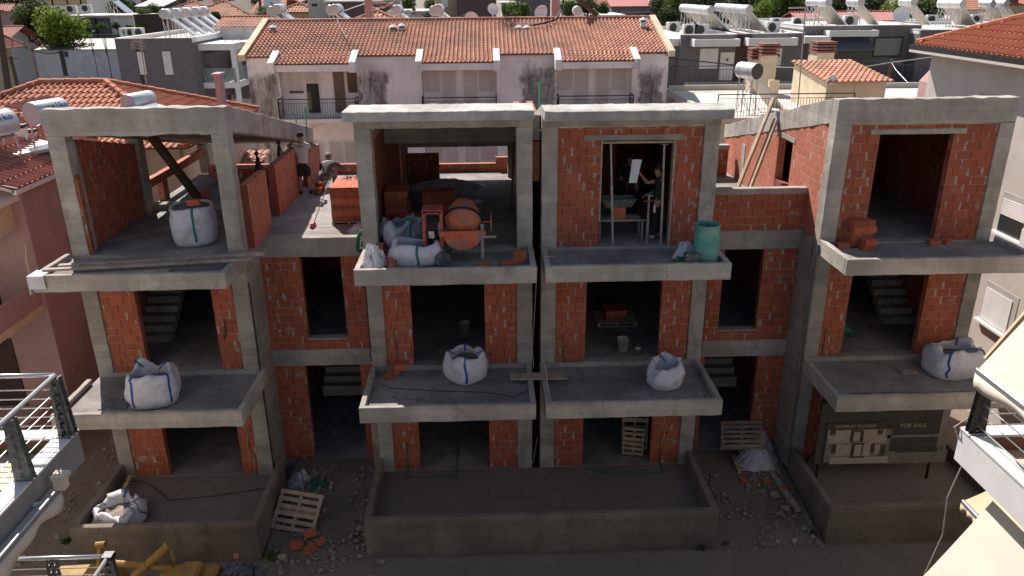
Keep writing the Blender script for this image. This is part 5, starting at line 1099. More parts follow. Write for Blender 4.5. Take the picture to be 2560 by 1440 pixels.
house('flat_roof_house', 'low building with a bright white flat roof behind the ridge', 'house', 1462, 1556, 40, 66, 'render_white2', 7, over=.3); house('boundary_wall', 'grey rendered wall beyond the right end of the row house', 'wall', 1556, 1668, 33, 76, 'graywall', .4, cap=False, over=.05); house('far_building', 'brown flat roofed building right of the red sheet roof', 'building', 1625, 1690, 13, 110, 'brownwall', 8, wins=((1640, 22, 1680, 27, 'acdark'),)); house('far_building', 'white topped building above the brown flat roof', 'building', 1618, 1680, 4, 140, 'slabgrey', 8)
house('red_roof_house', 'long low red tiled roof behind the grey flats at right', 'house', 2005, 2245, 52, 60, 'render_pink', 5, 'gable', 'redsheet', .7); house('far_building', 'dark stained grey building behind the lone solar tank', 'building', 2128, 2216, -14, 84, 'graywall', 8, cap=False, wins=((2152, 4, 2172, 18, 'acdark'), (2190, 2, 2205, 16, 'acdark')))
house('gabled_house', 'pale pink gabled house between the tank pairs at far right', 'house', 2392, 2452, 24, 82, 'render_white2', 8, 'gable', 'tilefar', 2.2); house('gabled_house', 'pink house with tiled roof behind the far pair of tanks', 'house', 2440, 2530, -2, 92, 'render_pink', 9, 'gable', 'tilered', 2); house('tile_roof_house', 'brick red rendered house at the top right corner', 'house', 2522, 2640, 10, 80, 'render_tan', 9, 'hip', 'tilenew', 1.4, wins=((2524, -8, 2545, 8, 'chimneyred'),))
house('far_building', 'pale yellow building among the trees at right', 'building', 1880, 1930, -16, 110, 'render_tan', 8, cap=False); house('flat_roof_house', 'roof terrace block whose top carries tanks behind the ridge', 'house', 720, 1560, 70, 31.5, 'render_white2', 4, over=.1, z=8.2)
for (px, py, l) in ((689, 27, 'left tank heater of the pair beside the dish behind the ridge'), (702, 22, 'right tank heater of the pair beside the dish behind the ridge'), (836, 24, 'front heater of the pair before the mauve wall'), (846, 22, 'rear heater of the pair before the mauve wall'), (998, 24, 'heater before the pale end wall behind the ridge'), (1091, 26, 'front heater of the pair beside the dark round tree'), (1101, 22, 'rear heater of the pair beside the dark round tree'), (1447, 27, 'heater with a bare round end before the green tree')):
    y = 33.; p = aty(px, py, y); put_heater((p.x, y, p.z-1.58), RAD(86), l, 1.0, 'solar heaters behind the row house ridge')
def dish(px, py, y, r, rz, label):
    p = aty(px, py, y); t = thing('satellite_dish', label, 'satellite dish', (p.x, y, p.z-1.4), 'satellite dishes behind the ridge'); m = MB(); m.lathe([(.001, 0), (r*.5, -.03), (r, -.12), (r, -.13), (r*.5, -.045), (.001, -.015)], (0, 0, 0), 20, axis='y'); m.xf(Matrix.Translation(p) @ Matrix.Rotation(rz, 4, 'Z') @ Matrix.Rotation(RAD(-25), 4, 'X')); m.build('reflector', 'whitetrim', t)
    m = MB(); m.tube([p+V((0, .1, -1.4)), p+V((0, .1, 0))], .03, 6); m.tube([p+V((0, -.05, -r)), p+V((0, -.5, -.1))], .012, 4); m.build('mast', 'galv', t)
dish(1232, 25, 33, .36, .3, 'tall dish on a mast before the mauve clad wall'); dish(1355, 32, 31, .42, -.5, 'big white dish left of the pink chimney'); dish(681, 10, 58, .8, .5, 'grey dish above the tank pair at left behind the ridge'); dish(2252, 38, 44, .6, -.3, 'grey dish behind the lone tank on the right grey flats'); dish(1178, 48, 30, .4, .2, 'half hidden dish just above the tile ridge')

# poles, wires and the parked car
def pole(px0, py0, px1, py1, y, r, label, wires=()):
    a, b = aty(px0, py0, y), aty(px1, py1, y); t = thing('utility_pole', label, 'utility pole', (a.x, y, -.6), 'utility poles'); MB().tube([(a.x, y, -.7), b], [r*1.2, r], 8).build('shaft', 'pole', t); m = MB(); m.beam(b-V((.6, 0, .25)), b+V((.6, 0, -.25)), .1, .1); m.build('crossarm', 'pole', t)
pole(20, 250, -8, 20, 66, .28, 'thick leaning timber pole at the left edge'); pole(50, 240, 26, 140, 64, .16, 'short dark pole beside the parked car'); pole(653, 60, 648, -10, 60, .13, 'thin dark pole left of the row house ridge'); pole(1642, 60, 1640, 4, 80, .16, 'dark pole beyond the right gable of the row house'); pole(2222, 200, 2230, 148, 30, .11, 'dark pole with stay wires before the grey flats'); pole(86, 90, 62, -10, 118, .12, 'far slim pole above the red roofs at left')
def wire(pts, y0, y1, label, r=.018, mat='blackcable'):
    n = len(pts); m = MB(); m.tube([aty(p[0], p[1], y0+(y1-y0)*i/(n-1)) for i, p in enumerate(pts)], r, 4); single(m, 'overhead_wire', mat, label, 'wire', 'overhead wires')
wire([(-10, 72), (20, 95), (45, 112), (70, 121)], 66, 84, 'dark wire running from the left pole to the corrugated shed', .05); wire([(80, 126), (115, 134), (140, 133), (157, 127)], 83, 83.5, 'sagging wire on the whitewashed shed wall', .05)
wire([(1668, 144), (1740, 152), (1820, 161), (1890, 166)], 25, 24, 'dark wire crossing before the grey flats at the row house corner', .03); wire([(1935, 168), (2080, 172), (2165, 167), (2225, 157), (2335, 143)], 27, 14, 'dark wire from the flats to the pale house at right', .03)
wire([(2228, 155), (2240, 175), (2270, 207)], 30, 25, 'pale stay wire beside the dark pole at right', .02, 'galv'); wire([(852, 30), (880, 20), (912, 9)], 33, 28.5, 'pale wire from the tank to the pink chimney', .02, 'galv'); wire([(930, 9), (960, 15), (990, 20)], 28, 33, 'dark wire from the pink chimney to the white tank', .02)
def car(px, py, z, L, rz, label):
    p = atz(px, py, z); t = thing('parked_car', label, 'car', (0, 0, 0)); W_ = 1.85
    prof = [(-.5, .3), (-.5, .72), (-.44, .82), (-.24, .92), (-.12, 1.42), (.0, 1.52), (.34, 1.5), (.46, 1.05), (.5, .95), (.5, .3)]
    m = MB(); m.prism([(x*L, -W_/2, zz) for x, zz in prof], (0, W_, 0)); m.build('body', 'carpaint', t, bevel=.06)
    g = MB(); g.prism([(x*L, -W_/2-.006, zz) for x, zz in ((-.2, .95), (-.1, 1.38), (.0, 1.45), (.32, 1.42), (.42, 1.05), (.42, .95))], (0, W_+.012, 0)); g.build('window', 'glass', t)
    for sx in (-.31, .31):
        for sy in (-1, 1):
            w = MB(); w.lathe([(.001, sy*.02), (.2, sy*.02), (.33, sy*.0), (.33, -sy*.2), (.001, -sy*.2)], (sx*L, sy*W_/2, .33), 20, axis='y'); wo = w.build('wheel', 'rubber', t); h = MB(); h.lathe([(.001, sy*.03), (.19, sy*.025)], (sx*L, sy*W_/2, .33), 14, axis='y'); h.build('rim', 'alu', wo)
    for sy in (-.3, .3): h = MB(); h.box(-.503*L, -.49*L, sy*W_-.22, sy*W_+.22, .62, .76); h.build('headlight', 'tankw', t)
    k = MB()
    for sy in (-.6, .6): k.beam((-.05*L, sy, 1.62), (.36*L, sy, 1.6), .05, .05)
    for i in range(5): k.beam((-.03*L+i*.1*L, -.6, 1.6), (-.03*L+i*.1*L, .6, 1.6), .05, .04)
    k.build('roof_rack', 'galv', t); t.location = p; t.rotation_euler = (0, 0, rz); return t
MT['carpaint'] = glassmat('black car paint', (.02, .022, .03), .15)
car(97, 228, -.55, 4.9, RAD(8), 'black estate car with a silver roof rack on the pale street at left'); car(-14, 226, -.55, 4.5, RAD(8), 'dark car cut by the left edge of the street')
# ---------------------------------------------------------------- building-site things
def nz3(p, s, k): return noise.noise_vector(V(p)*s+V((k, k*1.7, -k)))
MT['baggrey'] = M('dusty sack', (.30, .31, .36), .65, .2, 5, .35, 160, dirt=(.2, .19, .2), dscale=3, dth=.55)
def bulk_bag(label, loc, w, h, rz=0., slump=.12, strap='strapb', fill=.72, seed=1, crump=.035, name='bulk_bag', lean=(0, 0), straps=(0, 1, 2, 3), group='white bulk bags on the balconies', fillmat='sand', squash=1., mouth=.84, bagmat='bag'):
    t = thing(name, label, 'bulk bag', (0, 0, 0), group); n = 44; m = MB(); lv = [(0, .8), (.03, .95), (.14, 1.03), (.3, 1.08), (.5, 1.1), (.68, 1.08), (.84, 1.0), (.95, mouth+.1), (1., mouth), (.96, mouth-.06), (.84, mouth-.07), (fill-.04, mouth-.05)]
    vs = []; fs = []
    def rim(a): return 1+slump*(noise.noise(V((math.cos(a)*1.3, math.sin(a)*1.3, seed)))*1.0)+slump*.07*math.cos(4*(a-.78))
    for i, (z, r) in enumerate(lv):
        for k in range(n):
            a = 2*math.pi*k/n; c, s = math.cos(a), math.sin(a); se = (abs(c)**3.2+abs(s)**3.2)**(-1/3.2)
            p = V((c*se*r*w/2, s*se*r*w/2*squash, 0)); f = 1+(rim(a)-1)*max(0, min(1, (z-.25)/.75)) if i < 11 else 1
            p.z = h*z*f; d = nz3(p, 2.6/w, seed)*crump*w*min(1, z*4+.1)*1.6+nz3(p, 8/w, seed+3)*crump*w*1.1*min(1, z*4)
            p += V((d.x, d.y, d.z*.6)); p += V((lean[0], lean[1], 0))*(z**1.5)*h; vs.append(p)
        if i:
            for k in range(n): fs.append(((i-1)*n+k, (i-1)*n+(k+1) % n, i*n+(k+1) % n, i*n+k))
    fs.append(tuple(range(n))[::-1]); m.add(vs, fs); m.build('bag', bagmat, t, smooth=True)
    f = MB(); fv = [V((lean[0], lean[1], 0))*(fill**1.5)*h+V((0, 0, h*fill+.05*w))]; ff = []
    for j, rr in enumerate((mouth*.35, mouth*.7, mouth-.06)):
        for k in range(16):
            a = 2*math.pi*k/16; c, s = math.cos(a), math.sin(a); se = (abs(c)**3.2+abs(s)**3.2)**(-1/3.2); p = V((c*se*rr*w/2, s*se*rr*w/2*squash, h*fill))+V((lean[0], lean[1], 0))*(fill**1.5)*h
            p.z += nz3(p, 6, seed).z*.06+.02*(1-rr); fv.append(p)
            b = 1+16*j
            if j == 0: ff.append((0, b+k, b+(k+1) % 16))
            else: ff.append((b-16+k, b+k, b+(k+1) % 16, b-16+(k+1) % 16))
    f.add(fv, ff); f.build('fill', fillmat, t)
    for q in straps:
        a = math.pi/4+q*math.pi/2 if strap != 'strapg' else q*math.pi/2; idx = int(round(a/(2*math.pi)*n)) % n
        pts = [vs[i*n+idx]*1.012 for i in (2, 3, 4, 5, 6, 7, 8)]; s = MB()
        tang = V((-math.sin(a), math.cos(a), 0))*.028
        sv = [p+tang*e for p in pts for e in (-1, 1)]; s.add(sv, [(2*i, 2*i+1, 2*i+3, 2*i+2) for i in range(len(pts)-1)])
        e = pts[-1]; lp = [e, e+V((math.cos(a)*.02, math.sin(a)*.02, .03)), e-V((math.cos(a), math.sin(a), 0))*.1*w+V((0, 0, -.04)), e-V((math.cos(a), math.sin(a), 0))*.22*w+V((0, 0, -.12*h))]
        s.add([p+tang*.8*u for p in lp for u in (-1, 1)], [(2*i, 2*i+1, 2*i+3, 2*i+2) for i in range(len(lp)-1)]); o = s.build('strap', strap, t); sm = o.modifiers.new('thick', 'SOLIDIFY'); sm.thickness = .006
    t.location = loc; t.rotation_euler = (0, 0, rz); return t
ZS3, ZS2, ZB3, ZB2 = 5.927, 2.977, 5.862, 2.862
bulk_bag('full white bulk bag with a brick lying on top in the open frame', (-6.98, .95, ZS3), .94, .92, .35, .03, 'strapg', .95, 3, .015, straps=(3,), mouth=.93)
bulk_bag('slumped white bulk bag with green strap in front of the cement mixer', (-1.62, -.66, ZB3), 1.05, .5, .1, .22, 'strapg', .5, 7, .04, straps=(3, 0), squash=.75)
bulk_bag('crumpled open white bulk bag leaning on the column behind the cement mixer', (-2.02, .35, ZS3), .85, .62, .5, .45, 'strapg', .35, 12, .08, straps=(3,), bagmat='baggrey')
bulk_bag('white bulk bag with blue straps on the left balcony above the torn sack', (-7.62, -1.2, ZB2), 1.0, .78, .3, .28, 'strapb', .62, 21, .04)
bulk_bag('white bulk bag with blue straps on the balcony left of the narrow gap', (-.62, -.42, ZB2), .86, .68, .75, .22, 'strapb', .68, 31, .035)
bulk_bag('half empty collapsed white bag with a green tape on the balcony right of the gap', (3.98, -1.02, ZB2), .72, .52, .4, .45, 'strapg', .3, 41, .09, straps=(1,), lean=(.25, .1))
bulk_bag('white bulk bag with blue straps sagging on the far right balcony', (10.95, -.72, ZB2), 1.2, .66, .2, .3, 'strapb', .6, 53, .04, squash=.8)
s = bulk_bag('torn white sack full of rubble in the sunlit corner of the left yard', (-8.72, -1.72, -.02), 1.0, .46, .9, .6, 'strapb', .5, 61, .12, straps=(0, 3), fillmat='rubble', group=None)

# hollow bricks
def brick_mesh(L=.28, D=.168, H=.145):
    m = MB(); nx, nz = 4, 3; t = .016
    # clay shell with real recessed cells on both D x H ends (cells run along x = L)
    w, h = (D-t*(nx+1))/nx, (H-t*(nz+1))/nz
    for sx in (-1, 1):
        x = sx*L/2; xi = sx*(L/2-.05)
        ys = [-D/2]; [ys.extend((-D/2+t*(i+1)+w*i, -D/2+(t+w)*(i+1))) for i in range(nx)]; ys.append(D/2)
        zs = [0]; [zs.extend((t*(i+1)+h*i, (t+h)*(i+1))) for i in range(nz)]; zs.append(H)
        for i in range(len(ys)-1):
            for j in range(len(zs)-1):
                q = [(ys[i], zs[j]), (ys[i+1], zs[j]), (ys[i+1], zs[j+1]), (ys[i], zs[j+1])]
                if i % 2 and j % 2:
                    m.add([(x, *p) for p in q]+[(xi, *p) for p in q], [(0, 1, 5, 4), (1, 2, 6, 5), (2, 3, 7, 6), (3, 0, 4, 7)]); m.add([(xi, *p) for p in q], [(0, 1, 2, 3)], 1)
                else: m.add([(x, *p) for p in q], [(0, 1, 2, 3)])
    b = [(-L/2, -D/2), (L/2, -D/2), (L/2, D/2), (-L/2, D/2)]
    m.add([(*p, 0) for p in b]+[(*p, H) for p in b], [(3, 2, 1, 0), (4, 5, 6, 7), (0, 1, 5, 4), (2, 3, 7, 6)])
    return m
MT['brickhole'] = M('brick cell dark', (.05, .016, .01), .95, .1)
BK = brick_mesh().build('hollow_brick', ['brickface', 'brickhole'], None, loc=(0, 0, 0), fixn=False); bkn = [0]
def put_brick(x, y, z, rz, label, group=None, rx=0., ry=0.):
    o = BK if not bkn[0] else BK.copy()
    if bkn[0]: COL.objects.link(o)
    bkn[0] += 1; o.location = (x, y, z); o.rotation_euler = (rx, ry, rz); tag(o, label, 'brick', group)
    if not group and 'group' in o: del o['group']
    return o
def stack(x0, y0, z0, nx, ny, kinds, label, group, rz=0., L=.285, D=.171, H=.147, hollow=True):
    ca, sa = math.cos(rz), math.sin(rz)
    for k, kd in enumerate(kinds):
        cx, cy = (L, D) if kd == 's' else (D, L); W_ = nx*L; Dp = ny*L; a, b = int(W_/cx+.01), int(Dp/cy+.01)
        for i in range(a):
            for j in range(b):
                if hollow and 0 < i < a-1 and 0 < j < b-1 and k < len(kinds)-1: continue
                x, y = (i+.5)*cx+rnd.uniform(-.004, .004), (j+.5)*cy+rnd.uniform(-.004, .004)
                put_brick(x0+ca*x-sa*y, y0+sa*x+ca*y, z0+k*H, rz+(0 if kd == 's' else math.pi/2)+rnd.uniform(-.012, .012), label, group)
def pallet(label, name='pallet', group=None, L=1.1, W_=.9):
    t = thing(name, label, 'pallet', (0, 0, 0), group)
    for i in range(6): b = MB(); y = -W_/2+.05+i*(W_-.1)/5; b.box(-L/2, L/2, y-.045, y+.045, .1, .122); b.build('top_board', 'pallet', t)
    for i in range(3): b = MB(); x = -L/2+.05+i*(L-.1)/2; b.box(x-.04, x+.04, -W_/2, W_/2, .022, .099); b.build('bearer', 'pallet', t)
    for i in range(3): b = MB(); y = -W_/2+.05+i*(W_-.1)/2; b.box(-L/2, L/2, y-.04, y+.04, 0, .021); b.build('bottom_board', 'pallet', t)
    return t
p = pallet('pallet under the big brick stack on the sunny terrace'); p.location = (-3.55, 2.72, ZS3); p.scale = (.8, 1.3, .7)
stack(-3.98, 2.16, ZS3+.09, 3, 4, 'rsrsrr'.replace('r', 'h'), 'red hollow brick in the big stack beside the workers', 'bricks stacked on the terrace pallet')
m = MB(); 
for i in range(14): a = V((-3.72+rnd.random()*.35, 3.0+rnd.random()*.28, 6.915)); m.tube([a, a+V((rnd.uniform(-.1, .1), rnd.uniform(-.1, .1), .06)), a+V((rnd.uniform(-.2, .2), rnd.uniform(-.1, .1), .01))], .006, 4)
single(m, 'wire_scrap', 'darksteel', 'tangle of dark tie wire lying on the brick stack', 'wire')
put_brick(-6.86, .82, ZS3+.93, .15, 'brick resting on top of the full bulk bag')
put_brick(-2.45, -.25, ZB3, 1.3, 'lower brick of the pair beside the white plastic bag', None); put_brick(-2.47, -.22, ZB3+.147, 1.57, 'upper brick with open cells on the pair beside the white plastic bag'); put_brick(-2.2, -.35, ZB3, 1.4, 'brick lying between the white plastic bag and the slumped bulk bag')
put_brick(.62, -.85, ZB3, .1, 'lower brick of two stacked at the right end of the mixer balcony'); put_brick(.66, -.82, ZB3+.147, .0, 'upper brick of two stacked at the right end of the mixer balcony'); put_brick(.33, -1.12, ZB3, .5, 'brick lying flat left of the stacked pair on the mixer balcony'); put_brick(-.12, -1.2, ZB3, .8, 'brick lying flat at the foot of the mixer leg')
stack(8.3, -.28, ZS3-.005, 2, 2, 'hhsh', 'hollow brick in the small pile before the right doorway', 'bricks piled before the right doorway', .12); put_brick(8.58, -.42, ZB3, .2, 'brick lying in front of the small pile at right'); put_brick(8.62, -.45, ZB3+.147, .05, 'upper brick standing in front of the small pile at right')
put_brick(10.3, -.12, ZB3+.0, .1, 'flat brick at the foot of the right doorway jamb'); put_brick(10.62, -.05, ZB3+.0, .7, 'tilted brick beside the right doorway jamb', ry=.3); put_brick(8.1, -.25, ZB3, 0., 'brick behind the small pile by the right bay column')
put_brick(-2.3, -.25, ZB2, 1.5, 'upright brick of the trio on the balcony left of the gap', ry=1.57); put_brick(-2.45, -.35, ZB2, 1.4, 'brick showing its cells in the trio on the balcony left of the gap'); put_brick(-2.2, -.3, ZB2+.2, .2, 'brick balanced on the trio on the balcony left of the gap')
stack(8.95, 2.6, ZS2, 3, 2, 'hsh', 'brick in the dim heap under the right stair', 'bricks heaped under the right stair', .3); stack(3.1, 2.2, ZS2+.12, 2, 2, 'hs', 'brick on the dark pallet inside the middle right room', 'bricks on the indoor pallet'); p = pallet('dim pallet carrying a few bricks inside the middle right room'); p.location = (3.4, 2.5, ZS2)
stack(-2.6, 2.0, ZS3, 2, 3, 'shshhs', 'brick in the dark stack along the left wall behind the mixer', 'bricks stacked indoors behind the mixer', .02); stack(-1.75, 3.0, ZS3, 3, 2, 'sshh', 'brick in the low indoor stack behind the cement mixer', 'low brick stack behind the mixer', .05)
# orange boxes
bx = MB(); bx.box(-2.35, -1.75, 1.45, 1.85, ZS3, ZS3+.36); o = single(bx, 'carton', MT.setdefault('carton', M('orange carton', (.40, .10, .05), .7, .1)), 'orange printed carton standing behind the crumpled bag', 'box')
text('LYSIS', .13, 'lettering', 'white', o, frame((-2.1, 1.445, ZS3+.2), (1, 0, 0), (0, 0, 1), (0, -1, 0))); l = MB().box(-1.92, -1.78, 1.438, 1.449, ZS3+.12, ZS3+.28); l.build('print', 'paper', o)

# cement mixer
CMX = thing('cement_mixer', 'orange cement mixer with a tilted drum and red motor frame on the balcony', 'cement mixer', (-.7, -.6, ZB3))
dc = aty(1157, 548, -.45)+V((0, 0, -.02)); ax = V((.05, .84, .54)).normalized()
m = MB(); m.lathe([(.001, -.34), (.14, -.33), (.26, -.27), (.35, -.17), (.40, -.05), (.41, .04), (.40, .1), (.30, .34), (.24, .46), (.225, .46), (.28, .34), (.37, .1)], (0, 0, 0), 28); q = ax.to_track_quat('Z', 'Y').to_matrix().to_4x4(); m.xf(Matrix.Translation(dc) @ q); dr = m.build('drum', 'orange', CMX, smooth=True)
m = MB(); m.lathe([(.245, .40), (.262, .415), (.245, .435), (.225, .42)], (0, 0, 0), 28); m.xf(Matrix.Translation(dc) @ q); m.build('rim', 'darksteel', dr)
m = MB(); m.lathe([(.41, -.03), (.435, -.03), (.435, .02), (.41, .02)], (0, 0, 0), 40); m.xf(Matrix.Translation(dc) @ q); m.build('gear_ring', 'darksteel', dr)
m = MB(); yk = dc+V((0, -.16, -.22)); m.box(yk.x-.5, yk.x+.5, yk.y-.3, yk.y-.25, yk.z-.02, yk.z+.1)
prof = [(yk.x+.4*math.cos(a), yk.y-.295, yk.z-.02-.3*math.sin(a)) for a in [math.pi*i/14 for i in range(15)]]; m.prism(prof, (0, .04, 0)); m.build('yoke', 'orange', CMX)
fx0, fx1 = aty(1058, 530, -.7), aty(1106, 620, -.7); m = MB(); y0, y1 = -.75, -.35; x0, x1, z0, z1 = fx0.x, fx1.x, fx1.z, fx0.z
for (a, b) in (((x0, z0), (x0, z1)), ((x1, z0), (x1, z1)), ((x0, z1), (x1, z1)), ((x0, z0), (x1, z0))):
    for y in (y0, y1): m.beam((a[0], y, a[1]), (b[0], y, b[1]), .06, .06, (0, 1, 0))
m.box(x0-.03, x1+.03, y0-.03, y1+.03, z1, z1+.05); m.box(x0-.03, x1+.03, y0-.03, y1+.03, z0-.05, z0); m.build('motor_frame', 'redpaint', CMX)
m = MB(); m.lathe([(.12, -.17), (.13, -.15), (.13, .15), (.1, .17), (.001, .17)], ((x0+x1)/2, (y0+y1)/2, z0+.2), 16, axis='y'); m.build('motor', 'darksteel', CMX); MB().box(x0+.1, x0+.22, y0-.02, y0+.02, z0+.25, z0+.4).build('switch', 'bucketwhite', CMX)
m = MB(); a = V((x1, -.55, z0+.05)); b = aty(1205, 562, -.6); m.beam((x1-.2, -.55, ZB3+.62), (b.x, -.55, ZB3+.55), .06, .06); m.beam((b.x, -.6, ZB3+.02), (b.x, -.6, dc.z-.05), .07, .07); m.beam((b.x, -.6, ZB3+.55), (b.x+.3, -.5, ZB3+.52), .05, .05); m.beam((x1-.05, -.6, ZB3+.2), (x1-.05, -.6, dc.z), .06, .06); m.build('frame', 'steel', CMX)
for yy in (-.98, -.3):
    w = MB(); w.lathe([(.001, -.03), (.1, -.035), (.16, -.05), (.17, -.03), (.17, .03), (.16, .05), (.1, .035), (.001, .03)], (x1+.02, yy, ZB3+.17), 24, axis='y'); w.build('wheel', 'rubber', CMX)
MB().tube([(x1+.02, -1.0, ZB3+.17), (x1+.02, -.28, ZB3+.17)], .018, 6).build('axle', 'steel', CMX)
w = MB(); pts = [(b.x+.2, -.55+.2*math.cos(t*2*math.pi/24), dc.z-.02+.22*math.sin(t*2*math.pi/24)) for t in range(25)]; w.tube(pts, .014, 6)
for t in range(4): w.tube([(b.x+.2, -.55, dc.z-.02), pts[t*6]], .009, 4)
w.tube([(b.x, -.55, dc.z-.02), (b.x+.22, -.55, dc.z-.02)], .02, 6); w.build('hand_wheel', 'redpaint', CMX)

# crumpled bags, films and tarps
def heap(name, label, cat, mat, c, rx, ry, h, seed, n=22, rough=.3, parent=None, freq=3.):
    c = V(c); m = MB(); vs = []; fs = []
    for i in range(n+1):
        for j in range(n+1):
            u, w = 2*i/n-1, 2*j/n-1; r = math.sqrt(u*u+w*w); k = max(0, 1-r**2.2); d = noise.noise(V((u*freq+seed, w*freq, seed*.7))); d2 = 1-abs(noise.noise(V((u*freq*1.7, w*freq*1.7+seed, 3))))*2
            e = 1+.25*noise.noise(V((math.atan2(w, u)*1.2, seed, 0))); vs.append(c+V((u*rx*e, w*ry*e, h*(k*(.6+rough*d+rough*.7*d2)) if k > 0 else -.01)))
            if i and j: a = i*(n+1)+j; fs.append((a-n-2, a-1, a, a-n-1))
    # keep only the round footprint
    keep = []
    for f in fs:
        q = [(2*(v//(n+1))/n-1, 2*(v % (n+1))/n-1) for v in f]
        if min(x*x+y*y for x, y in q) < 1.0: keep.append(f)
    m.add(vs, keep)
    if parent: return m.build(name, mat, parent, smooth=False)
    return single(m, name, mat, label, cat, loc=c)
heap('plastic_bag', 'shiny white plastic bag stuffed at the left end of the mixer balcony', 'plastic bag', 'plastic', (-2.5, -1.0, ZB3), .3, .32, .55, 3, 26, .5, freq=2.2)
heap('cement_bag', 'torn red and white paper bag beside the shiny plastic bag', 'paper bag', MT.setdefault('torn', M('printed paper', (.40, .12, .08), .8, .6, 14, .5, 20, dirt=(.6, .56, .55), dscale=9, dth=.5)), (-2.12, -1.12, ZB3), .2, .18, .24, 8, 18, .7)
heap('film_sheet', 'clear film lying on the terrace edge beside the brick stack', 'plastic film', 'filmgrey', (-3.2, 1.65, ZS3), .34, .3, .2, 5, 22, .6)
g = heap('printed_bag', 'green plastic bag with white lettering hanging at the terrace edge', 'plastic bag', 'greenbag', (-3.02, .98, 5.66), .16, .1, .02, 9)
m = MB(); vs = []; fs = []; NN = 12
for i in range(NN+1):
    for j in range(NN+1):
        u, w = i/NN-.5, j/NN-.5; e = max(0, 1-(2*w)**2)**.5; vs.append(V((-3.05+u*.30*e+.10*w, .96-.12*max(0, 1-4*u*u)*e+.02*noise.noise(V((u*6, w*6, 1))), 5.86+w*.58)))
        if i and j: a = i*(NN+1)+j; fs.append((a-NN-2, a-1, a, a-NN-1))
m.add(vs, fs); bpy.data.objects.remove(g); g = single(m, 'printed_bag', 'greenbag', 'green plastic bag with white lettering hanging at the terrace edge', 'plastic bag', smooth=True); sm = g.modifiers.new('t', 'SOLIDIFY'); sm.thickness = .02
text('KEBE', .15, 'lettering', 'white', g, frame((-3.03, .825, 5.87), (.18, 0, .98), (-.98, 0, .18), (0, -1, 0)))
heap('film_sheet', 'white film bundled behind the brick parapet between the right bays', 'plastic film', 'plastic', (5.75, 4.6, ZS3), .6, .7, .5, 15, 26, .6)
heap('tarpaulin', 'grey green sheet thrown over the brick stack inside the mixer room', 'tarpaulin', 'filmgrey', (-1.2, 4.9, ZS3+.3), 1.1, .6, .22, 19, 24, .5); 
heap('tarpaulin', 'teal green sheet lying at the mouth of the left alley', 'tarpaulin', 'tarp', (-4.5, -.1, -.42), .5, .22, .2, 23, 22, .8); heap('film_sheet', 'dusty grey film beside the green sheet in the left alley', 'plastic film', 'filmgrey', (-5.0, .15, -.42), .38, .42, .3, 29, 22, .6)
heap('film_sheet', 'dim green film lying on the floor under the right stair', 'plastic film', 'tarp', (9.0, 1.35, ZS2), .55, .3, .35, 31, 22, .6)
heap('sack_pile', 'white cloth sacks heaped behind the teal barrel', 'sacks', 'bag', (4.4, -.6, ZB3), .28, .26, .36, 37, 22, .6)
heap('work_gloves', 'dark green gloves and rags on the floor left of the teal barrel', 'gloves', 'conduit', (4.2, -1.02, ZB3), .26, .12, .12, 39, 16, .7)
m = MB(); m.box(4.22, 4.5, -1.3, -1.08, ZB3, ZB3+.28); single(m, 'mortar_tub', 'bucketgrey', 'grey mortar tub at the foot of the teal barrel', 'tub')
# teal barrel
B = thing('barrel', 'open teal plastic barrel at the right end of the balcony', 'barrel', (4.73, -.98, ZB3))
m = MB(); m.lathe([(.001, .01), (.24, .0), (.265, .03), (.275, .2), (.28, .45), (.275, .66), (.255, .8), (.25, .82), (.262, .84), (.262, .87), (.24, .87), (.235, .8), (.25, .6), (.25, .25), (.001, .2)], (4.73, -.98, ZB3), 36); m.build('body', 'teal', B, smooth=True)
m = MB(); m.tube([(4.5, -.98, ZB3+.86), (4.6, -1.0, ZB3+.93), (4.75, -.95, ZB3+.9), (4.78, -.93, ZB3+.6)], .012, 5); m.build('hose', 'conduit', B)
# white pail and small pail, cups
def pail(x, y, z, r, h, label, mat='bucketwhite', name='pail'):
    t = thing(name, label, 'bucket', (x, y, z)); m = MB(); m.lathe([(.001, .006), (r*.84, .0), (r, h*.98), (r*1.05, h*.97), (r*1.05, h), (r*.95, h), (r*.8, .1*h), (.001, .1*h)], (x, y, z), 24); m.build('body', mat, t, smooth=True)
    m = MB(); m.tube([(x-r*1.02, y, z+h*.85), (x-r*.8, y-r*.9, z+h*.5), (x, y-r*1.15, z+h*.35), (x+r*.8, y-r*.9, z+h*.5), (x+r*1.02, y, z+h*.85)], .006, 5); m.build('handle', 'steel', t); return t
pail(3.3, .62, ZS2, .14, .34, 'dirty white pail inside the middle right doorway'); pail(-.7, 1.9, ZS2, .14, .3, 'dim white pail inside the middle left doorway'); pail(-.3, 3.2, ZS3, .15, .3, 'white pail in the dark behind the cement mixer'); pail(-4.98, 5.72, ZS3, .14, .3, 'orange bucket at the feet of the standing worker', 'orange')
pail(-5.0, 5.42, ZS3, .12, .2, 'small orange bucket nearest the camera beside the standing worker', 'orange')
m = MB(); m.lathe([(.04, 0), (.05, .12), (.04, .12), (.035, .02)], (0, 0, 0), 14, axis='x'); m.xf(Matrix.Translation((3.62, .6, ZS2+.05))); single(m, 'plastic_cup', 'bucketwhite', 'white cup lying beside the dirty pail', 'cup')
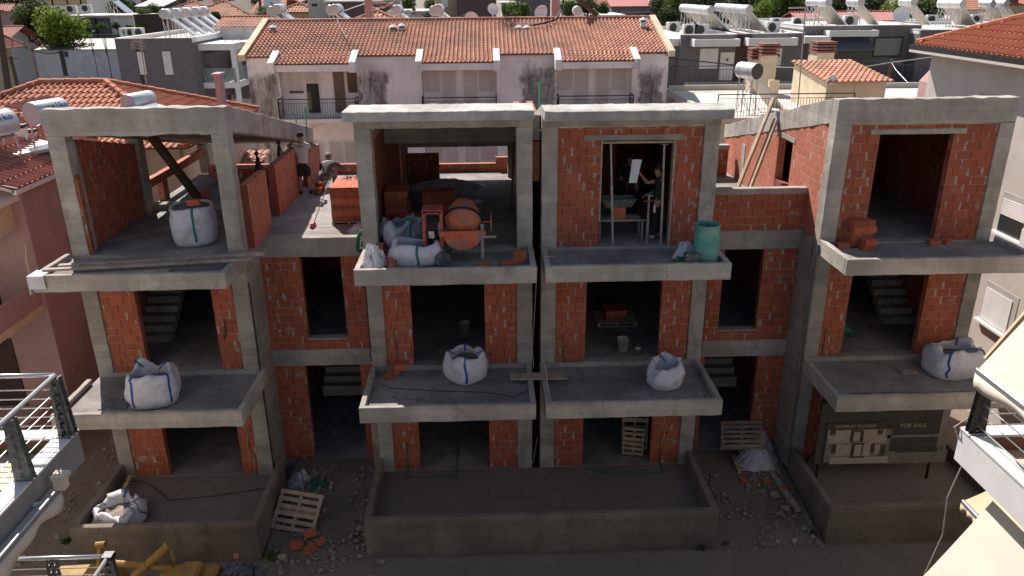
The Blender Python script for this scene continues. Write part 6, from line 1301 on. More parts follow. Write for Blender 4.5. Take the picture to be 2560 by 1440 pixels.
# boards and planks
def plank(p, q, w, h, label, mat='wood', name='plank', group=None, up=(0, 0, 1)):
    m = MB(); m.beam(p, q, w, h, up); return single(m, name, mat, label, 'plank', group, bevel=.004)
plank((-9.25, -.95, 6.03), (-5.02, -.35, 6.03), .14, .06, 'long weathered board across the parapets of the left top balcony', 'woodgrey'); plank((-9.45, -1.2, 6.03), (-5.2, -.72, 6.03), .12, .05, 'second long board nearer the front of the left top balcony', 'woodgrey'); plank((-9.2, -1.25, 5.9), (-6.9, -1.02, 5.9), .18, .05, 'short board lying inside the front of the left top balcony', 'wood')
m = MB(); m.box(-9.62, -9.3, -1.54, -1.15, 6.003, 6.012); m.box(-9.62, -9.28, -1.54, -1.526, 5.72, 6.003); m.box(-9.63, -9.615, -1.54, -1.1, 5.6, 6.003); single(m, 'cloth_scrap', 'bag', 'white cloth draped over the corner of the left top balcony', 'cloth')
a, b = atx(377, 335, -8.6), atz(470, 508, ZS3); plank(V((-8.75, 3.6, 8.0)), V((-8.15, 4.7, ZS3+.03)), .16, .24, 'thick brown timber leaning inside the open left frame', 'wooddark', 'timber_prop', up=(0, 1, 0))
put_brick(-8.05, 4.75, ZS3, .4, 'lower brick block at the foot of the leaning timber'); put_brick(-8.02, 4.8, ZS3+.147, .5, 'upper brick block at the foot of the leaning timber')
p1 = atz(1835, 474, ZS3+.02)
plank((6.62, 3.45, ZS3+.02), (7.6, 3.78, 8.75), .2, .05, 'left of two pale planks leaning on the sloped beam', 'wood', up=(-1, 0, .35)); plank((6.82, 3.1, ZS3+.02), (7.62, 3.5, 8.25), .24, .06, 'right and thicker of two pale planks leaning on the sloped beam', 'wood', up=(-1, 0, .35))
plank((.42, -.75, ZB2+.16), (1.75, -.78, ZB2+.16), .3, .04, 'board bridging the narrow gap between the two middle balconies', 'woodgrey')
m = MB(); m.box(-8.75, -8.15, -1.6, -1.05, ZB2, ZB2+.02); single(m, 'board', 'bucketgrey', 'dark sheet lying left of the bulk bag on the left balcony', 'board'); plank((8.1, -1.78, ZB2+.03), (10.9, -1.82, ZB2+.03), .14, .05, 'dark strip of board along the front of the far right balcony', 'wooddark')
m = MB(); m.beam((9.75, -.62, ZB2+.03), (10.15, -.66, ZB2+.03), .05, .05); m.beam((9.78, -.75, ZB2+.03), (10.12, -.78, ZB2+.03), .05, .05); m.beam((9.76, -.6, ZB2+.06), (9.8, -.8, ZB2+.06), .05, .02); m.beam((10.13, -.6, ZB2+.06), (10.1, -.8, ZB2+.06), .05, .02); single(m, 'wood_rack', 'woodgrey', 'little nailed wood frame on the floor of the far right balcony', 'wood frame')
plank((-9.0, -1.75, .02), (-9.08, -.25, .22), .09, .04, 'pale batten lying in the sunlit corner of the left yard', 'wood'); plank((-3.05, .55, -.35), (-3.1, .75, 1.35), .16, .16, 'rough log standing against the column in the left alley', 'wood', 'log')
plank((7.2, .1, -.3), (7.35, -1.6, -.35), .14, .1, 'weathered squared timber lying on the rubble of the right alley', 'woodgrey'); plank((.6, 3.2, ZS3+.05), (.75, 4.4, 7.9), .14, .05, 'board leaning in the dark at the right of the mixer room', 'wooddark', up=(1, 0, 0))
# pallets
def place_pallet(label, loc, rot, sc=(1, 1, 1)): p = pallet(label); p.location = loc; p.rotation_euler = rot; p.scale = sc
place_pallet('pale pallet leaning on rubble beside the left yard wall', (-4.72, -1.35, -.18), (RAD(42), RAD(2), RAD(-14)), (1., 1.05, .6)); place_pallet('pallet leaning inside the right hand ground floor doorway', (3.75, .75, .6), (RAD(82), 0, RAD(-6)), (.62, 1.2, .8)); place_pallet('second pallet leaning in front inside the ground floor doorway', (3.68, .5, .42), (RAD(80), 0, RAD(-14)), (.5, .85, .8)); place_pallet('low pallet under the film wrapped sacks in the right alley', (6.9, .25, -.33), (0, 0, RAD(-4)), (1., .8, 1.)); place_pallet('pallet thrown on top of the wrapped sacks in the right alley', (6.65, .75, .3), (RAD(14), RAD(-10), RAD(-18)), (1., 1.1, .7))
heap('wrapped_sacks', 'film wrapped cement sacks on the pallet in the right alley', 'sacks', 'filmgrey', (6.95, .3, -.2), .55, .42, .55, 71, 24, .25, freq=1.6); heap('wrapped_sacks', 'second heap of wrapped sacks behind the thrown pallet', 'sacks', 'filmgrey', (7.15, .85, -.3), .45, .4, .95, 73, 22, .25, freq=1.6)
# rubble
def rubble(label, x0, x1, y0, y1, zf, n, seed):
    rg = random.Random(seed); m = MB()
    for i in range(n):
        x, y = x0+(x1-x0)*rg.random(), y0+(y1-y0)*rg.random()
        if noise.noise(V((x*1.2, y*1.2, seed))) < -.12: continue
        s = .012+.045*rg.random()**3; z = zf(x, y)+s*.35; u = V((rg.gauss(0, 1), rg.gauss(0, 1), rg.gauss(0, 1))).normalized(); w = u.orthogonal().normalized(); k = u.cross(w); a, b, c = u*s*rg.uniform(.6, 1.6), w*s*rg.uniform(.5, 1.1), k*s*rg.uniform(.3, .9); o = V((x, y, z))
        m.hexa([o-a-b-c, o+a-b*.8-c, o+a*.9+b-c, o-a*.8+b-c*.9, o-a*.7-b*.8+c, o+a*.8-b+c*.9, o+a+b*.7+c, o-a+b+c*.8])
    o = m.build('rubble', 'rubble', None, loc=((x0+x1)/2, (y0+y1)/2, -.5)); tag(o, label, 'rubble', kind='stuff'); return o
az = lambda x, y: -.6+.3*min(1, max(0, (y+2.7)/3.8)*1.25)+.02
rubble('broken brick and plaster rubble on the floor of the left alley', -5.25, -3.0, -3.0, .6, az, 900, 4); rubble('broken brick and plaster rubble heaped in the right alley', 5.2, 7.6, -2.7, .1, az, 1000, 6)
rubble('pebbles and crumbs of plaster scattered along the dirt lane', -6, 12, -4.2, -2.6, lambda x, y: -.585, 130, 9); rubble('grey rubble strewn on the dirt strip left of the yard wall', -11.5, -9.6, -2.6, 4, lambda x, y: -.615, 420, 12)
for (x, y, z, r, l, ry) in ((-4.6, -2.25, -.5, .4, 'broken hollow brick at the foot of the leaning pallet', .4), (-4.25, -2.4, -.5, 1.2, 'second broken brick below the leaning pallet', .2), (-4.05, -2.2, -.52, 2., 'hollow brick half sunk in rubble right of the leaning pallet', .9), (-4.35, -1.9, -.45, .3, 'brick showing its cells behind the rubble in the left alley', .1), (6.4, -.35, -.42, 1.7, 'hollow brick with open cells below the wrapped sacks', .1), (6.95, -.5, -.42, 1.3, 'second hollow brick below the wrapped sacks', .8), (7.3, -.75, -.42, .5, 'red brick beside the weathered timber in the right alley', .3), (-9.4, -2.9, -.58, .6, 'red brick in the gutter left of the yard wall corner', .2)): put_brick(x, y, z, r, l, ry=ry)
def stones(pts, mat):
    for (x, y, z, s, l) in pts:
        m = MB(); rg = random.Random(int(x*97+y*31)); vs = []; fs = []; n = 8
        for i in range(5):
            for k in range(n): a = 2*math.pi*k/n; r = s*math.sin(math.pi*(i+.35)/4.7)*(1+rg.uniform(-.18, .18)); vs.append((x+r*math.cos(a), y+r*.8*math.sin(a), z+s*.55*(1-math.cos(math.pi*i/4))))
            if i:
                for k in range(n): fs.append(((i-1)*n+k, (i-1)*n+(k+1) % n, i*n+(k+1) % n, i*n+k))
        fs += [tuple(range(n))[::-1], tuple(4*n+k for k in range(n))]; m.add(vs, fs); single(m, 'stone', mat, l, 'stone')
stones([(7.0, -.95, -.42, .15, 'biggest pale stone in the right alley near the timber'), (7.1, -1.45, -.44, .12, 'rounded stone lower down the right alley rubble'), (-4.85, -2.55, -.56, .12, 'pale stone near the weed at the left alley mouth'), (-3.2, -1.7, -.5, .13, 'grey stone against the long yard wall in the left alley'), (-2.6, -2.75, -.6, .1, 'white stone at the left corner of the long yard wall')], 'rubble')
for (x, y, r, n, l) in ((-5.1, -2.45, .22, 320, 'dark green weed patch at the right corner of the left yard wall'), (4.75, -2.62, .1, 140, 'small weed at the right end of the long yard wall'), (7.5, -2.3, .16, 260, 'weed tuft beside the right yard wall corner'), (5.35, -2.5, .09, 120, 'weed at the corner between long yard wall and right alley')): m = MB(); crown_mesh(m, (x, y, -.52), r, n, .06, 5, int(n+x*10), .6); single(m, 'weed', 'leafm', l, 'weed', fixn=False)
# sale banner on a frame
MT['banner'] = M('dark banner sheet', (.062, .056, .05), .6, .2, 1.5, .25, 12); MT['bannerlight'] = M('printed facade', (.36, .31, .27), .6, .12, 4, .1, 20); MT['bannerdark'] = M('printed dark window', (.06, .05, .045), .6, .15, 6); MT['bannermid'] = M('printed tone', (.19, .165, .145), .6, .2, 4); MT['bannertext'] = M('banner lettering', (.42, .36, .25), .6, .05)
SG = thing('sale_banner', 'dark sale banner with a printed house on a frame before the right bay', 'banner', (9.8, -.95, -.02)); yb = -.95
c0, c1, c2, c3 = aty(2078, 1160, yb), aty(2373, 1152, yb), aty(2364, 1005, yb), aty(2058, 1008, yb); X0, X1, Z0, Z1 = c3.x, c2.x, c0.z, c3.z
m = MB(); n = 24; vs = []; fs = []
for i in range(n+1):
    for j in range(9):
        u, w = i/n, j/8; vs.append((X0+(X1-X0)*u, yb+.012*math.sin(u*17+w*2)+.01*noise.noise(V((u*6, w*6, 2))), Z0+(Z1-Z0)*w))
        if i and j: a = i*9+j; fs.append((a-10, a-1, a, a-9))
m.add(vs, fs); sh = m.build('sheet', 'banner', SG); sm = sh.modifiers.new('t', 'SOLIDIFY'); sm.thickness = .004
def bp(px0, py0, px1, py1, mat, k=0): a, b = aty(px0, py0, yb-.03-k), aty(px1, py1, yb-.03-k); MB().box(a.x, b.x, yb-.034-k, yb-.03-k, b.z, a.z).build('print', mat, sh)
bp(2068, 1059, 2212, 1072, 'bannerdark'); bp(2070, 1075, 2216, 1152, 'bannermid'); bp(2071, 1095, 2127, 1107, 'bannerlight', .005); bp(2160, 1093, 2214, 1106, 'bannerlight', .005); bp(2075, 1144, 2218, 1157, 'bannerlight', .005); bp(2071, 1076, 2126, 1094, 'bannerlight', .006); bp(2157, 1074, 2212, 1092, 'bannerlight', .006)
for a in ((2128, 1076, 2156, 1104), (2130, 1108, 2160, 1144), (2076, 1076, 2088, 1088), (2195, 1074, 2206, 1086), (2080, 1112, 2090, 1132), (2175, 1110, 2185, 1130), (2200, 1112, 2210, 1140)): bp(*a, 'bannerdark', .009)
for a in ((2092, 1110, 2104, 1140), (2160, 1108, 2172, 1140), (2108, 1112, 2124, 1138), (2188, 1112, 2197, 1136), (2136, 1080, 2148, 1102), (2138, 1112, 2150, 1140)): bp(*a, 'bannerlight', .011)
bp(2240, 1121, 2342, 1129, 'bannerdark'); bp(2218, 1088, 2360, 1091, 'bannermid'); bp(2218, 1128, 2362, 1155, 'bannermid', -.002)
def btext(s, px, py, size, k): p = aty(px, py, yb-.04-k); text(s, size, 'lettering', 'bannertext', sh, frame(p, (1, 0, 0), (0, 0, 1), (0, -1, 0)))
btext('COMPLEX EUDORA', 2140, 1066, .115, .0); btext('FOR SALE', 2283, 1064, .15, .0)
m = MB()
for x in (X0+.12, X1-.05): m.beam((x, yb+.06, Z1), (x, yb+.04, -.02), .05, .05); m.beam((x, yb+.8, -.02), (x, yb+.06, Z0+.5), .04, .04)
m.beam((X0, yb+.06, Z1), (X1, yb+.06, Z1), .05, .05); m.beam((X0, yb+.06, Z0), (X1, yb+.06, Z0), .05, .05); m.build('frame', 'darksteel', SG)
# props, scaffold platform and trough in the doorway of bay C
def steel_prop(px0, py0, px1, py1, yb_, yt, label, r=.03, plate=True):
    a, b = atz(px1, py1, yb_) if yb_ > 3 else None, None
    base = V((aty(px1, py1, yt).x, yt, ZS3)); top = aty(px0, py0, yt); t = thing('steel_prop', label, 'steel prop', base, 'steel props in the doorway'); mid = base.lerp(top, .62); MB().tube([base, mid], r, 10).build('outer_tube', 'steel', t); MB().tube([mid, top], r*.8, 10).build('inner_tube', 'steel', t)
    if plate: MB().box(base.x-.07, base.x+.07, yt-.07, yt+.07, ZS3, ZS3+.008).build('foot_plate', 'steel', t); MB().box(top.x-.08, top.x+.08, yt-.08, yt+.08, top.z, top.z+.01).build('head_plate', 'steel', t)
    return t
steel_prop(1527, 356, 1532, 612, 5, .12, 'left tall rusty steel prop in the doorway above the barrel balcony'); steel_prop(1661, 360, 1652, 606, 5, .15, 'right tall rusty steel prop beside the man with the paper'); sp = steel_prop(1623, 488, 1617, 602, 5, .3, 'short steel prop with a red handle between two tall ones', plate=True)
m = MB(); a = aty(1610, 503, .26); m.tube([a, a+V((.3, 0, .0))], .014, 6); m.build('handle', 'redpaint', sp)
m = MB(); a, b = aty(1503, 356, .2), aty(1690, 352, .2); m.box(a.x, b.x, .06, .24, 8.3, 8.345); single(m, 'shuttering_board', 'wood', 'shuttering board held up by the steel props under the lintel', 'board')
PF = thing('work_platform', 'low work platform of boards on trestle bars in the doorway', 'platform', (2.95, .8, ZS3)); zt = aty(1560, 545, .6).z
for i, y in enumerate((.45, .72)): MB().box(2.5, 3.55, y, y+.22, zt-.03, zt).build('board', 'woodgrey', PF)
MB().beam((2.52, .55, zt-.05), (3.68, .55, zt-.05), .04, .04).build('bar', 'steel', PF)
for x in (2.6, 3.6): MB().beam((x, .9, ZS3), (x, .9, zt-.04), .04, .04).build('leg', 'steel', PF); MB().beam((x, .5, ZS3), (x, .5, zt-.07), .04, .04).build('leg', 'steel', PF)
put_brick(3.06, .6, zt, 0, 'lower brick under the mortar trough in the doorway'); put_brick(3.06, .6, zt+.147, 0, 'upper brick under the mortar trough in the doorway')
m = MB(); z = zt+.295; o_ = [(2.62, .4), (3.42, .4), (3.42, .84), (2.62, .84)]; i_ = [(2.72, .47), (3.32, .47), (3.32, .77), (2.72, .77)]
m.add([(*p, z) for p in i_]+[(*p, z+.2) for p in o_]+[(p[0]*.98+.06, p[1]*.97+.02, z+.2) for p in o_]+[(*p, z+.1) for p in i_], [(3, 2, 1, 0), (0, 1, 5, 4), (1, 2, 6, 5), (2, 3, 7, 6), (3, 0, 4, 7), (4, 5, 9, 8), (5, 6, 10, 9), (6, 7, 11, 10), (7, 4, 8, 11), (8, 9, 13, 12), (9, 10, 14, 13), (10, 11, 15, 14), (11, 8, 12, 15), (12, 13, 14, 15)]); single(m, 'mortar_trough', 'bucketgrey', 'grey plastic mortar trough on two bricks in the doorway', 'trough')
m = MB(); p = aty(1636, 520, .1); m.lathe([(.001, -.1), (.028, -.1), (.03, .04), (.012, .075), (.014, .1), (.001, .1)], (0, 0, 0), 12); m.xf(Matrix.Translation(p)); m.tube([p+V((0, 0, .1)), p+V((.05, .05, .22))], .004, 4); single(m, 'water_bottle', MT.setdefault('bottle', M('pinkish bottle', (.55, .38, .46), .3, .2, 20)), 'pink and white bottle hanging by the right steel prop', 'bottle')
# tripods, broom
def tripod(x, y, h, label):
    t = thing('tripod', label, 'tripod', (x, y, ZS3), 'black tripods on the top floor'); top = V((x, y, ZS3+h))
    for k in range(3): a = k*2.1+.5; MB().tube([top, (x+.33*h*math.cos(a)*.75, y+.33*h*math.sin(a)*.75, ZS3)], [.022, .014], 6).build('leg', 'darksteel', t)
    m = MB(); m.box(x-.05, x+.05, y-.05, y+.05, ZS3+h-.03, ZS3+h+.06); m.box(x-.04, x+.04, y-.06, y+.06, ZS3+h*.55, ZS3+h*.72); m.tube([(x, y, ZS3+h*.5), (x, y, ZS3+h+.15)], .025, 6); m.build('head', 'darksteel', t)
tripod(-6.95, 6.5, 1.0, 'black tripod standing behind the near brick partition'); tripod(-6.5, 7.4, 1.15, 'second black tripod farther behind the long brick partition')
BR_ = thing('broom', 'red broom standing on the terrace against the brick stack', 'broom', (-4.4, 2.0, ZS3)); b0 = V((-4.42, 2.02, ZS3+.1)); b1 = V((-4.08, 2.95, ZS3+1.05)); MB().tube([b0, b1], .013, 6).build('handle', 'wood', BR_)
m = MB(); m.box(-4.62, -4.58+.02, 1.9, 2.2, ZS3+.06, ZS3+.12); m.xf(Matrix.Translation((.14, 0, 0))); m.build('head', 'redpaint', BR_); m = MB(); m.box(-4.5, -4.4, 1.9, 2.2, ZS3, ZS3+.06); m.build('bristles', MT.setdefault('bristle', M('pink bristles', (.55, .09, .12), .8, .2, 20)), BR_)
# pipes, conduits, cables on the facade
def line(pts, r, mat, name, label, cat): m = MB(); m.tube(pts, r, 6); return single(m, name, mat, label, cat)
line([(-5.57, -.03, 5.2), (-5.585, -.03, 2.6), (-5.58, -.03, -.2)], .022, 'blackcable', 'drain_pipe', 'thin dark pipe down the right column of the left bay', 'pipe'); line([(XD0-.03, -.03, 5.9), (XD0-.03, -.03, 3.2), (XD0-.03, -.02, -.2)], .03, 'postgrey', 'drain_pipe', 'grey downpipe on the left edge of the right bay', 'pipe'); line([(-2.93, .1, 5.4), (-2.93, .1, 3.1)], .015, 'blackcable', 'drain_pipe', 'thin dark pipe left of the middle left bay column', 'pipe'); line([(5.15, .1, 5.4), (5.15, .1, 3.1)], .015, 'blackcable', 'drain_pipe', 'thin dark pipe right of the middle right bay column', 'pipe')
line([(1.75, .035, .75), (1.75, .035, .02), (2.28, -.2, .02)] if False else [(2.3, -.1, .0), (2.95, -.4, .0), (4.3, -.42, .0), (4.3, .03, .0), (4.3, .03, .75)], .016, 'conduit', 'conduit', 'dark conduit round the right ground floor doorway', 'conduit'); line([(-2.2, .03, .8), (-2.2, .03, .0), (-2.2, -.3, .0), (-.95, -.35, .0), (-.95, 1.6, .0)], .016, 'conduit', 'conduit', 'dark conduit across the left middle ground floor', 'conduit'); line([(1.75, .03, 3.75), (1.75, .03, 2.99), (2.2, .02, 2.99)], .012, 'conduit', 'conduit', 'green conduit low on the brick left of the middle right doorway', 'conduit'); line([(8.15, .03, 3.75), (8.15, .03, 3.0), (8.55, .0, 3.0)], .012, 'conduit', 'conduit', 'green conduit low on the brick of the far right bay', 'conduit'); line([(-2.3, .03, 4.0), (-2.3, .03, 3.2)], .012, 'conduit', 'conduit', 'green conduit on the brick above the brick trio', 'conduit')
line([(1.08, -.3, 5.6), (1.03, -.2, 4.5), (.98, -.1, 3.4), (1.0, -.4, 3.05)], .009, 'cable', 'cable', 'pale cable dangling in the gap between the middle bays', 'cable'); line([(1.2, -1.3, 3.6), (1.24, -1.7, 3.2), (1.3, -2.0, 3.0)], .012, 'cable', 'cable', 'pale rod standing in the left corner of the balcony right of the gap', 'cable'); line([(1.12, .0, .9), (1.0, -.2, .3), (.75, -.3, .02), (.55, -.25, .02), (.5, .0, .15)], .008, 'cable', 'cable', 'white cable looping out of the gap at ground level', 'cable')
line([(-2.85, -.6, 3.02), (-2.4, -.9, ZB2+.01), (-1.2, -1.1, ZB2+.01), (-.2, -1.2, ZB2+.01), (.5, -1.45, ZB2+.01), (.85, -1.1, ZB2+.01)], .008, 'blackcable', 'cable', 'thin dark cable along the balcony left of the gap', 'cable'); line([(-9.05, -.6, .3), (-8.7, -.35, .1), (-8.3, -.6, .0), (-7.9, -1.0, .0), (-7.0, -.9, .0), (-5.6, -.6, .0)], .01, 'blackcable', 'cable', 'dark cable winding over the left yard floor', 'cable'); line([(1.2, -1.25, 6.15), (1.4, -1.1, 6.1), (1.6, -1.2, 5.88)], .01, 'cable', 'cable', 'pale cable end on the left corner of the barrel balcony', 'cable')
for (px, py0, py1, yy, l) in ((739, 312, 282, 7.4, 'left of two green rods above the sloped beam end'), (763, 316, 268, 7.4, 'right of two green rods above the sloped beam end'), (1348, 275, 205, 2.2, 'single green rod standing between the two roof slabs')):
    a, b = aty(px, py0, yy), aty(px, py1, yy); line([a-V((0, 0, .9)), b], .022, MT.setdefault('greenrod', M('bright green rod', (.03, .30, .14), .5, .1)), 'green_rod', l, 'rod')
line([(-6.3, .03, 4.3), (-6.28, .02, 4.05), (-6.33, .02, 3.8)], .015, 'blackcable', 'cable', 'dark wire tuft on the brick right of the left doorway', 'cable'); line([(-6.1, .03, 1.3), (-6.2, .02, .8), (-6.05, .02, .4), (-6.1, .02, .0)], .012, 'cable', 'cable', 'pale cable hanging on the brick of the left ground floor', 'cable'); line([(4.33, .03, 1.05), (4.36, .0, .85), (4.28, -.02, .6)], .012, 'cable', 'cable', 'short pale cable stub on the right ground floor brick', 'cable')
# yellow machine parked at the lower left
MT['yellow'] = M('yellow machine paint', (.30, .165, .03), .65, .25, 3, .2, 30, dirt=(.2, .12, .05), dscale=4, dth=.52)
BH_ = thing('yellow_tractor', 'worn yellow tractor loader with a big ribbed tyre at the lower left', 'tractor', (-6.5, -4.3, -.6))
t = MB(); wc = V((-5.22, -4.25, .02)); t.lathe([(.3, -.2), (.5, -.22), (.58, -.2), (.6, -.12), (.6, .12), (.58, .2), (.5, .22), (.3, .2)], wc, 40, axis='y'); ty = t.build('tyre', 'rubber', BH_)
lg = MB(); lg.lathe([(.58, -.19), (.603, -.13), (.603, .13), (.58, .19)], wc, 40, axis='y')
for k in range(30):
    a = 2*math.pi*k/30
    for sy in (-1, 1): p = wc+V((.61*math.cos(a), sy*.1, .61*math.sin(a))); q = wc+V((.6*math.cos(a+.16), sy*.235, .6*math.sin(a+.16))); lg.beam(p, q, .06, .06, (math.cos(a), 0, math.sin(a)))
lg.build('tread', 'rubber', ty); h = MB(); h.lathe([(.001, -.1), (.3, -.12), (.31, -.16), (.31, .16), (.001, .1)], wc, 24, axis='y'); h.build('rim', 'yellow', ty)
m = MB(); m.box(-6.75, -5.6, -4.75, -4.0, .25, .62); m.box(-6.3, -5.9, -4.6, -4.1, .62, .78); m.build('hood', 'yellow', BH_, bevel=.05)
m = MB(); a, b = aty(335, 1442, -4.2), aty(423, 1362, -4.0); m.tube([a, b], .085, 12); m.tube([a+(b-a)*.3, a+(b-a)*.38], .1, 12); m.build('boom', 'yellow', BH_)
m = MB(); m.tube([aty(262, 1407, -4.1), aty(345, 1412, -4.1), aty(430, 1421, -4.1)], .07, 10); m.tube([aty(395, 1418, -4.05), aty(520, 1425, -4.05)], .05, 10); m.tube([aty(423, 1364, -4.), aty(440, 1412, -4.)], .035, 8); m.build('arm', 'yellow', BH_)
m = MB(); m.tube([aty(247, 1440, -3.9), aty(250, 1362, -3.9)], .05, 10); m.tube([aty(240, 1362, -3.9), aty(263, 1360, -3.9)], .06, 10); m.build('lever', 'yellow', BH_)
m = MB(); m.box(-9.2, -7.6, -4.6, -3.7, -.3, .0); m.prism([(-9.3, -4.7, .0), (-7.7, -4.7, .0), (-7.9, -4.7, .35), (-9.1, -4.7, .3)], (0, 1.1, 0)); m.build('bucket', 'yellow', BH_)
m = MB(); m.tube([(-4.9, -4.3, .2), (-4.85, -4.3, .75)], .02, 6); m.build('exhaust', 'darksteel', BH_); m = MB(); m.lathe([(.03, 0), (.05, .03), (.05, .12), (.02, .14)], aty(592, 1396, -4.3), 12); m.build('lamp', 'orange', BH_)
# ---------------------------------------------------------------- people
MT['skin'] = M('skin', (.36, .19, .12), .6, .1, 6, .05, 60); MT['teegrey'] = M('pale grey tee', (.52, .50, .47), .85, .07, 6, .4, 14); MT['black_cloth'] = M('black cloth', (.018, .017, .019), .85, .2, 5, .4, 14); MT['charcoal'] = M('charcoal cloth', (.075, .07, .068), .85, .15, 5, .5, 12); MT['greycloth'] = M('grey work trousers', (.16, .15, .145), .85, .12, 5, .5, 12); MT['shoe'] = M('grey trainers', (.40, .40, .39), .7, .1); MT['darkhair'] = M('dark hair', (.02, .014, .01), .7, .2, 20, .4, 60); MT['capgrey'] = M('grey cap', (.33, .31, .29), .8, .1)
def skin_obj(name, chains, mat, parent, mtx, sub=2):
    # chains: lists of (point, radius) sharing points by value; first point of the first chain is the root
    vs, idx, es, rd = [], {}, [], []
    def vid(p, r):
        k = tuple(round(c, 4) for c in p)
        if k not in idx: idx[k] = len(vs); vs.append(k); rd.append(r)
        return idx[k]
    for ch in chains:
        prev = None
        for p, r in ch:
            i = vid(p, r)
            if prev is not None and prev != i and (prev, i) not in es and (i, prev) not in es: es.append((prev, i))
            prev = i
    me = bpy.data.meshes.new(name); me.from_pydata(vs, es, []); o = bpy.data.objects.new(name, me); COL.objects.link(o)
    sk = o.modifiers.new('skin', 'SKIN'); sk.use_smooth_shade = True; sk.branch_smoothing = .3
    for i, sv in enumerate(me.skin_vertices[0].data): r = rd[i]; sv.radius = r if isinstance(r, tuple) else (r, r); sv.use_root = (i == 0)
    ss = o.modifiers.new('sub', 'SUBSURF'); ss.levels = sub; ss.render_levels = sub
    dg = bpy.context.evaluated_depsgraph_get(); nm = bpy.data.meshes.new_from_object(o.evaluated_get(dg)); bpy.data.objects.remove(o)
    nm.materials.clear(); nm.materials.append(MT[mat] if isinstance(mat, str) else mat); nm.transform(Matrix.Translation(-OFF.get(parent, V())) @ mtx)
    for p in nm.polygons: p.use_smooth = True
    q = bpy.data.objects.new(name, nm); COL.objects.link(q); q.parent = parent; OFF[q] = OFF.get(parent, V()); return q
def lerp(a, b, t): return tuple(x+(y-x)*t for x, y in zip(a, b))
def figure(label, base, rz, J, top='teegrey', bottom='black_cloth', shoes='black_cloth', headwear=None, hair='darkhair', short_sleeve=True, shorts=False, look=(0, 1, 0)):
    root = thing('person', label, 'person', base); mt = Matrix.Translation(V(base)) @ Matrix.Rotation(rz, 4, 'Z')
    P, S, C_, N, H = J['pelvis'], J['spine'], J['chest'], J['neck'], J['head']; lk = V(look).normalized(); rt = lk.cross(V((0, 0, 1))).normalized(); upv = rt.cross(lk)
    Hv = V(H); ch = [[(P, (.145, .105)), (S, (.135, .1)), (C_, (.155, .11)), (N, .058), (tuple(Hv-upv*.045), .082), (tuple(Hv+upv*.06), .088)]]
    ch.append([(tuple(Hv-upv*.045), .082), (tuple(Hv+lk*.098-upv*.03), .016)])
    for s in (-1, 1): ch.append([(tuple(Hv+upv*.06), .088), (tuple(Hv+rt*.094*s+upv*.0), .02)])
    arms, legs = {}, {}
    for s, k in ((-1, 'L'), (1, 'R')):
        sh, el, wr = J['sh'+k], J['el'+k], J['wr'+k]; d = (V(wr)-V(el)).normalized(); pal = tuple(V(wr)+d*.075)
        arms[k] = [(C_, (.155, .11)), (sh, .064), (lerp(sh, el, .5), .05), (el, .043), (lerp(el, wr, .4), .04), (wr, .027), (pal, .033)]; ch.append(arms[k])
        side = d.cross(V((0, 0, 1)))
        if side.length < .1: side = V((1, 0, 0))
        side.normalize(); curl = side.cross(d)
        for f in range(4): o = side*(.03*(f-1.5)*.8); L = (.034, .042, .046, .038)[f]; a = V(pal)+d*.03+o; b = a+d*L-curl*.008; ch.append([(pal, .033), (tuple(a), .0105), (tuple(b), .0095), (tuple(b+d*L*.6-curl*.024), .008)])
        th = V(wr)+d*.03-side*.032*s; ch.append([(wr, .027), (tuple(th), .013), (tuple(th+d*.035-side*.014*s-curl*.014), .010)])
        hp, kn, an, to = J['hip'+k], J['kn'+k], J['an'+k], J['to'+k]
        legs[k] = [(P, (.145, .105)), (hp, .092), (lerp(hp, kn, .5), .078), (kn, .056), (lerp(kn, an, .35), .056), (an, .037), (to, .034)]; ch.append(legs[k])
    skin_obj('body', ch, 'skin', root, mt)
    g = 1.1; e = .014
    def grow(c, k=1.0, add=e): return [(p, tuple(x*k+add for x in r) if isinstance(r, tuple) else r*k+add) for p, r in c]
    sl = 3 if short_sleeve else 6
    tc = [grow([(lerp(P, S, -.12), (.155, .118)), (P, (.158, .12)), (S, (.156, .118)), (C_, (.17, .12))])+[(lerp(C_, N, .5), .1), (lerp(C_, N, .92), .074)]]+[[(C_, (.184, .134))]+grow(arms[k][1:sl], 1.05, .017) for k in 'LR']
    skin_obj('shirt', tc, top, root, mt)
    sg = 4 if shorts else 6
    bc = [grow([(P, (.155, .114)), (lerp(P, S, .3), (.146, .11))], 1, .008)]+[[(P, (.162, .122))]+grow(legs[k][1:sg], 1.1, .026 if shorts else .018) for k in 'LR']
    skin_obj('shorts' if shorts else 'trousers', bc, bottom, root, mt)
    for k in 'LR': an, to = J['an'+k], J['to'+k]; skin_obj('shoe', [[((an[0], an[1]-.03, an[2]-.035), .045), (an, .052)], [((an[0], an[1]-.03, an[2]-.035), .045), (lerp(an, to, .6), .05), (to, .043)]], shoes, root, mt)
    m = MB(); n = 16
    R3 = Matrix((rt, lk, upv)).transposed().to_4x4()
    prof = [(.001, .118), (.05, .11), (.085, .075), (.1, .03), (.1, -.0)] if headwear else [(.001, .112), (.05, .102), (.085, .068), (.098, .02), (.094, -.03), (.07, -.06)]
    m.lathe(prof, (0, -.012, .045), n)
    if headwear: m.add([(math.cos(a)*.095*r, .075+math.sin(a)*.1*r, .045) for r in (1.,) for a in [math.pi*i/8 for i in range(9)]]+[(math.cos(a)*.095, .075+math.sin(a)*.1, .058) for a in [math.pi*i/8 for i in range(9)]], [tuple(range(9)), tuple(range(17, 8, -1))]+[(i, i+1, 10+i, 9+i) for i in range(8)])
    m.xf(mt @ Matrix.Translation(Hv) @ R3); m.build('cap' if headwear else 'hair', headwear or hair, root, smooth=True)
    ey = MB()
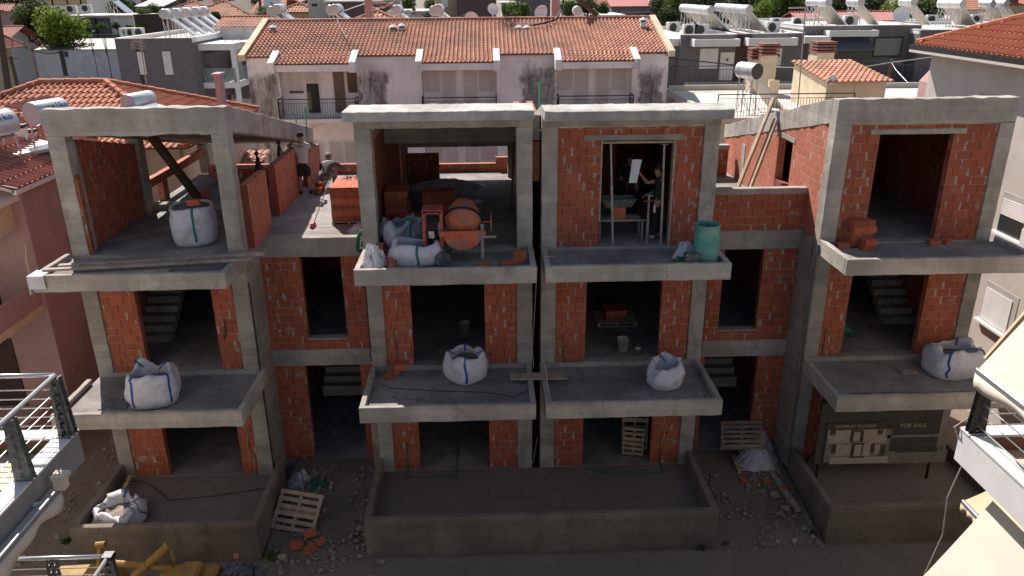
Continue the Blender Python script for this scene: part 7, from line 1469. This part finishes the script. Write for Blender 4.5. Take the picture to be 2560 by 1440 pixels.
    for s in (-1, 1): ey.lathe([(.001, -.011), (.009, -.006), (.011, 0), (.009, .006), (.001, .011)], (s*.033, .082, .012), 8)
    ey.xf(mt @ Matrix.Translation(Hv) @ R3)
    for i, s in enumerate((0, 1)):
        k = len(ey.v)//2; e2 = MB(); e2.v = ey.v[s*k:(s+1)*k]; e2.f = [[v-s*k for v in f] for f in ey.f if (f[0] >= k) == bool(s)]; e2.m = [0]*len(e2.f); e2.build('eye', 'darkhair', root)
    mo = MB(); mo.box(-.024, .024, .078, .086, -.062, -.054); mo.xf(mt @ Matrix.Translation(Hv) @ R3); mo.build('mouth', 'redpaint', root)
    return root, mt
# standing worker on the terrace, back to the camera, left arm over the brick wall
J1 = dict(pelvis=(0, 0, .93), spine=(0, .02, 1.13), chest=(-.01, .05, 1.34), neck=(-.01, .07, 1.5), head=(-.02, .1, 1.64), shL=(-.2, .04, 1.42), elL=(-.42, .16, 1.38), wrL=(-.3, .38, 1.46), shR=(.19, .05, 1.42), elR=(.22, .26, 1.24), wrR=(.06, .46, 1.36),
    hipL=(-.1, 0, .9), knL=(-.12, .03, .5), anL=(-.13, -.02, .09), toL=(-.15, .13, .04), hipR=(.1, 0, .9), knR=(.11, .03, .5), anR=(.13, -.02, .09), toR=(.16, .13, .04))
w1, mt = figure('worker in grey tee, black shorts and black cap at the brick wall', (-5.36, 5.5, ZS3), 0, J1, 'teegrey', 'black_cloth', 'black_cloth', 'black_cloth', shorts=True)
pr = MB(); sh = [c for c in w1.children if c.name.startswith('shirt')][0]
pr.box(-.08, .1, -.098, -.094, 1.385, 1.402); pr.lathe([(.012, 0), (.02, 0), (.02, .004), (.012, .004)], (-.11, -.095, 1.393), 12, axis='y'); pr.xf(mt); pr.build('print', 'bluep', sh)
# crouching worker to his right
J2 = dict(pelvis=(0, -.1, .42), spine=(.02, .06, .58), chest=(.04, .24, .70), neck=(.0, .38, .78), head=(-.02, .5, .84), shL=(-.17, .26, .72), elL=(-.25, .42, .48), wrL=(-.12, .58, .36), shR=(.22, .26, .72), elR=(.42, .32, .60), wrR=(.5, .5, .5),
    hipL=(-.11, -.1, .4), knL=(-.2, .3, .46), anL=(-.18, .06, .09), toL=(-.22, .2, .04), hipR=(.11, -.1, .4), knR=(.2, .3, .46), anR=(.2, .06, .09), toR=(.24, .2, .04))
figure('crouching worker in a dark long sleeved top and grey cap beside the standing one', (-4.84, 6.05, ZS3), RAD(-4), J2, 'charcoal', 'greycloth', 'shoe', 'capgrey', short_sleeve=False, look=(-.1, .9, -.3))
# man with the paper in the doorway, turned to the left
J3 = dict(pelvis=(0, 0, .95), spine=(0, -.01, 1.15), chest=(0, .0, 1.37), neck=(0, .02, 1.52), head=(0, .05, 1.66), shL=(-.19, .03, 1.44), elL=(-.16, .27, 1.36), wrL=(-.08, .46, 1.56), shR=(.19, 0, 1.44), elR=(.27, .03, 1.13), wrR=(.17, .26, 1.02),
    hipL=(-.1, 0, .92), knL=(-.11, .05, .5), anL=(-.11, .02, .09), toL=(-.12, .18, .04), hipR=(.1, 0, .92), knR=(.12, -.02, .5), anR=(.13, -.1, .09), toR=(.16, .05, .04))
base = V((3.98, .62, ZS3)); w3, mt = figure('man in black tee and trousers holding up folded papers in the doorway', base, RAD(72), J3, 'black_cloth', 'black_cloth', 'shoe', None, look=(-.05, 1, .1))
hv = mt @ V(J3['wrL']); pa = MB()
for k, (dx, a) in enumerate(((0, .22), (-.03, .12))):
    c = hv+V((-.10+dx, -.03+.02*k, .06)); R4 = Matrix.Rotation(a, 4, 'Y'); q = MB(); q.add([R4 @ V(p) for p in ((-.085, 0, -.3), (.095, 0, -.27), (.07, .015, .28), (-.09, .015, .25), (-.085, .002, -.3), (.095, .002, -.27), (.07, .017, .28), (-.09, .017, .25))], [(3, 2, 1, 0), (4, 5, 6, 7), (0, 1, 5, 4), (1, 2, 6, 5), (2, 3, 7, 6), (3, 0, 4, 7)]); q.xf(Matrix.Translation(c)); pa.add(q.v, q.f)
single(pa, 'paper_sheets', 'paper', 'white folded papers held up by the man in the doorway', 'papers')
J4 = dict(J3); J4.update(shL=(-.19, .03, 1.44), elL=(-.36, .2, 1.5), wrL=(-.12, .3, 1.62), elR=(.3, .1, 1.25), wrR=(.2, .3, 1.2), chest=(0, .06, 1.36), neck=(0, .12, 1.5), head=(0, .18, 1.63), pelvis=(0, -.02, .95))
figure('dim figure in black standing behind the raised papers', (3.62, 2.1, ZS3), RAD(150), J4, 'black_cloth', 'black_cloth', 'black_cloth', None, short_sleeve=False, look=(.1, 1, -.1))
